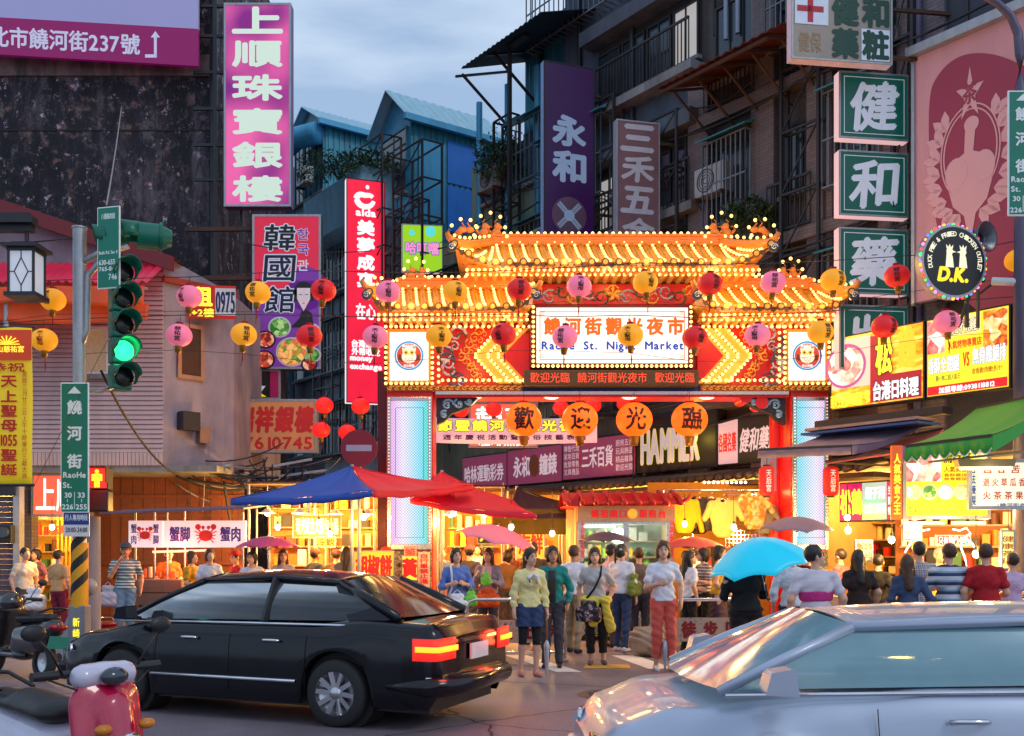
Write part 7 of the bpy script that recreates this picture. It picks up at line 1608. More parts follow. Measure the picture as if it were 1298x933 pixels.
# -- left side people
m_st=stripemat('teal and white stripes',[(0,(.5,.55,.6)),(.16,(.04,.10,.14)),(.3,(.55,.6,.65)),(.42,(.06,.16,.2)),(.7,(.5,.55,.6)),(.85,(.05,.12,.16))],.17)
K=person(157,18.0,1.74,.5,'man in a grey cap and striped polo with a hand to his face',m_st,m_denl,'short',gender='m',arms=('relax','face'),cap=fab('slate cap',(70,76,92)),build=1.05,skin=1,look=-.2,**PK)
s=PTS[K.name][1];strap(K,[(-.12,.06,1.42*s),(-.15,-.03,1.3*s),(-.2,.0,1.1*s)],m_blackf,.03,'bag_strap');bag(world_of(K,np.array((-.26,.02,1.05))),(.3,.16,.42),fab('pale grey bag',(186,180,196)),'shoulder_bag','pale grey bag hanging at the side of the man in the striped polo')
person(213,19.3,1.66,.35,'crab stall seller in an orange shirt behind the counter',fab('orange tee',(226,110,36)),m_greyf,'short',tlen='tee',arms=('front','front'),look=.3,**MD)
person(244,18.3,1.6,1.3,'blurred shopper in a mustard shirt with a maroon bag at the crab stall',fab('mustard shirt',(196,150,30)),fab('maroon',(110,16,40)),'bob',HAIRB,tlen='tee',arms=('front','front'),**FR)
person(266,18.1,1.64,.2,'person in a white shirt standing right of the crab stall',m_whitef,m_whitef,'bob',HAIRB,tlen='tee',arms=('chest','front'),**FR)
person(300,18.6,1.60,-.9,'person in a red cap and red shirt beside the pink umbrella',fab('red tee',(170,30,40)),m_greyf,'short',cap=fab('red cap',(190,30,34)),tlen='tee',**MD)
person(322,17.6,1.60,.1,'girl in a white tee looking down at a pink phone',m_whitef,m_greyf,'bob',tlen='tee',arms=('chest','chest'),**MD)
person(358,18.0,1.63,-.1,'woman with glasses and brown hair under the magenta umbrella',fab('pale grey tee',(180,178,190)),m_greyf,'long',HAIRB,tlen='tee',arms=('chest','chest'),**MD)
umbrella((X(340,17.9),17.9,Z(680,17.9)),.58,mat('magenta speckled umbrella cloth',lin((214,84,140)),.6,var=.5,scale=40,es=.05),'speckled magenta umbrella above the girl with the phone',shaft=.75)
person(401,19.0,1.64,2.4,'man in a dull red cap in front of the yellow lit stall',m_greyf,m_greyf,'short',gender='m',cap=fab('brick cap',(140,60,50)),skin=1,**FR)
person(424,19.6,1.62,2.8,'person in a brown cap right of the man in the dull red cap',fab('brown tee',(90,60,50)),m_greyf,'short',gender='m',cap=fab('brown cap',(120,56,60)),**FR)
person(440,18.4,1.68,PI,'woman with a dark headscarf seen from behind at the stall',fab('grey print',(120,116,130)),m_greyf,'long',tlen='long',**MD)
person(488,18.2,1.66,-1.4,'man in a red cap and black shirt seen from the side',m_blackf,m_greyf,'short',gender='m',cap=fab('orange red cap',(190,60,30)),skin=1,**MD)
person(32,18.9,1.66,.8,'shopper in a cream top with a white bag at the far left',fab('cream tee',(230,214,190)),m_greyf,'short',tlen='tee',**FR)
person(46,20.2,1.64,-.4,'person in a mauve shirt inside the lit shop at the far left',fab('mauve tee',(150,96,110)),m_greyf,'bob',tlen='tee',**FR)
person(76,18.6,1.62,PI-.3,'shopper in a tan shirt and maroon trousers seen from behind by the lit shop',fab('tan shirt',(206,160,110)),fab('maroon trousers',(130,30,60)),'short',HAIRB,tlen='tee',**FR)
bag((X(43,18.6),18.6,Z(742,18.6)),(.42,.25,.46),plast,'plastic_bag','large white plastic bag carried by a shopper at the far left')
# deeper crowd between the gate posts
cols=[('blue tee',(60,80,130)),('white',(226,226,236)),('rose tee',(190,90,100)),('black',(20,18,22)),('olive brown',(104,76,48)),('charcoal',(64,62,74))]
R6=random.Random(11)
for i,(px,Y)in enumerate(((560,21.5),(605,22.5),(648,21.0),(662,23.5),(694,22),(705,19.8),(868,20.2),(885,19.2),(905,20.5),(930,19.0),(642,19.6),(951,18.6))):
    cname,rgb=cols[i%6]
    person(px,Y,R6.uniform(1.58,1.74),R6.uniform(-3,3),['dark haired','short','tall','slim','stooping','distant'][i%6]+' shopper in '+['blue','white','rose','black','olive','charcoal'][i%6]+' deep in the crowd '+('left of the kiosk, ' if px<720 else 'right of the kiosk, ')+['under canopy','by the pillar','at its corner','far back','near its side','by its door','by its corner','near hanging shirts','by the yellow coat','near the red post','behind the couple','under shirts'][i],fab(cname,rgb),m_greyf,['short','bob','long'][i%3],tlen='tee',h=.024)
# ---------------------------------------------------------------- lanterns
def lantern_mat(name,rgb,e):return mat('lantern '+name,lin(rgb),.5,var=.08,scale=3,es=e)
LM={'o':lantern_mat('amber',(240,160,30),.45),'r':lantern_mat('red',(214,30,36),.32),'p':lantern_mat('pink',(232,116,150),.42)}
m_lcap=mat('lantern brass cap',lin((150,110,40)),.4,.4);m_lred=mat('lantern red print',lin((150,20,20)),.6);m_tassel=mat('red tassel',lin((160,20,40)),.8)
LR=random.Random(3)
CN={'o':'amber','r':'red','p':'pink'}
def lantern(loc,r,c,txt,label,group,tw=.24,seams=16,m=None,tm=None,squash=.88,tail=True):
    t=thing('paper_lantern',label,'lantern',tuple(loc),0,group)
    n=32;prof=[(r*math.cos(a),squash*r*math.sin(a))for a in[(-PI/2*.86)+PI*.86*i/12 for i in range(13)]]
    q=MB();q.lathe(prof,n=n,rmod=lambda i:1 if i%2 else .975);q.obj('shade',m or LM[c],t)
    zt_=squash*r*math.sin(PI/2*.86);q=MB();q.cyl((0,0,zt_-.005),(0,0,zt_+.03),r*.26,n=14);q.obj('top_cap',m_tassel,t)
    q=MB();q.lathe([(0,-zt_-.10*r/.2),(r*.2,-zt_-.10*r/.2),(r*.27,-zt_-.02),(r*.27,-zt_+.01)],n=14);q.obj('bottom_cap',m_lcap,t)
    if tail:q=MB();q.tube([(0,0,-zt_-.1*r/.2),(.01,0,-zt_-.1*r/.2-r*.5),(.0,.01,-zt_-.1*r/.2-r*1.1)],[.006,.012,.004],5);q.obj('tassel',m_tassel,t)
    q=MB();q.cyl((0,0,zt_),(0,0,zt_+r*.7),.004,n=5);q.obj('hook_cord',m_cable,t)
    if r<.25:t.rotation_euler=(LR.uniform(-.07,.07),LR.uniform(-.09,.09),LR.uniform(-.5,.5))
    wrap=lambda x,z:-r*math.sqrt(max(.02,1-(x/r)**2-(z/(r*squash))**2))-.004
    if txt:lettering(t,txt,0,0,r*tw*2,squash*r*1.25,tm or m_blk,y=0,vertical=len(txt)>1,bold=.03,wrap=wrap)
    return t
SA=[(67,380,'o',1),(240,376,'p',0),(327,371,'o',1),(410,368,'r',0),(492,370,'p',0),(577,370,'o',0),(658,367,'r',1),(734,363,'p',0),(818,358,'o',0),(900,360,'r',1),(980,358,'p',1),(1056,355,'o',1),(1137,350,'r',1),(1218,344,'p',1),(1290,330,'o',0)]
SB=[(56,431,'o',0),(227,425,'p',1),(309,424,'o',1),(392,426,'r',1),(476,427,'p',0),(556,426,'o',0),(638,424,'r',0),(716,427,'p',1),(799,425,'o',0),(881,428,'r',0),(960,425,'p',0),(1040,421,'o',1),(1121,414,'r',1),(1200,408,'p',1)]
LM1=['left of the traffic light','above the rental banner','left in front of the Korean sign','right in front of the Korean sign','at the tip of the lower left gate roof','on the lower left gate roof','left on the upper frieze','above the name panel','on the upper frieze right of centre','right end of the upper frieze','on the lower right gate roof','just right of the gate roof','on the third green sign','on the round black sign','by the right edge of the photo']
LM2=['beside the temple banner','below the rental banner','low left of the Korean sign','low right on the Korean sign','left of the left owl panel','right of the left owl panel','on the left chevrons','on the character 河 of the name panel','in the middle of the name panel','at the right edge of the name panel','on the right chevrons','above the right owl panel','on the orange food sign','on the yellow food sign']
for Ls,Y,rw,wn_,nm in((SA,16.2,LM1,'upper',0),(SB,15.8,LM2,'lower',1)):
    for(px,py,c,tx),where in zip(Ls,rw):
        lantern((X(px,Y),Y,Z(py,Y)),.2,c,'天上聖母' if not tx else '慈祐宮',CN[c]+' paper lantern of the '+wn_+' string, '+where,'paper lanterns strung across the street',tm=m_lred if c=='o' and px in(67,56,1290)else None)
    t=thing('lantern_cable',wn_+' thin cable carrying the row of paper lanterns across the street','cable',(0,Y,0));q=MB();P_=[]
    L2=[(-60,Ls[0][1]+10)]+[(a[0],a[1])for a in Ls]+[(1360,Ls[-1][1]-12)]
    for(a,b)in L2:P_.append((X(a,Y),0,Z(b,Y)+.31))
    q.tube(P_,.007,5);q.tube([(p[0],.03,p[2]-.62+.1*math.sin(i))for i,p in enumerate(P_)],.004,5);q.obj('cable_run',m_cable,t)
for i,(px,ch,nm)in enumerate(((664,'歡','leftmost'),(735,'迎','second from left'),(804,'光','third from left'),(874,'臨','rightmost'))):
    Y=18.85;lantern((X(px,Y),Y,Z(532,Y)),.335,'o',ch,'large orange lantern marked '+ch+', '+nm+' of the four under the gate','large welcome lanterns under the gate',m=mat('big lantern orange',lin((245,96,14)),.5,var=.12,scale=2,es=.75,ecol=(1,.16,.01)),tm=mat('lantern dark print',lin((70,10,20)),.6),tw=.52,squash=.95)
for(px,py,Y,nm)in((411,514,21,'high left of the no entry sign'),(457,515,21,'above the no entry sign'),(407,545,21.5,'low left of the no entry sign'),(440,548,22,'just left behind the no entry sign'),(584,520,23.5,'leftmost under the gate beam'),(626,519,23.5,'second under the gate beam'),(711,517,23.5,'between 歡 and 迎'),(752,514,23.5,'behind the right side of 迎'),(792,512,23.5,'behind the left side of 光')):
    lantern((X(px,Y),Y,Z(py,Y)),.19,'r','','small glowing red lantern '+nm,'small red lanterns deeper in the street',m=mat('lantern glowing red',lin((214,20,24)),.5,es=.6,ecol=(1,.03,.02)))
for px,nm in((972,'left'),(1053,'right')):
    Y=18.3;t=thing('cylinder_lantern','tall red cylindrical lantern with white characters, the '+nm+' one by the right pillar','lantern',(X(px,Y),Y,Z(610,Y)),0,'cylindrical lanterns by the right pillar')
    q=MB();q.lathe([(.06,-.27),(.12,-.24),(.135,-.15),(.14,0),(.135,.15),(.12,.24),(.06,.27)],n=20);
    for k in range(13):q.lathe([(.137,-.22+k*.035),(.143,-.21+k*.035),(.137,-.2+k*.035)],n=20)
    q.obj('shade',mat('lantern red cylinder',lin((190,24,30)),.5,es=.2,ecol=(1,.03,.03)),t);lettering(t,'天后宮',0,0,.09,.38,m_letw,y=0,vertical=True,bold=.03,wrap=lambda x,z:-math.sqrt(.142**2-x*x)-.006);q=MB();q.cyl((0,0,.26),(0,0,.5),.006,n=5);q.cyl((0,0,.25),(0,0,.29),.07);q.cyl((0,0,-.29),(0,0,-.25),.07);q.obj('cap',m_black,t)
# ---------------------------------------------------------------- no entry sign, banner, red lit sign
t=thing('no_entry_sign','round dark red no entry sign on a post left of the gate','sign',(X(455,17.6),17.6,0));zc=Z(568,17.6);R=23.5*17.6/F
q=MB();q.disc((0,zc),R,-.01,.01,40);q.obj('disc',mat('dark red sign',lin((136,18,40)),.45,es=.04),t);MB().box2(-R*.69,R*.69,-.014,-.011,zc-R*.17,zc+R*.17).obj('white_bar',mat('reflective bar',lin((176,170,190)),.4),t);q=MB();q.cyl((0,.04,0),(0,.04,zc+R),.035);q.obj('post',m_galv,t)
t=thing('cloth_banner','white and pink banner of the night market festival hung behind the large lanterns','banner',(X(652,22),22,Z(545,22)));w,h=210*22/F,32*22/F
MB().grid(lambda u,v:(-w/2+w*u,.03*math.sin(u*14),-h/2+h*v+.04*math.sin(u*PI)*-1),30,3).obj('cloth',mat('pale pink banner cloth',lin((240,206,226)),.6,es=.30,ecol=(1,.7,.85),var=.05),t,solid=.005)
lettering(t,'節暨饒河街觀光夜市',0,h*.16,w*.92,h*.42,Ey,y=-.05,bold=.05,outline=mat('violet edge print',lin((70,30,110)),.6),ow=.06,gap=.15);lettering(t,'週年慶祝活動暨民俗技藝表演',0,-h*.3,w*.86,h*.2,mat('violet print 2',lin((90,40,120)),.6),y=-.05,bold=.04,gap=.3)
t,w,h,y=panel(594,682,510,568,24,'lit_sign','red lit box sign with white characters behind the festival banner',MATS['lit red orange face'],m_steel);lettering(t,'超商',0,h*.2,w*.8,h*.4,MATS['hot white letter'],y=y,bold=.03);lettering(t,'咖啡熱飲',0,-h*.36,w*.7,h*.2,MATS['hot white letter'],y=y,bold=.03)
# ---------------------------------------------------------------- big parasols and canopies
def canopy4(pts,apex,m_list,label,name='parasol',pole=True,skirt=.12,cat='parasol',base=0):
    """pts: 4 corners (world), apex (world); m_list per side"""
    ax,ay,az=apex;t=thing(name,label,cat,(ax,ay,base))
    L=lambda p:Vector((p[0]-ax,p[1]-ay,p[2]-base));A=L(apex)
    for i in range(4):
        a,b=L(pts[i]),L(pts[(i+1)%4]);q=MB()
        def f(u,v,a=a,b=b):e=a.lerp(b,u);p=A.lerp(e,v);return(p.x,p.y,p.z-.12*math.sin(PI*v)*(1-.5*abs(2*u-1))-.05*math.sin(PI*u)*v*v+.012*math.sin(u*17+v*5))
        q.grid(f,12,8);q.obj('canopy_panel',m_list[i%len(m_list)],t,solid=.006)
        if skirt:
            q=MB();q.grid(lambda u,v,a=a,b=b:(a.lerp(b,u).x,a.lerp(b,u).y,a.lerp(b,u).z-.05*math.sin(PI*u)-skirt*v*(1+.1*math.sin(u*30))),24,2);q.obj('valance',m_list[i%len(m_list)],t,solid=.005)
        r=MB();r.tube([A+Vector((0,0,-.05)),A.lerp(a,.5)+Vector((0,0,-.09)),a+Vector((0,0,-.03))],.013,6);r.obj('rib',m_galv,t)
    if pole:q=MB();q.cyl((0,0,0),A+Vector((0,0,.03)),.03);q.cyl((0,0,0),(0,0,.12),.25,n=18);q.obj('pole',m_galv,t)
    return t
def pc(px,py,Y):return(X(px,Y),Y,Z(py,Y))
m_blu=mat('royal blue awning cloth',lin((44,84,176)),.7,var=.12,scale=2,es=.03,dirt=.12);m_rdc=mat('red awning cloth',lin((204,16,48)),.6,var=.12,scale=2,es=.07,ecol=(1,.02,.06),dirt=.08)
canopy4([pc(292,632,16.4),pc(472,622,15.4),pc(600,614,17.6),pc(420,612,19.0)],pc(446,591,17.2),[m_blu,m_rdc,m_rdc,m_blu],'big market parasol with blue and red cloth panels left of the gate pillar',skirt=.1)
canopy4([pc(520,632,17.2),pc(680,652,16.6),pc(650,634,20.0),pc(520,616,20.0)],pc(560,598,18.6),[m_rdc],'red canopy between the left gate pillar and the kiosk',skirt=.08)
m_brc=mat('dark brown tarpaulin',lin((72,44,48)),.8,var=.2,scale=2,dirt=.3)
canopy4([pc(640,655,19.6),pc(765,654,19.6),pc(740,640,23),pc(640,640,23)],pc(655,618,21.5),[m_brc],'dark brown peaked canopy behind the kiosk roof',skirt=.0)
# ---------------------------------------------------------------- left stalls (lit)
def stall(px0,px1,Y,label,z1=2.9,depth=1.8,wallm=None,seed=1,lamp=((.5,60),),boards=(),counter=True):
    cx=X((px0+px1)/2,Y);w=(px1-px0)*Y/F;t=thing('market_stall',label,'market stall',(cx,Y,0))
    wm=wallm or mat('amber tarpaulin wall',lin((190,120,50)),.7,var=.2,scale=2,bump=.4,bscale=5)
    MB().box2(-w/2,w/2,depth,depth+.04,0,z1).obj('back_panel',wm,t)
    for s_ in(-1,1):
        q=MB();q.cyl((s_*(w/2-.05),0,0),(s_*(w/2-.05),0,z1+.1),.025);q.cyl((s_*(w/2-.05),depth-.05,0),(s_*(w/2-.05),depth-.05,z1+.1),.025);q.obj('stall_post',m_galv,t)
    MB().box2(-w/2,w/2,-.2,depth,z1,z1+.04).obj('stall_roof',m_rust,t)
    if counter:
        MB().box2(-w/2+.1,w/2-.1,.1,.7,.1,.88).obj('counter',mat('stainless counter',(.5,.45,.38),.35,.6,dirt=.3),t,bevel=.01);goods(t,-w/2+.2,w/2-.2,.68,.9,1.0,GM,seed,dz=.4,depth=.5,shelf=False,smin=.1,smax=.3)
    goods(t,-w/2+.15,w/2-.15,depth-.01,1.3,z1-.3,GM,seed+20,dz=.4,depth=.3)
    for u,e in lamp:
        lx_=-w/2+w*u;q=MB();q.ball((lx_,.4,z1-.55),.055,12,8);q.obj('lamp_bulb',m_bulb_w,t);q=MB();q.cyl((lx_,.4,z1-.5),(lx_,.4,z1),.008);q.lathe([(.03,.1),(.16,.0)],(lx_,.4,z1-.55),14);q.obj('lamp_shade',m_white,t);light('stall_lamp',(lx_,.3,z1-.7),e*1.4,(1,.5,.12),.08,t)
    return t
s1_=stall(312,395,20.0,'yellow lit food stall with hanging lamps left of the big parasol pole',seed=2,lamp=((.25,120),(.75,130)))
s2_=stall(396,478,20.6,'yellow lit drinks stall just left of the gate pillar',seed=3,lamp=((.3,130),(.8,120)))
s3_=stall(552,640,21.0,'yellow lit fried food stall under the red canopy',seed=4,lamp=((.2,130),(.7,130)))
s4_=stall(641,716,22.4,'yellow lit stall left behind the kiosk with hanging signs',seed=5,lamp=((.3,110),(.8,110)))
def board(px0,px1,py0,py1,Y,txt,face,m,label,name='stall_sign',rz=0,**k):
    t,w,h,y=panel(px0,px1,py0,py1,Y,name,label,face,m_steel,.06,rz,e=.02);lettering(t,txt,0,0,w*.86,h*.7,m,y=y,**k);return t
m_oy=emat('lit amber board',(1,.55,.03),.8);m_ob=mat('orange board',lin((206,96,40)),.6,es=.2)
board(372,432,652,682,19.8,'現烤魷魚大腸包小腸',m_ob,m_letw,'tilted orange stall board above the capped men',rz=.2)
board(400,426,680,694,19.7,'冷飲',m_oy,Er,'small amber board under the tilted orange one',bold=.03)
board(448,500,698,738,17.9,'胡椒餅',m_oy,Er,'yellow board with red characters 胡椒餅 low left of the gate pillar',bold=.06)
board(509,530,704,736,18.3,'黃',MATS['lit yellow face'],Er,'yellow board with a bold red 黃 on the pillar foot',bold=.08)
board(605,655,664,690,20.4,'丹香',m_blk,Ey,'black stall board with yellow characters under the red canopy',bold=.04)
board(655,690,672,708,20.3,'海鮮',m_oy,Er,'amber board with red characters left of the kiosk',bold=.05)
board(690,716,660,678,20.5,'小吃',MATS['lit yellow face'],Ebr,'yellow board right above the crowd beside the kiosk',bold=.05)
q=thing('rolled_tarpaulin','olive rolled up tarpaulin under the brown canopy','tarpaulin',pc(672,655,20.2));m_=MB();m_.cyl((-.75,0,0),(.75,.05,0),.16,n=14);m_.grid(lambda u,v:(-.75+1.5*u,.05*math.sin(u*20)-.12,.1-.45*v),16,3);m_.obj('cloth_roll',mat('olive tarp',lin((110,92,40)),.8),q)
# crab stall
cs=thing('crab_stall','small crab stall cart with lit sign boards, wood counter and sheet roof on the left','market stall',(X(240,18.6),18.6,0));cx0=cs.location.x
def cxp(px):return X(px,18.6)-cx0
za,zb_=Z(694,18.6),Z(660,18.6)
for a,b,txt in((209,312,'蟹脚  蟹肉'),(164,207,'')):
    MB().box2(cxp(a),cxp(b),-.05,.05,za,zb_).obj('lit_board',mat('lit pinkish board',(.85,.7,.72),.5,es=.5,ecol=(1,.75,.75)),cs,bevel=.01)
m_vl=mat('violet letter',lin((84,60,160)),.5)
lettering(cs,'蟹脚',cxp(229),(za+zb_)/2,.36,.26,m_vl,y=-.056,bold=.04);lettering(cs,'蟹肉',cxp(293),(za+zb_)/2,.36,.26,m_vl,y=-.056,bold=.04);lettering(cs,'蟹\n肉',cxp(171),(za+zb_)/2,.1,.36,m_vl,y=-.056,bold=.03);lettering(cs,'蟹\n脚',cxp(199),(za+zb_)/2,.1,.36,m_vl,y=-.056,bold=.03)
def crab(cx,cz,r,par):
    q=MB();y=-.06;q.disc((cx,cz-r*.15),r*.5,y,-.05,20,rx=r*.62)
    for s_ in(-1,1):
        for k in range(4):q.beam((cx+s_*r*.4,y,cz-r*(.0+.14*k)),(cx+s_*r*(1.0-.1*k),y,cz+r*(.25-.35*k)),.01,r*.09)
        q.beam((cx+s_*r*.4,y,cz+r*.1),(cx+s_*r*.75,y,cz+r*.5),.01,r*.12);q.disc((cx+s_*r*.7,cz+r*.65),r*.26,y-.002,-.05,14);q.disc((cx+s_*r*.25,cz+r*.6),r*.16,y-.002,-.05,12);q.beam((cx+s_*r*.2,y,cz+r*.2),(cx+s_*r*.25,y,cz+r*.6),.01,r*.06)
    q.obj('crab_print',mat('crab red print',lin((214,50,40)),.5,es=.15),par)
crab(cxp(262),(za+zb_)/2,.2,cs);crab(cxp(185),(za+zb_)/2,.15,cs)
q=MB();q.add([(cxp(140),-.5,zb_+.12),(cxp(318),-.5,zb_+.2),(cxp(318),1.2,zb_+.32),(cxp(140),1.2,zb_+.24)],[(0,1,2,3)]);q.obj('sheet_roof',mat('violet grey sheet',lin((120,106,130)),.6,dirt=.4),cs,solid=.03)
q=MB()
for px in(172,212,308):q.cyl((cxp(px),0,.0),(cxp(px),0,zb_+.15),.018);q.cyl((cxp(px),1.0,.0),(cxp(px),1.0,zb_+.25),.018)
q.obj('stall_frame',m_galv,cs)
for k in range(4):MB().box2(cxp(172),cxp(232),-.1,.55,.14+k*.24,.14+k*.24+.225).obj('counter_plank',mat('grey brown plank',lin((128,100,84)),.7,dirt=.3),cs)
q=MB()
for px,z in((181,.62),(194,.62),(207,.62),(222,.62),(181,.4),(205,.4),(220,.4)):q.disc((cxp(px),z),.02,-.108,-.1,10)
q.obj('peg_hole',m_blk,cs)
goods(cs,cxp(174),cxp(230),.5,1.12,1.3,[mat('cooked crab',lin((220,110,60)),.5),mat('pale crab meat',lin((236,210,180)),.5)],9,dz=.3,depth=.5,shelf=False,smin=.06,smax=.12)
t_=MB();t_.cyl((cxp(196),-.1,za-.08),(cxp(268),-.1,za-.05),.02);t_.obj('red_tube_lamp',emat('pink red tube',(1,.25,.15),3.5),cs);light('tube_glow',(cxp(230),-.2,za-.15),26,(1,.22,.1),.15,cs);light('tube_glow',(cxp(230),.6,za-.1),24,(1,.4,.2),.15,cs)
t=thing('bucket','red plastic bucket on the ground by the crab stall','bucket',(X(135,17.8),17.8,.0));q=MB();q.lathe([(0,0),(.13,0),(.17,.34),(.18,.34),(.18,.36),(.16,.36),(.14,.02),(0,.02)],n=20);q.obj('pail',mat('red plastic',lin((180,20,30)),.4),t);q=MB();q.tube([(-.17,0,.34),(-.1,-.02,.46),(.1,-.02,.46),(.17,0,.34)],.006,6);q.obj('handle',m_chrome,t)
# ---------------------------------------------------------------- service kiosk
KY=18.3;kx=X(788,KY);k=thing('service_kiosk','stainless steel service kiosk with a red tiled roof and lit windows under the gate','kiosk',(kx,KY,0))
def kp(px,Y=KY):return X(px,Y)-kx
xa,xb=kp(733),kp(852);zr_=Z(640,KY);xl=kp(716,KY+1.2)
m_tan=mat('tan steel panel',lin((196,160,124)),.4,.5,dirt=.15)
MB().box2(xa,xb,0.02,.08,.12,1.28).obj('front_panel',m_stain,k,bevel=.01)
fr=MB()
for px in(733,790,846):a=kp(px);fr.box2(a,a+.1,-.02,.09,.1,zr_-.3)
fr.box2(xa,xb+.02,-.02,.09,1.28,1.36);fr.box2(xa,xb+.02,-.025,.1,zr_-.34,zr_-.3);fr.obj('window_frame',m_stain,k)
fb=MB();fb.box2(xa-.02,xb+.04,-.06,.1,zr_-.3,zr_-.02);fb=fb.obj('fascia',m_tan,k);lettering(fb,'媽祖廟口',(xa+xb)/2-.3,zr_-.16,.62,.14,m_rdl,y=-.066,bold=.04,gap=.15);lettering(fb,'服務台',(xa+xb)/2+.48,zr_-.16,.46,.14,m_rdl,y=-.066,bold=.04,gap=.15)
q=MB();q.disc(((xa+xb)/2+.12,zr_-.16),.085,-.09,-.06,20);q.obj('orange_beacon',emat('orange beacon',(1,.25,.02),1.4),k)
for(a,b)in((kp(733)+.1,kp(790)),(kp(790)+.1,kp(846))):MB().box2(a,b,.03,.04,1.36,zr_-.34).obj('window_pane',mat('clear kiosk glass',(.9,.95,.93),.03,trans=1,var=0,bump=0),k)
MB().box2(xa,xb+.04,1.3,1.36,.12,zr_).obj('back_wall',mat('pale green kiosk wall',lin((196,214,190)),.7),k);MB().box2(xb-.02,xb+.04,.1,1.3,.12,zr_).obj('side_wall',m_tan,k);MB().box2(xa-.04,xa+.0,.1,1.3,.12,zr_).obj('side_wall',m_tan,k)
MB().box2(xa,xb,.1,1.3,zr_-.34,zr_-.3).obj('ceiling',m_white,k);MB().box2(xa,xb,.1,1.3,.1,.16).obj('kiosk_floor',m_dark,k)
MB().box2(kp(738),kp(782),.25,.31,zr_-.4,zr_-.36).obj('tube_light',emat('cool tube light',(.9,1,.95),3),k);light('kiosk_light',(0,.6,zr_-.55),70,(.9,1,.85),.15,k)
goods(k,kp(738),kp(845),1.28,1.2,zr_-.6,[GM[5],GM[3],GM[6],GM[1],mat('goods pink',lin((220,120,150)),.6),mat('goods lime',lin((150,200,60)),.6)],12,dz=.3,depth=.3)
for px,tx in((735,'松山慈祐宮'),(848,'諮詢服務處')):lettering(k,tx,kp(px)+.05,1.85,.07,.7,m_rdl,y=-.026,vertical=True,bold=.03)
lettering(k,'請靠右走',kp(735)+.05,1.25,.06,.36,mat('navy print 3',(.05,.06,.2),.5),y=-.026,vertical=True,bold=.03)
# red tiled roof
z0=zr_-.02;q=MB();q.grid(lambda u,v:(xa-.28+(xb-xa+.42)*u,-.35+1.1*v,z0+.02+.24*math.sin(v*PI/2)),10,6);q.grid(lambda u,v:(xa-.28+(xb-xa+.42)*u,1.85-1.1*v,z0+.02+.24*math.sin(v*PI/2)),10,6);q.obj('roof_slope',m_red,k,solid=.03)
for i in range(9):
    a=xa-.2+(xb-xa+.3)*i/8;q=MB();q.tube([(a,-.37,z0+.05),(a,.0,z0+.17),(a,.75,z0+.29)],.045,8);q.ball((a,-.38,z0+.05),.065,10,8);q.obj('roof_tile',m_red,k)
q=MB();q.prism([(xa-.3,z0-.02),(xa-.02,z0-.02),(xa-.02,z0+.2)],-.38,1.5);q.tube([(xb+.12,-.4,z0+.06),(xb+.22,-.42,z0+.12),(xb+.26,-.42,z0+.2)],[.04,.03,.01],6);q.obj('gable_end',m_red,k)
q=MB();q.box2(xl,xa-.04,.75,.8,.6,zr_-.05);q=q.obj('side_door',m_tan,k);MB().box2(xl+.05,xa-.1,.74,.75,1.3,zr_-.4).obj('door_glass',mat('amber kiosk glass',(.5,.4,.2),.1,es=.25,ecol=(1,.6,.15)),q)
for a in(xa+.08,xb-.08):q=MB();q.cyl((a,.15,0),(a,.15,.12),.05);q.cyl((a,1.2,0),(a,1.2,.12),.05);q.obj('foot',m_black,k)
# ---------------------------------------------------------------- clothes shop
cl=thing('clothes_rack','wire grid rack of the clothes shop between kiosk and red post','rack',(X(905,20.2),20.2,0));q=MB()
for i in range(16):a=.25+i*.075;q.beam((a,.1,1.2),(a,.1,2.75),.008)
for i in range(20):q.beam((.25,.1,1.2+i*.08),(1.4,.1,1.2+i*.08),.008)
o=q.obj('wire_grid',m_chrome,cl);o['kind']='stuff';q=MB();q.cyl((-1.0,0,2.8),(1.4,0,2.8),.018);q.cyl((-1.0,0,0),(-1.0,0,2.8),.02);q.cyl((1.4,0,0),(1.4,0,2.8),.02);q.obj('rail',m_chrome,cl)
m_bd=MB();m_bd.box2(-1.2,1.5,.8,.85,0,3.0);m_bd.obj('back_cloth',mat('amber back cloth',lin((200,140,40)),.8),cl);light('rack_light',(0,-.4,2.9),26,(1,.6,.2),.2,cl);light('rack_light',(.9,-.3,2.9),22,(1,.6,.2),.2,cl)
def garment(px,py,Y,m,label,kind='shirt',sc=1.0,name='shirt'):
    t=thing(name,label,'clothing',pc(px,py,Y),0,'clothes hanging in front of the clothes shop');P=[ellip((0,0,-.30*sc),np.array((.22,.07,.36))*sc),capsule((-.2*sc,0,-.06*sc),(.2*sc,0,-.06*sc),.05,.05)]
    L_=.5 if kind!='shirt' else .24
    for s_ in(-1,1):P.append(capsule((s_*.2*sc,0,-.07*sc),(s_*(.26+.05)*sc,-.02,-(.07+L_)*sc),.06*sc,.05*sc))
    sdf_obj('cloth',P,m,t,.016,k=.03,cuts=[((0,0,-.62*sc),(0,0,-1))],subs=[ellip((0,-.03,.0),(.07,.1,.06))],noise=.004,nscale=9);q=MB();q.tube([(-.18,0,-.05),(0,0,.03),(.18,0,-.05)],.008,5);q.tube([(0,0,.03),(.0,0,.09),(.03,0,.11)],.004,5);q.obj('hanger',m_chrome,t);return t
fy,fbk,fcr=fab('marigold',(232,190,30)),fab('espresso',(48,26,20)),fab('buttercream',(240,216,120))
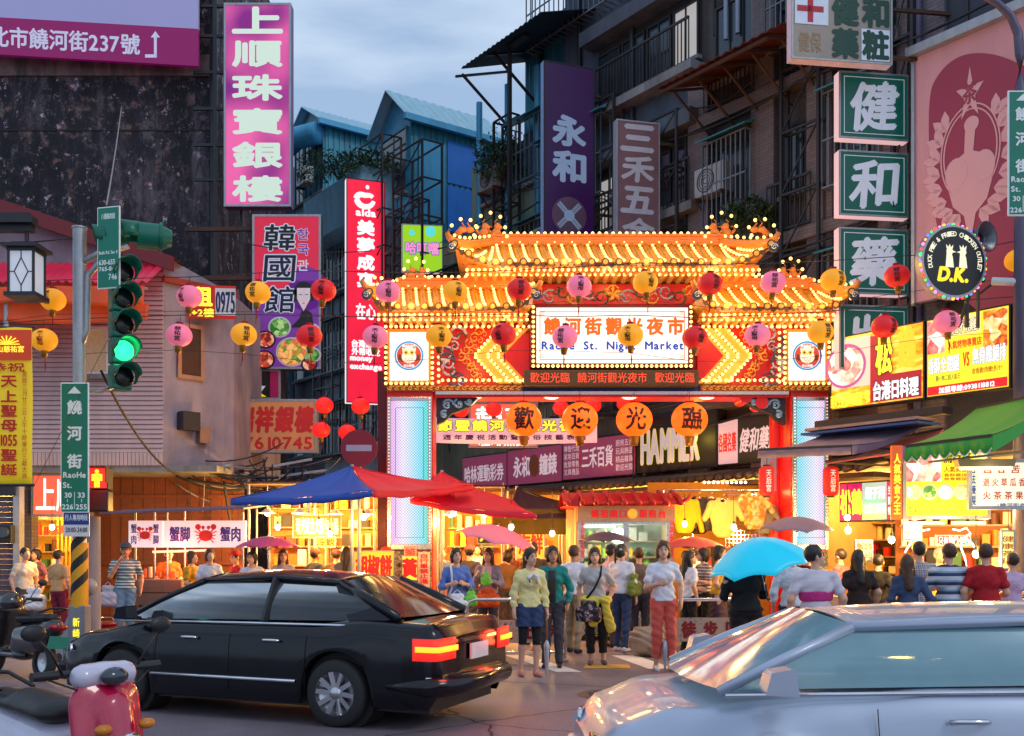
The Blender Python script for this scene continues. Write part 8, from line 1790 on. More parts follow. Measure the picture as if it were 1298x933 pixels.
garment(868,633,19.6,fy,'bright yellow jacket hanging left in the clothes shop front','jacket',1.05,'jacket');garment(886,632,19.7,fbk,'dark brown jacket hanging beside the yellow one','jacket',1.1,'jacket');garment(901,632,19.65,mat('black nylon',(.02,.02,.02),.5),'black jacket between the brown jacket and the cream shirt','jacket',1.0,'jacket')
garment(917,634,19.5,fcr,'pale yellow tee hanging in the middle of the clothes shop','shirt',1.15);garment(956,626,19.6,rampmat('yellow floral cloth',[(.35,lin((236,200,90))),(.5,lin((250,236,180))),(.65,lin((200,150,60)))],14,3,kind='voronoi',bump=0),'yellow floral blouse hanging right in the clothes shop','shirt',1.1);garment(968,640,19.7,fab('sage',(150,160,140)),'sage green top half hidden behind the floral blouse','shirt',.9)
q=MB();
for i in range(10):q.ball((-.2+i*.09,-.05,2.95),.028,8,5)
o=q.obj('bulb_row',m_bulb_w,cl);o['kind']='stuff'
# ---------------------------------------------------------------- right stalls: awnings, boards
def awning(A,B,C_,D_,m,label,val=.22,scallop=True):
    """front edge A-B, top edge D-C (world points)"""
    A,B,C_,D_=[Vector(v)for v in(A,B,C_,D_)];t=thing('awning',label,'awning',tuple(A));O_=A.copy();A,B,C_,D_=[v-O_ for v in(A,B,C_,D_)]
    def P(u,v):return A.lerp(B,u).lerp(D_.lerp(C_,u),v)
    q=MB();q.grid(lambda u,v:tuple(P(u,v)+Vector((0,0,-.09*math.sin(PI*v)+.018*math.sin(u*20)*(1-v)))),24,8);q.obj('awning_cloth',m,t,solid=.006)
    q=MB();n=9;vs=[];fw=(A-D_).normalized()*.015
    for i in range(73):u=i/72;sc=val*(.7+.3*abs(math.sin(u*n*PI)))if scallop else val;vs+=[P(u,0)+fw,P(u,0)+fw*(2+math.sin(u*30))-Vector((0,0,sc))]
    q.add(vs,[(2*i,2*i+1,2*i+3,2*i+2)for i in range(72)],0,True);q.obj('valance',m,t,solid=.005)
    if scallop:q=MB();q.tube([v+fw*.5 for v in vs[1::2]],.009,5);q.obj('valance_piping',m_white,t)
    q=MB();q.add([P(1,v/6)+Vector((0,0,-.09*math.sin(PI*v/6)))for v in range(7)]+[P(1,v/6)+Vector((0,0,-.09*math.sin(PI*v/6)-val*.9*(1-v/6)-.02))for v in range(7)],[(i,i+1,i+8,i+7)for i in range(6)]);q.obj('side_flap',m,t,solid=.005)
    q=MB();q.beam(A,B,.04);q.beam(D_,C_,.05)
    for u in(.03,.97):q.beam(P(u,0)-Vector((0,0,.02)),P(u,1)-Vector((0,0,.45)),.03)
    q.obj('awning_arm',m_steel,t);return t
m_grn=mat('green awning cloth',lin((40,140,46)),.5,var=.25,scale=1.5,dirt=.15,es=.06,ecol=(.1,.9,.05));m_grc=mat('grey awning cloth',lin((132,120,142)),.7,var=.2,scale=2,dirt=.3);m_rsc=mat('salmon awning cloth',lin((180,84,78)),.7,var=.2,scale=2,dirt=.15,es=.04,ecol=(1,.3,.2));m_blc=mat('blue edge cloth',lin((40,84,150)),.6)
t=awning(pc(1146,566,14.6),pc(1258,552,13.3),pc(1350,494,14.2),pc(1238,518,15.9),m_grn,'long green scalloped awning sloping down over the right food stalls');MB().box2(-.04,.16,-.05,-.03,-.24,-.0).obj('pink_patch',mat('pink print patch',lin((220,130,150)),.6),t)
awning(pc(962,570,17.8),pc(1080,565,16.6),pc(1172,536,17.0),pc(1056,545,18.3),m_grc,'grey awning reaching in front of the right gate pillar',val=.14,scallop=False)
awning(pc(1047,585,17.2),pc(1150,570,15.7),pc(1196,544,16.6),pc(1125,558,17.9),m_rsc,'salmon red awning between the grey and the green ones',val=.04,scallop=False)
t=thing('folded_awning','rolled blue and beige awning resting above the grey one under the orange food sign','awning',pc(1110,542,17.6),WA);q=MB();q.box2(-1.1,1.1,-.5,.1,.0,.05);q.obj('beige_sheet',mat('beige tarp',lin((180,150,140)),.7,dirt=.3),t);q=MB();q.box2(-1.15,1.15,-.55,.1,-.07,-.03);q.obj('blue_sheet',m_blc,t);q=MB();q.box2(-1.2,1.3,-.1,.2,.1,.22);q.obj('dusty_casing',m_steel,t)
def rsign(px0,px1,z0,z1,off,*a,**k):return wsign(px0,px1,z0,z1,off,*a,**k)
# lower signs
zz0,zz1=wz(1065,662,1.0),wz(1065,612,1.0)
t,w,h,y=wsign(1064,1150,zz0,zz1,1.0,'stall_sign','magenta lit stall sign reading 松鶴 below the salmon awning',mat('magenta board',lin((176,20,100)),.5,es=.35,ecol=(.8,.02,.25)),th=.1)
patch(t,-w*.14,w*.22,-h/2+.03,h/2-.03,y,rampmat('rainbow glare print',[(.3,(.5,.1,.6)),(.5,(.2,.6,.5)),(.7,(.6,.8,.2))],.8,1,es=.6,bump=0));lettering(t,'松',-w*.39,0,w*.15,h*.62,Ey,y=y-.006,bold=.06);lettering(t,'鶴',-w*.22,0,w*.15,h*.62,Ey,y=y-.006,bold=.06);lettering(t,'台港日料理',w*.05,-h*.18,w*.32,h*.26,WHITE,y=y-.006,bold=.03);lettering(t,'蝦子河',w*.05,h*.2,w*.28,h*.3,WHITE,y=y-.006,bold=.05);lettering(t,'生炒花枝意麵\n鵝肉麵線蚵仔\n鴨肉羹香腸飯',w*.36,0,w*.24,h*.7,WHITE,y=y-.006)
Ym=15.6;t,w,h,y=panel(1147,1252,568,658,Ym,'menu_board','large yellow lit menu board with photos of dishes at the right stall',m_yface,m_steel,.15,-.14)
patch(t,-w/2+.05,-w*.06,h*.03,h/2-.04,y,food2);patch(t,w*.3,w/2-.05,h*.03,h/2-.04,y,food1);lettering(t,'流行雞',w*.12,h*.37,w*.3,h*.17,m_blk,y=y-.006,bold=.03,slant=.1);lettering(t,'人氣美食',w*.1,h*.2,w*.26,h*.08,Ebr,y=y-.006);lettering(t,'香酥雞排\n無骨雞腿',w*.1,h*.09,w*.26,h*.1,Ebr,y=y-.006)
for i in range(5):pdisc(t,-w*.38+i*w*.185,-h*.12,.12,y-.004,m_white,'printed_plate');pdisc(t,-w*.38+i*w*.185,-h*.12,.095,y-.01,[food1,fm[1],food2,food1,fm[2]][i],'printed_dish')
lettering(t,'原味50 辣味50 椒鹽60 海苔60 起司70',0,-h*.38,w*.88,h*.12,MATS['green print'],y=y-.006,bold=.0)
MB().box2(-w/2-.16,-w/2-.01,-.02,.1,-h/2,h/2+.05).obj('side_board',m_ob,t);lettering(t,'人氣美食之王',-w/2-.085,0,.1,h*.85,Ey,y=-.026,vertical=True,bold=.04)
q=MB();q.cyl((-w/2,-.1,-h/2-.06),(-.05,-.1,-h/2-.06),.02);q.cyl((.05,-.1,-h/2-.06),(w*.42,-.1,-h/2-.06),.02);q.obj('tube_lamp',emat('warm white tube',(1,.75,.4),3.5),t);light('tube_glow',(0,-.3,-h/2-.15),30,(1,.62,.3),.2,t)
Ym=14.4;t,w,h,y=panel(1228,1318,582,646,Ym,'menu_board','cream menu board with orange and blue characters at the far right stall',mat('cream lit board',(.85,.8,.62),.5,es=.55,ecol=(1,.92,.7)),m_galv,.06,-.05)
m_bp=mat('blue print 2',lin((50,80,170)),.5);m_op=mat('orange print 2',lin((206,80,40)),.5)
patch(t,-w/2+.02,-w*.38,-h/2+.02,h/2-.02,y,mat('pale yellow patch',(.9,.85,.5),.5,es=.4));lettering(t,'古法煉製',-w*.44,0,w*.08,h*.82,m_bp,y=y-.006,vertical=True,bold=.04)
for j,row in enumerate(('百甘苦茶','退火草瓜香蘭','火茶茶果汁')):lettering(t,row,w*.05,h*(.3-.26*j),w*.7,h*.16,m_op,y=y-.004,bold=.02,gap=.3)
lettering(t,'(饒河街老牌)',w*.15,-h*.42,w*.5,h*.1,m_bp,y=y-.004)
t=thing('tube_lamp_fixture','long hooded fluorescent lamp above the cream menu board','lamp',pc(1248,592,13.8),-.1);q=MB();q.prism([(-.35,.0),(.35,.0),(.38,.1),(-.38,.1)],-.1,.1);q.beam((-.7,.1,.08),(.6,.1,.22),.03);q.obj('lamp_hood',mat('brass hood',(.3,.22,.1),.4,.5),t);q=MB();q.cyl((-.34,-.04,-.02),(.34,-.04,-.02),.02);q.obj('lamp_tube',MATS['warm white tube'],t);light('lamp_glow',(0,-.1,-.12),16,(1,.8,.5),.1,t)
board(1268,1286,672,722,14.2,'\n'.join('健康茶飲'),MATS['lit pale yellow'],Ebr,'narrow yellow board hanging below the cream menu board')
board(1145,1168,664,686,15.9,'特價\n優惠',mat('pink red board',lin((200,60,80)),.6,es=.2),m_letw,'pink handwritten board over the right crowd');board(1186,1230,678,692,15.2,'只有熱門小吃',MATS['lit red face 2'],WHITE,'red neon strip board between the men at the right stall',bold=.03)
board(1084,1106,684,712,15.8,'飯25\n麵60',mat('cream board',(.8,.7,.45),.6,es=.3),Ebr,'cream price board at the right stall counter')
rs=thing('market_stall','right food stall with steel counter, wire back and warm lamps','market stall',(X(1190,15.4),15.4,0),-.3)
MB().box2(-1.9,1.5,.0,.7,.1,.92).obj('counter',MATS['stainless counter'],rs,bevel=.01);goods(rs,-1.8,1.4,.68,.94,1.05,GM,31,dz=.45,depth=.5,shelf=False,smin=.1,smax=.3);MB().box2(-.5,1.6,1.9,1.95,.0,2.4).obj('back_panel',mat('amber stall wall',lin((150,86,30)),.7),rs);goods(rs,-.45,1.5,1.88,1.0,2.2,GM,33,dz=.35,depth=.3)
for x_,e in((-1.3,60),(-.3,60),(.7,70),(1.3,60)):q=MB();q.ball((x_,.5,2.15),.05,12,8);q.obj('lamp_bulb',m_bulb_w,rs);q=MB();q.cyl((x_,.5,2.18),(x_,.5,2.7),.008);q.obj('lamp_cord',m_cable,rs);light('stall_lamp',(x_,.4,2.0),e*1.3,(1,.58,.2),.08,rs)
for px,nm,c in((1168,'left',0),(1218,'right',1)):
    t=thing('neon_figure',nm+' white neon squiggle figure glowing over the right stall counter','neon sign',pc(px,690,14.9));q=MB();P_=[(-.12,.22),(-.02,.2),(.08,.24),(.14,.16),(.04,.1),(.0,-.05),(.06,-.2),(.1,-.4),(.02,-.55)]
    q.tube([((1 if c else-1)*a,0,b)for a,b in P_],.012,6);q.tube([((1 if c else-1)*a,0,b)for a,b in((.04,.1),(.16,.02),(.24,-.12))],.012,6);q.obj('neon_tube',emat('white neon',(1,.93,.95),3),t)
# ---------------------------------------------------------------- crowd barriers
def barrier(px0,px1,Y,label,txt,py_b=(783,812)):
    cx=X((px0+px1)/2,Y);w=(px1-px0)*Y/F;t=thing('crowd_barrier',label,'barrier',(cx,Y,0),0,'steel pedestrian zone barriers');zt_=Z(760,Y)
    q=MB();q.tube([(-w/2,0,.0),(-w/2,0,zt_-.12),(-w/2+.04,0,zt_-.03),(-w/2+.14,0,zt_),(w/2-.14,0,zt_),(w/2-.04,0,zt_-.03),(w/2,0,zt_-.12),(w/2,0,.0)],.025,10);q.cyl((-w/2,0,.12),(w/2,0,.12),.018);q.obj('rail_frame',m_chrome,t)
    z0,z1=Z(py_b[1],Y),Z(py_b[0],Y);b=MB();b.box2(-w/2+.03,w/2-.03,-.015,.01,z0,z1);b=b.obj('sign_plate',mat('brushed plate',(.62,.5,.4),.3,.7,scale=30,bump=.02),t)
    lettering(b,txt,0,(z0+z1)/2,w*.8,(z1-z0)*.66,mat('dark red plate letter',lin((130,20,30)),.5),y=-.02,bold=.06,gap=.5)
    for s_ in(-1,1):f=MB();f.beam((s_*w/2,-.25,.02),(s_*w/2,.25,.02),.05,.03);f.obj('foot',m_galv,t)
barrier(592,716,15.2,'steel barrier with a brushed plate behind the woman in yellow, left one','行人止步',(786,815));barrier(855,945,15.0,'steel barrier with red characters left of the person in black, right one','徒步區',(783,813))
for(px,py_,Y,c,lab)in((822,0,15.8,(150,130,110),'heap of pale plastic bags behind the woman in coral trousers'),(937,0,14.8,(180,190,210),'pale plastic bag on the road by the right barrier')):
    t=thing('plastic_bags',lab,'bags',(X(px,Y),Y,0));sdf_obj('bag_body',[ellip((0,0,.2),(.3 if px<900 else .12,.22,.24)),ellip((.12,.02,.38),(.14,.12,.16)),ellip((-.12,0,.3),(.16,.14,.16))]if px<900 else[ellip((0,0,.16),(.12,.1,.2))],mat('bag '+lab[:4],lin(c),.4),t,.018,k=.05,noise=.015,nscale=18)
# ---------------------------------------------------------------- cars
m_rub=mat('tyre rubber',(.02,.02,.022),.8,scale=20);m_rim=mat('alloy rim',(.55,.55,.58),.25,.9,bump=0);m_carglass=mat('car window glass',(.04,.05,.065),.06,0,trans=.55,var=.1,bump=0,spec=.7);m_int=mat('car interior cloth',(.05,.05,.055),.9)
def wheel(par,x,y,r,side,n=10):
    w=MB();wd=.21
    prof=[(r*.66,-wd/2),(r*.9,-wd/2),(r*.97,-wd/2+.02),(r,-wd/2+.05),(r,wd/2-.05),(r*.97,wd/2-.02),(r*.9,wd/2),(r*.66,wd/2)]
    w.lathe(prof,(x,y,r),36,axis='Y');wo=w.obj('wheel',m_rub,par)
    q=MB();yy=y+side*wd/2
    q.lathe([(r*.67,-side*.0),(r*.64,-side*.035),(r*.6,-side*.06),(0.0,-side*.07)],(x,yy,r),36,axis='Y')
    for k_ in range(n):
        a=2*PI*k_/n;q.beam((x+.05*math.cos(a),yy-side*.03,r+.05*math.sin(a)),(x+r*.64*math.cos(a+.08),yy-side*.012,r+r*.64*math.sin(a+.08)),.022,.045)
    q.lathe([(.0,0.0),(.05,0.0),(.065,-side*.03)],(x,yy,r),18,axis='Y');q.obj('rim',m_rim,wo)
def sedan(name,label,L,W_,H,paint,loc,rz,wx,r=.32,hood=.86,belt=.96,trunk=1.0,cab=(.10,.25,.60,.80),carglass=None):
    m_carglass=carglass or MATS['car window glass']
    """x from 0 (rear) to L (front); near side is -y"""
    t=thing(name,label,'car',loc,rz);hw=W_/2
    def interp(v,P):
        for(a,b),(c,d)in zip(P[:-1],P[1:]):
            if v<=c:u=(v-a)/max(1e-6,c-a);u=u*u*(3-2*u)if True else u;return b+(d-b)*max(0,min(1,u))
        return P[-1][1]
    topP=[(0,trunk-.16),(.10,trunk-.02),(.16*L,trunk+.01),(.3*L,belt),(.62*L,belt-.01),(.72*L,belt-.04),(.9*L,hood-.06),(L-.12,hood-.17),(L,hood-.34)]
    hwP=[(0,hw*.84),(.12,hw*.95),(.5,hw*.99),(L*.5,hw),(L*.82,hw*.98),(L-.2,hw*.88),(L,hw*.74)]
    xs=sorted(set([0,.02,.06,.12,.2]+list(np.linspace(.25,L-.3,54))+[L-.22,L-.14,L-.08,L-.03,L]+[w_+s_*(r+.07)for w_ in wx for s_ in(-1,1)]))
    vs=[];NP=None
    def sect(x):
        h_=interp(x,hwP);tz=interp(x,topP);bz=.2+(.12 if x<.1 or x>L-.1 else 0)
        for w_ in wx:
            d=abs(x-w_);Rr=r+.065
            if d<Rr:bz=max(bz,r+math.sqrt(Rr*Rr-d*d)*1.0)
        m1=.62;z1=max(bz+.01,.36);z2=max(bz+.02,.58);z3=max(bz+.03,tz-.17)
        return[(h_*.93,bz),(h_*.985,bz+.02),(h_*1.0,z1),(h_*1.005,z2),(h_*.995,max(z2+.01,z2+(z3-z2)*.55)),(h_*.975,z3+.02),(h_*.95,tz-.05),(h_*.90,tz-.012),(h_*.80,tz+.004),(h_*.4,tz+.024),(0,tz+.03)]
    S_=[sect(x)for x in xs];n=len(S_[0]);q=MB()
    for sgn in(1,-1):
        vv=[(x,sgn*p[0],p[1])for x,s_ in zip(xs,S_)for p in s_]
        fs=[(i*n+j,i*n+j+1,(i+1)*n+j+1,(i+1)*n+j)for i in range(len(xs)-1)for j in range(n-1)]
        q.add(vv,fs if sgn<0 else[f[::-1]for f in fs],0,True)
    for x,s_ in((xs[0],S_[0]),(xs[-1],S_[-1])):ring=[(x,p[0],p[1])for p in s_]+[(x,-p[0],p[1])for p in s_[::-1][1:]];q.add(ring,[tuple(range(len(ring)))],0)
    body=q.obj('body',paint,t)
    q=MB();q.box2(.15,L-.2,-hw*.8,hw*.8,.16,.5);q.obj('underbody',m_black,t)
    q=MB()
    for w_ in wx:
        for s_ in(-1,1):q.cyl((w_,s_*hw*.5,r+.0),(w_,s_*hw*.86,r+.0),r+.06,n=24)
    q.obj('wheel_well',m_dark,t)
    # greenhouse
    x0,x1,x2,x3=[c*L for c in cab];hb,ht=hw*.86,hw*.66;zb_,zt_=belt-.01,H-.04
    G_={'rb':(x0,hb*.93,trunk+.02),'rt':(x1,ht*.96,zt_),'ft':(x2,ht,zt_+.01),'fb':(x3,hb*.95,belt-.02)}
    def V(k_,s_):p=G_[k_];return Vector((p[0],p[1]*s_,p[2]))
    def lerp3(a,b,u):return a.lerp(b,u)
    q=MB()
    q.grid(lambda u,v:tuple(V('rt',1-2*v).lerp(V('ft',1-2*v),u)*1+Vector((0,0,.045*math.sin(PI*u)+.055*(1-(2*v-1)**2)-.0)))if abs(1-2*v)>0 else tuple(Vector((G_['rt'][0],0,zt_)).lerp(Vector((G_['ft'][0],0,zt_+.01)),u)+Vector((0,0,.045*math.sin(PI*u)+.055))),14,11);roofo=q.obj('roof',paint,t,solid=.02)
    q=MB()
    for s_ in(-1,1):
        def side(u,v,s_=s_):b=V('rb',s_).lerp(V('fb',s_),u);b.z=belt-.01+.05*(1-u)*(trunk-belt+.02)/.06;a=V('rt',s_).lerp(V('ft',s_),u);p=b.lerp(a,v);p.y+=s_*.03*math.sin(PI*v);return tuple(p)
        q.grid(side,14,5)
    q.obj('side_window',m_carglass,t)
    q=MB();q.grid(lambda u,v:tuple(V('rb',1-2*u).lerp(V('rt',1-2*u),v)+Vector((-.07*(1-(2*u-1)**2),0,.015+.05*v*(1-(2*u-1)**2)))),10,6);q.obj('rear_window',m_carglass,t)
    q=MB();q.grid(lambda u,v:tuple(V('fb',1-2*u).lerp(V('ft',1-2*u),v)+Vector((.1*(1-(2*u-1)**2),0,.015+.05*v*(1-(2*u-1)**2)))),10,6);q.obj('windscreen',m_carglass,t)
    for s_ in(-1,1):
        o_=Vector((0,s_*.012,0))
        for a,b,w_ in(('rb','rt',.05),('fb','ft',.03)):q=MB();q.tube([V(a,s_)+o_,V(a,s_).lerp(V(b,s_),.5)+Vector((0,s_*.025,.01)),V(b,s_)+o_],w_,8);q.obj('pillar',paint,t)
        q=MB();q.tube([V('rt',s_)+o_,V('rt',s_).lerp(V('ft',s_),.5)+o_+Vector((0,0,.045)),V('ft',s_)+o_],.028,8);q.obj('roof_rail',paint,t)
        for u in(.46,):
            bb=V('rb',s_).lerp(V('fb',s_),u);bb.z=belt;aa=V('rt',s_).lerp(V('ft',s_),u+.0);q=MB();q.beam(bb+o_*1.2,aa+o_*1.4+Vector((0,0,.04)),.05,.07);q.obj('door_pillar',m_black,t)
        # quarter pillar wedge
        q=MB();P0=V('rb',s_)+o_;P1=V('rb',s_).lerp(V('fb',s_),.16)+o_*1.5;P1.z=belt;P2=V('rt',s_).lerp(V('ft',s_),.05)+o_*1.5;P3=V('rt',s_)+o_;q.add([P0,P1,P2,P3],[(0,1,2,3)]);q.obj('quarter_panel',paint,t,solid=.015)
        yb=s_*(hw+.012)
        q=MB();q.tube([(x0+.1,s_*hw*.905,belt-.005),(L*.45,s_*hw*.925,belt-.01),(x3-.02,s_*hw*.90,belt-.03)],.012,6);q.obj('chrome_trim',m_chrome,t)
        q=MB();q.tube([(wx[0]+r+.1,yb*1.0,.42),(L*.5,yb*1.002,.42),(wx[1]-r-.1,yb*.99,.42)],.018,6);q.obj('side_moulding',m_chrome,t)
        for dx in(.36,.57):q=MB();q.tube([(L*dx,s_*(hw*.99),.79),(L*dx+.03,s_*(hw*1.01+.02),.8),(L*dx+.17,s_*(hw*1.01+.02),.8),(L*dx+.2,s_*hw*.99,.79)],.014,6);q.obj('door_handle',m_chrome,t)
        for dx in(.30,.49,.69):
            q=MB();q.tube([(L*dx,s_*(hw+.004),.3),(L*dx,s_*(hw+.006),.6),(L*dx+.01,s_*(hw*.985),.86)],.004,4);q.obj('door_seam',m_black,t)
        q=MB();q.prism([(x3-.33,belt),(x3-.16,belt+.01),(x3-.19,belt+.12),(x3-.31,belt+.14)],s_*(hw+.1)-.08,s_*(hw+.1)+.08);q.beam((x3-.25,s_*hw*.88,belt),(x3-.25,s_*(hw+.05),belt+.03),.05,.03);q.obj('wing_mirror',paint,t,bevel=.045)
        # lamps
        q=MB();q.grid(lambda u,v,s_=s_:(.02-.03*(1-u)+.28*max(0,u-.45)**1.2*1.6-.0,s_*(hw*(.55+.43*min(1,u*1.9))+.01),.66+.2*v),10,3,0,True);q.obj('tail_lamp',emat('tail lamp red glow',(1,.03,.02),.75,var=.3),t,solid=.012)
        q=MB();q.grid(lambda u,v,s_=s_:(.0-.03*(1-u)+.28*max(0,u-.45)**1.2*1.6-.012,s_*(hw*(.56+.42*min(1,u*1.9))+.02),.74+.05*v),10,1,0,True);q.obj('brake_strip',emat('tail lamp orange glow',(1,.35,.02),2.0),t,solid=.012)
        light('tail_glow',(-.15,s_*hw*.8,.75),6,(1,.06,.02),.08,t)
        q=MB();q.grid(lambda u,v,s_=s_:(L-.02-.22*u**1.5,s_*(hw*(.45+.43*u)),.54+.12*v),8,2);q.obj('head_lamp',m_chrome,t,solid=.03)
    for w_ in wx:
        for s_ in(-1,1):wheel(t,w_,s_*(hw-.115),r,s_)
    q=MB();q.tube([(.5,-hw*.985,.42),(.12,-hw*.93,.42),(-.02,-hw*.7,.42),(-.05,0,.42),(-.02,hw*.7,.42),(.12,hw*.93,.42),(.5,hw*.985,.42)],[.03,.09,.1,.1,.1,.09,.03],12);q.obj('rear_bumper',paint,t);q=MB();q.tube([(.12,-hw*.96,.5),(-.03,-hw*.72,.5),(-.09,0,.5),(-.03,hw*.72,.5),(.12,hw*.96,.5)],.012,6);q.obj('bumper_trim',m_chrome,t)
    q=MB();q.box2(L-.1,L+.05,-hw*.8,hw*.8,.26,.46);q.obj('front_bumper',paint,t,bevel=.04)
    q=MB();q.box2(-.04,-.02,-.2,.2,.62,.77);pl_=q.obj('number_plate',m_white,t)
    q=MB();q.box2(-.02,-.0,-hw*.5,hw*.5,.8,.83);q.obj('boot_trim',m_chrome,t)
    q=MB()
    for sx_ in(.34,.56):
        for s_ in(-.35,.35):q.box2(L*sx_-.1,L*sx_+.1,s_-.22,s_+.22,.5,1.12);q.box2(L*sx_-.04,L*sx_+.05,s_-.12,s_+.12,1.14,1.28)
    q.box2(L*.36,L*.7,-hw*.8,hw*.8,.35,.5);q.obj('seats',m_int,t,bevel=.03)
    return t
p_black=mat('black car paint',(.006,.006,.010),.15,.0,var=.1,bump=0,spec=.45);p_silver=mat('pale blue silver car paint',lin((176,186,206)),.4,.35,coat=.5,var=.04,bump=0)
rear=Vector((-.68,9.15,0));ph=math.radians(22);cdir_=Vector((-math.cos(ph),math.sin(ph),0));nside=Vector((math.sin(ph),math.cos(ph),0)); # far side
org=rear+nside*.89
sedan('black_sedan','black sedan with glowing tail lamps driving left across the foreground',4.6,1.78,1.38,p_black,tuple(org),math.pi-ph,(1.06,3.62))
L2=4.7;o2=Vector((.42+L2,5.3+.9,0))
sedan('silver_sedan','pale silver blue sedan cut off by the lower right corner of the photo',L2,1.8,1.29,p_silver,(o2.x,o2.y,0),math.pi+.015,(1.1,3.78),hood=.90,belt=.95,trunk=.98,cab=(.06,.2,.70,.86),carglass=mat('sky reflection cyan car glass',(.36,.66,.76),.04,0,trans=.5,var=.1,bump=0,spec=.8))  # pale sky reflection is painted into the glass as cyan base colour
# ---------------------------------------------------------------- scooters
def scooter(label,loc,rz,pm,pm2,lean=0,name='scooter',front=None):
    """faces +x, origin on the ground between the wheels"""
    t=thing(name,label,'scooter',loc,rz);t.rotation_euler=(lean,0,rz)
    for x_ in(-.62,.64):
        w=MB();w.lathe([(.14,-.05),(.2,-.055),(.235,-.03),(.25,0),(.235,.03),(.2,.055),(.14,.05)],(x_,0,.25),28,axis='Y');wo=w.obj('wheel',m_rub,t);q=MB();q.lathe([(.0,-.03),(.03,-.05),(.05,-.02),(.12,-.02),(.15,-.045),(.15,.045),(.12,.02),(0,.03)],(x_,0,.25),20,axis='Y')
        for k_ in range(5):a=k_*2*PI/5;q.beam((x_,0,.25),(x_+.14*math.cos(a),0,.25+.14*math.sin(a)),.03,.03)
        q.obj('rim',m_rim,wo)
    sdf_obj('rear_body',[capsule((-.75,0,.66),(-.1,0,.56),.12,.15,(1,.9,1)),capsule((-.55,0,.5),(-.05,0,.42),.15,.14,(1,.9,1)),capsule((-.85,0,.72),(-.7,0,.68),.05,.1)],pm,t,.02,k=.08)
    sdf_obj('front_shield',[capsule((.42,0,.42),(.34,0,.85),.17,.17,(2.6,.8,1)),capsule((.5,0,.55),(.42,0,.82),.1,.11,(1.4,1,1)),capsule((-.1,0,.3),(.4,0,.3),.15,.13,(1,.9,2.2))],front or pm,t,.02,k=.08)
    sdf_obj('front_fender',[capsule((.5,0,.46),(.76,0,.44),.08,.07,(1,1,1.2))],pm2,t,.018,k=.02)
    sdf_obj('seat',[capsule((-.68,0,.80),(-.1,0,.76),.1,.12,(1,.8,1.8)),capsule((-.4,0,.82),(-.12,0,.78),.09,.1,(1,.8,1.6))],m_black,t,.018,k=.04)
    sdf_obj('handlebar_cover',[capsule((.33,-.12,1.0),(.33,.12,1.0),.07,.07),capsule((.35,0,.85),(.33,0,1.0),.05,.06)],pm,t,.018,k=.04)
    q=MB();q.cyl((.28,-.36,1.02),(.3,.36,1.02),.018);q.cyl((.28,-.38,1.02),(.285,-.24,1.02),.025);q.cyl((.28,.24,1.02),(.285,.38,1.02),.025);q.obj('handlebar',m_black,t)
    for s_ in(-1,1):q=MB();q.tube([(.3,s_*.22,1.02),(.32,s_*.3,1.15),(.3,s_*.36,1.22)],.007,6);q.ball((.3,s_*.38,1.25),(.02,.07,.045),12,8);q.obj('mirror',m_black,t)
    q=MB();q.cyl((.64,-.07,.25),(.42,-.06,.8),.02);q.cyl((.64,.07,.25),(.42,.06,.8),.02);q.obj('fork',m_chrome,t)
    q=MB();q.cyl((-.62,-.17,.3),(-.1,-.17,.28),.06,.04,n=14);q.obj('exhaust',m_steel,t)
    q=MB();q.ball((-.86,0,.69),(.05,.13,.05),14,8);q.obj('tail_lamp',mat('tail lamp red plastic',(.35,.01,.02),.2),t);q=MB();q.ball((.43,0,1.0),(.05,.08,.05),12,8);q.obj('head_lamp',m_glass,t)
    for s_ in(-1,1):q=MB();q.ball((.53,s_*.13,.74),(.04,.05,.03),10,6);q.obj('indicator',mat('amber lens',(.6,.2,.02),.2),t)
    q=MB();q.ball((.57,0,.66),(.03,.07,.05),12,8);q.obj('apron_lamp',m_chrome,t);q=MB();q.tube([(.545,-.12,.5),(.60,0,.53),(.545,.12,.5)],.012,6);q.obj('apron_grille',m_black,t)
    q=MB();q.tube([(.3,-.3,1.0),(.36,-.2,.95),(.34,-.08,.9)],.006,5);q.tube([(.3,.3,1.0),(.36,.2,.95),(.34,.08,.9)],.006,5);q.obj('brake_cable',m_cable,t)
    q=MB();q.tube([(-.55,-.1,.86),(-.85,-.11,.92),(-.9,0,.93),(-.85,.11,.92),(-.55,.1,.86)],.013,8);q.obj('grab_rail',m_black,t)
    q=MB();q.box((-.9,0,.5),(.012,.26,.16),Matrix.Rotation(-.3,3,'Y'));pl_=q.obj('number_plate',mat('green plate',lin((60,150,130)),.5),t)
    return t
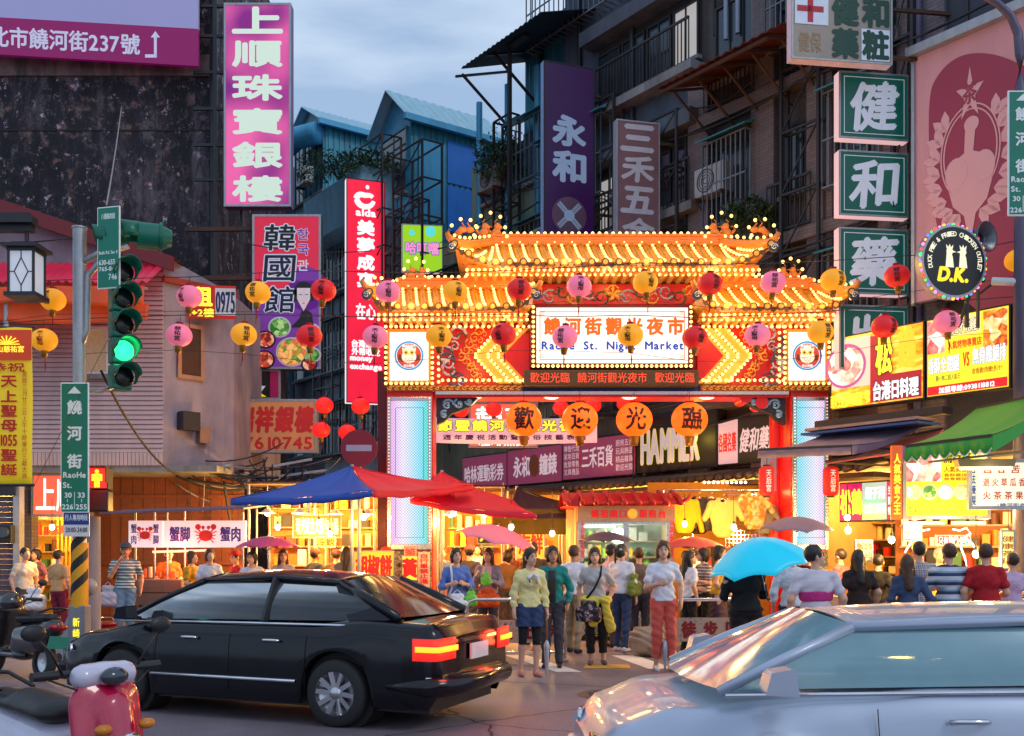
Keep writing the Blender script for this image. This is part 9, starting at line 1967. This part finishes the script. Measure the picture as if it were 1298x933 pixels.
m_sblk=mat('black scooter plastic',(.015,.015,.02),.25,coat=1,bump=0);m_swhite=mat('lilac white scooter plastic',lin((200,196,216)),.3,coat=1,bump=0);m_smag=mat('magenta scooter plastic',lin((186,14,66)),.3,coat=1,bump=0);m_sblu=mat('blue scooter plastic',lin((40,90,190)),.3,coat=1,bump=0)
scooter('parked black scooter with a green number plate at the left edge',(X(22,13.2),13.2,0),2.5,m_sblk,m_sblk,lean=.1)
t=thing('helmet','glossy black helmet resting on the seat of the parked scooter','helmet',(X(14,13.1),13.1,.98));sdf_obj('helmet_shell',[ellip((0,0,0),(.14,.16,.14))],m_sblk,t,.016,k=.01,cuts=[((0,0,-.08),(0,0,-1))])
SC=scooter('white scooter with a magenta front shield in the lower left corner',(X(88,5.75),5.75,0),-.62,m_swhite,m_smag,front=m_smag)

# bare bulbs under the canopies, most of them added to light the crowd warmly
HB_=None
def hang_bulb(px,py,Y,e,label):
    t=thing('hanging_bulb',label,'light bulb',pc(px,py,Y),0,'bare bulbs hung over the stalls');q=MB();q.ball((0,0,0),(.05,.05,.06),12,8);q.obj('glass_bulb',m_bulb_w,t);q=MB();q.cyl((0,0,.05),(0,0,.1),.025);q.cyl((0,0,.1),(0,0,.55),.006,n=5);q.obj('socket',m_black,t);light('bulb_light',(0,-.06,-.08),e*.75,(1,.55,.13),.06,t)
for px,py,Y,e,lab in((461,655,16.9,110,'blazing bare bulb on the parasol pole left of the gate'),(418,676,18.9,90,'bare bulb over the capped men'),(352,668,18.9,90,'bare bulb above the magenta umbrella'),(404,662,19.4,120,'bright bare bulb at the left corner of the orange board'),(575,650,17.6,110,'bare bulb under the red canopy by the pillar'),(648,668,18.0,90,'bare bulb under the right edge of the red canopy'),(700,676,18.6,90,'bare bulb left of the kiosk'),(868,664,18.6,100,'bare bulb right of the kiosk by the yellow jacket'),(930,668,18.0,100,'bare bulb in front of the wire rack'),(1075,672,16.4,90,'bare bulb under the salmon awning'),(1130,684,15.2,90,'bare bulb over the long haired women at right'),(1237,702,14.6,110,'starry bare bulb beside the woman in the red vest'),(1278,690,14.6,90,'bare bulb at the far right of the right stall'),(66,668,19.2,90,'bare bulb in the lit shop at far left')):hang_bulb(px,py,Y,e,lab)
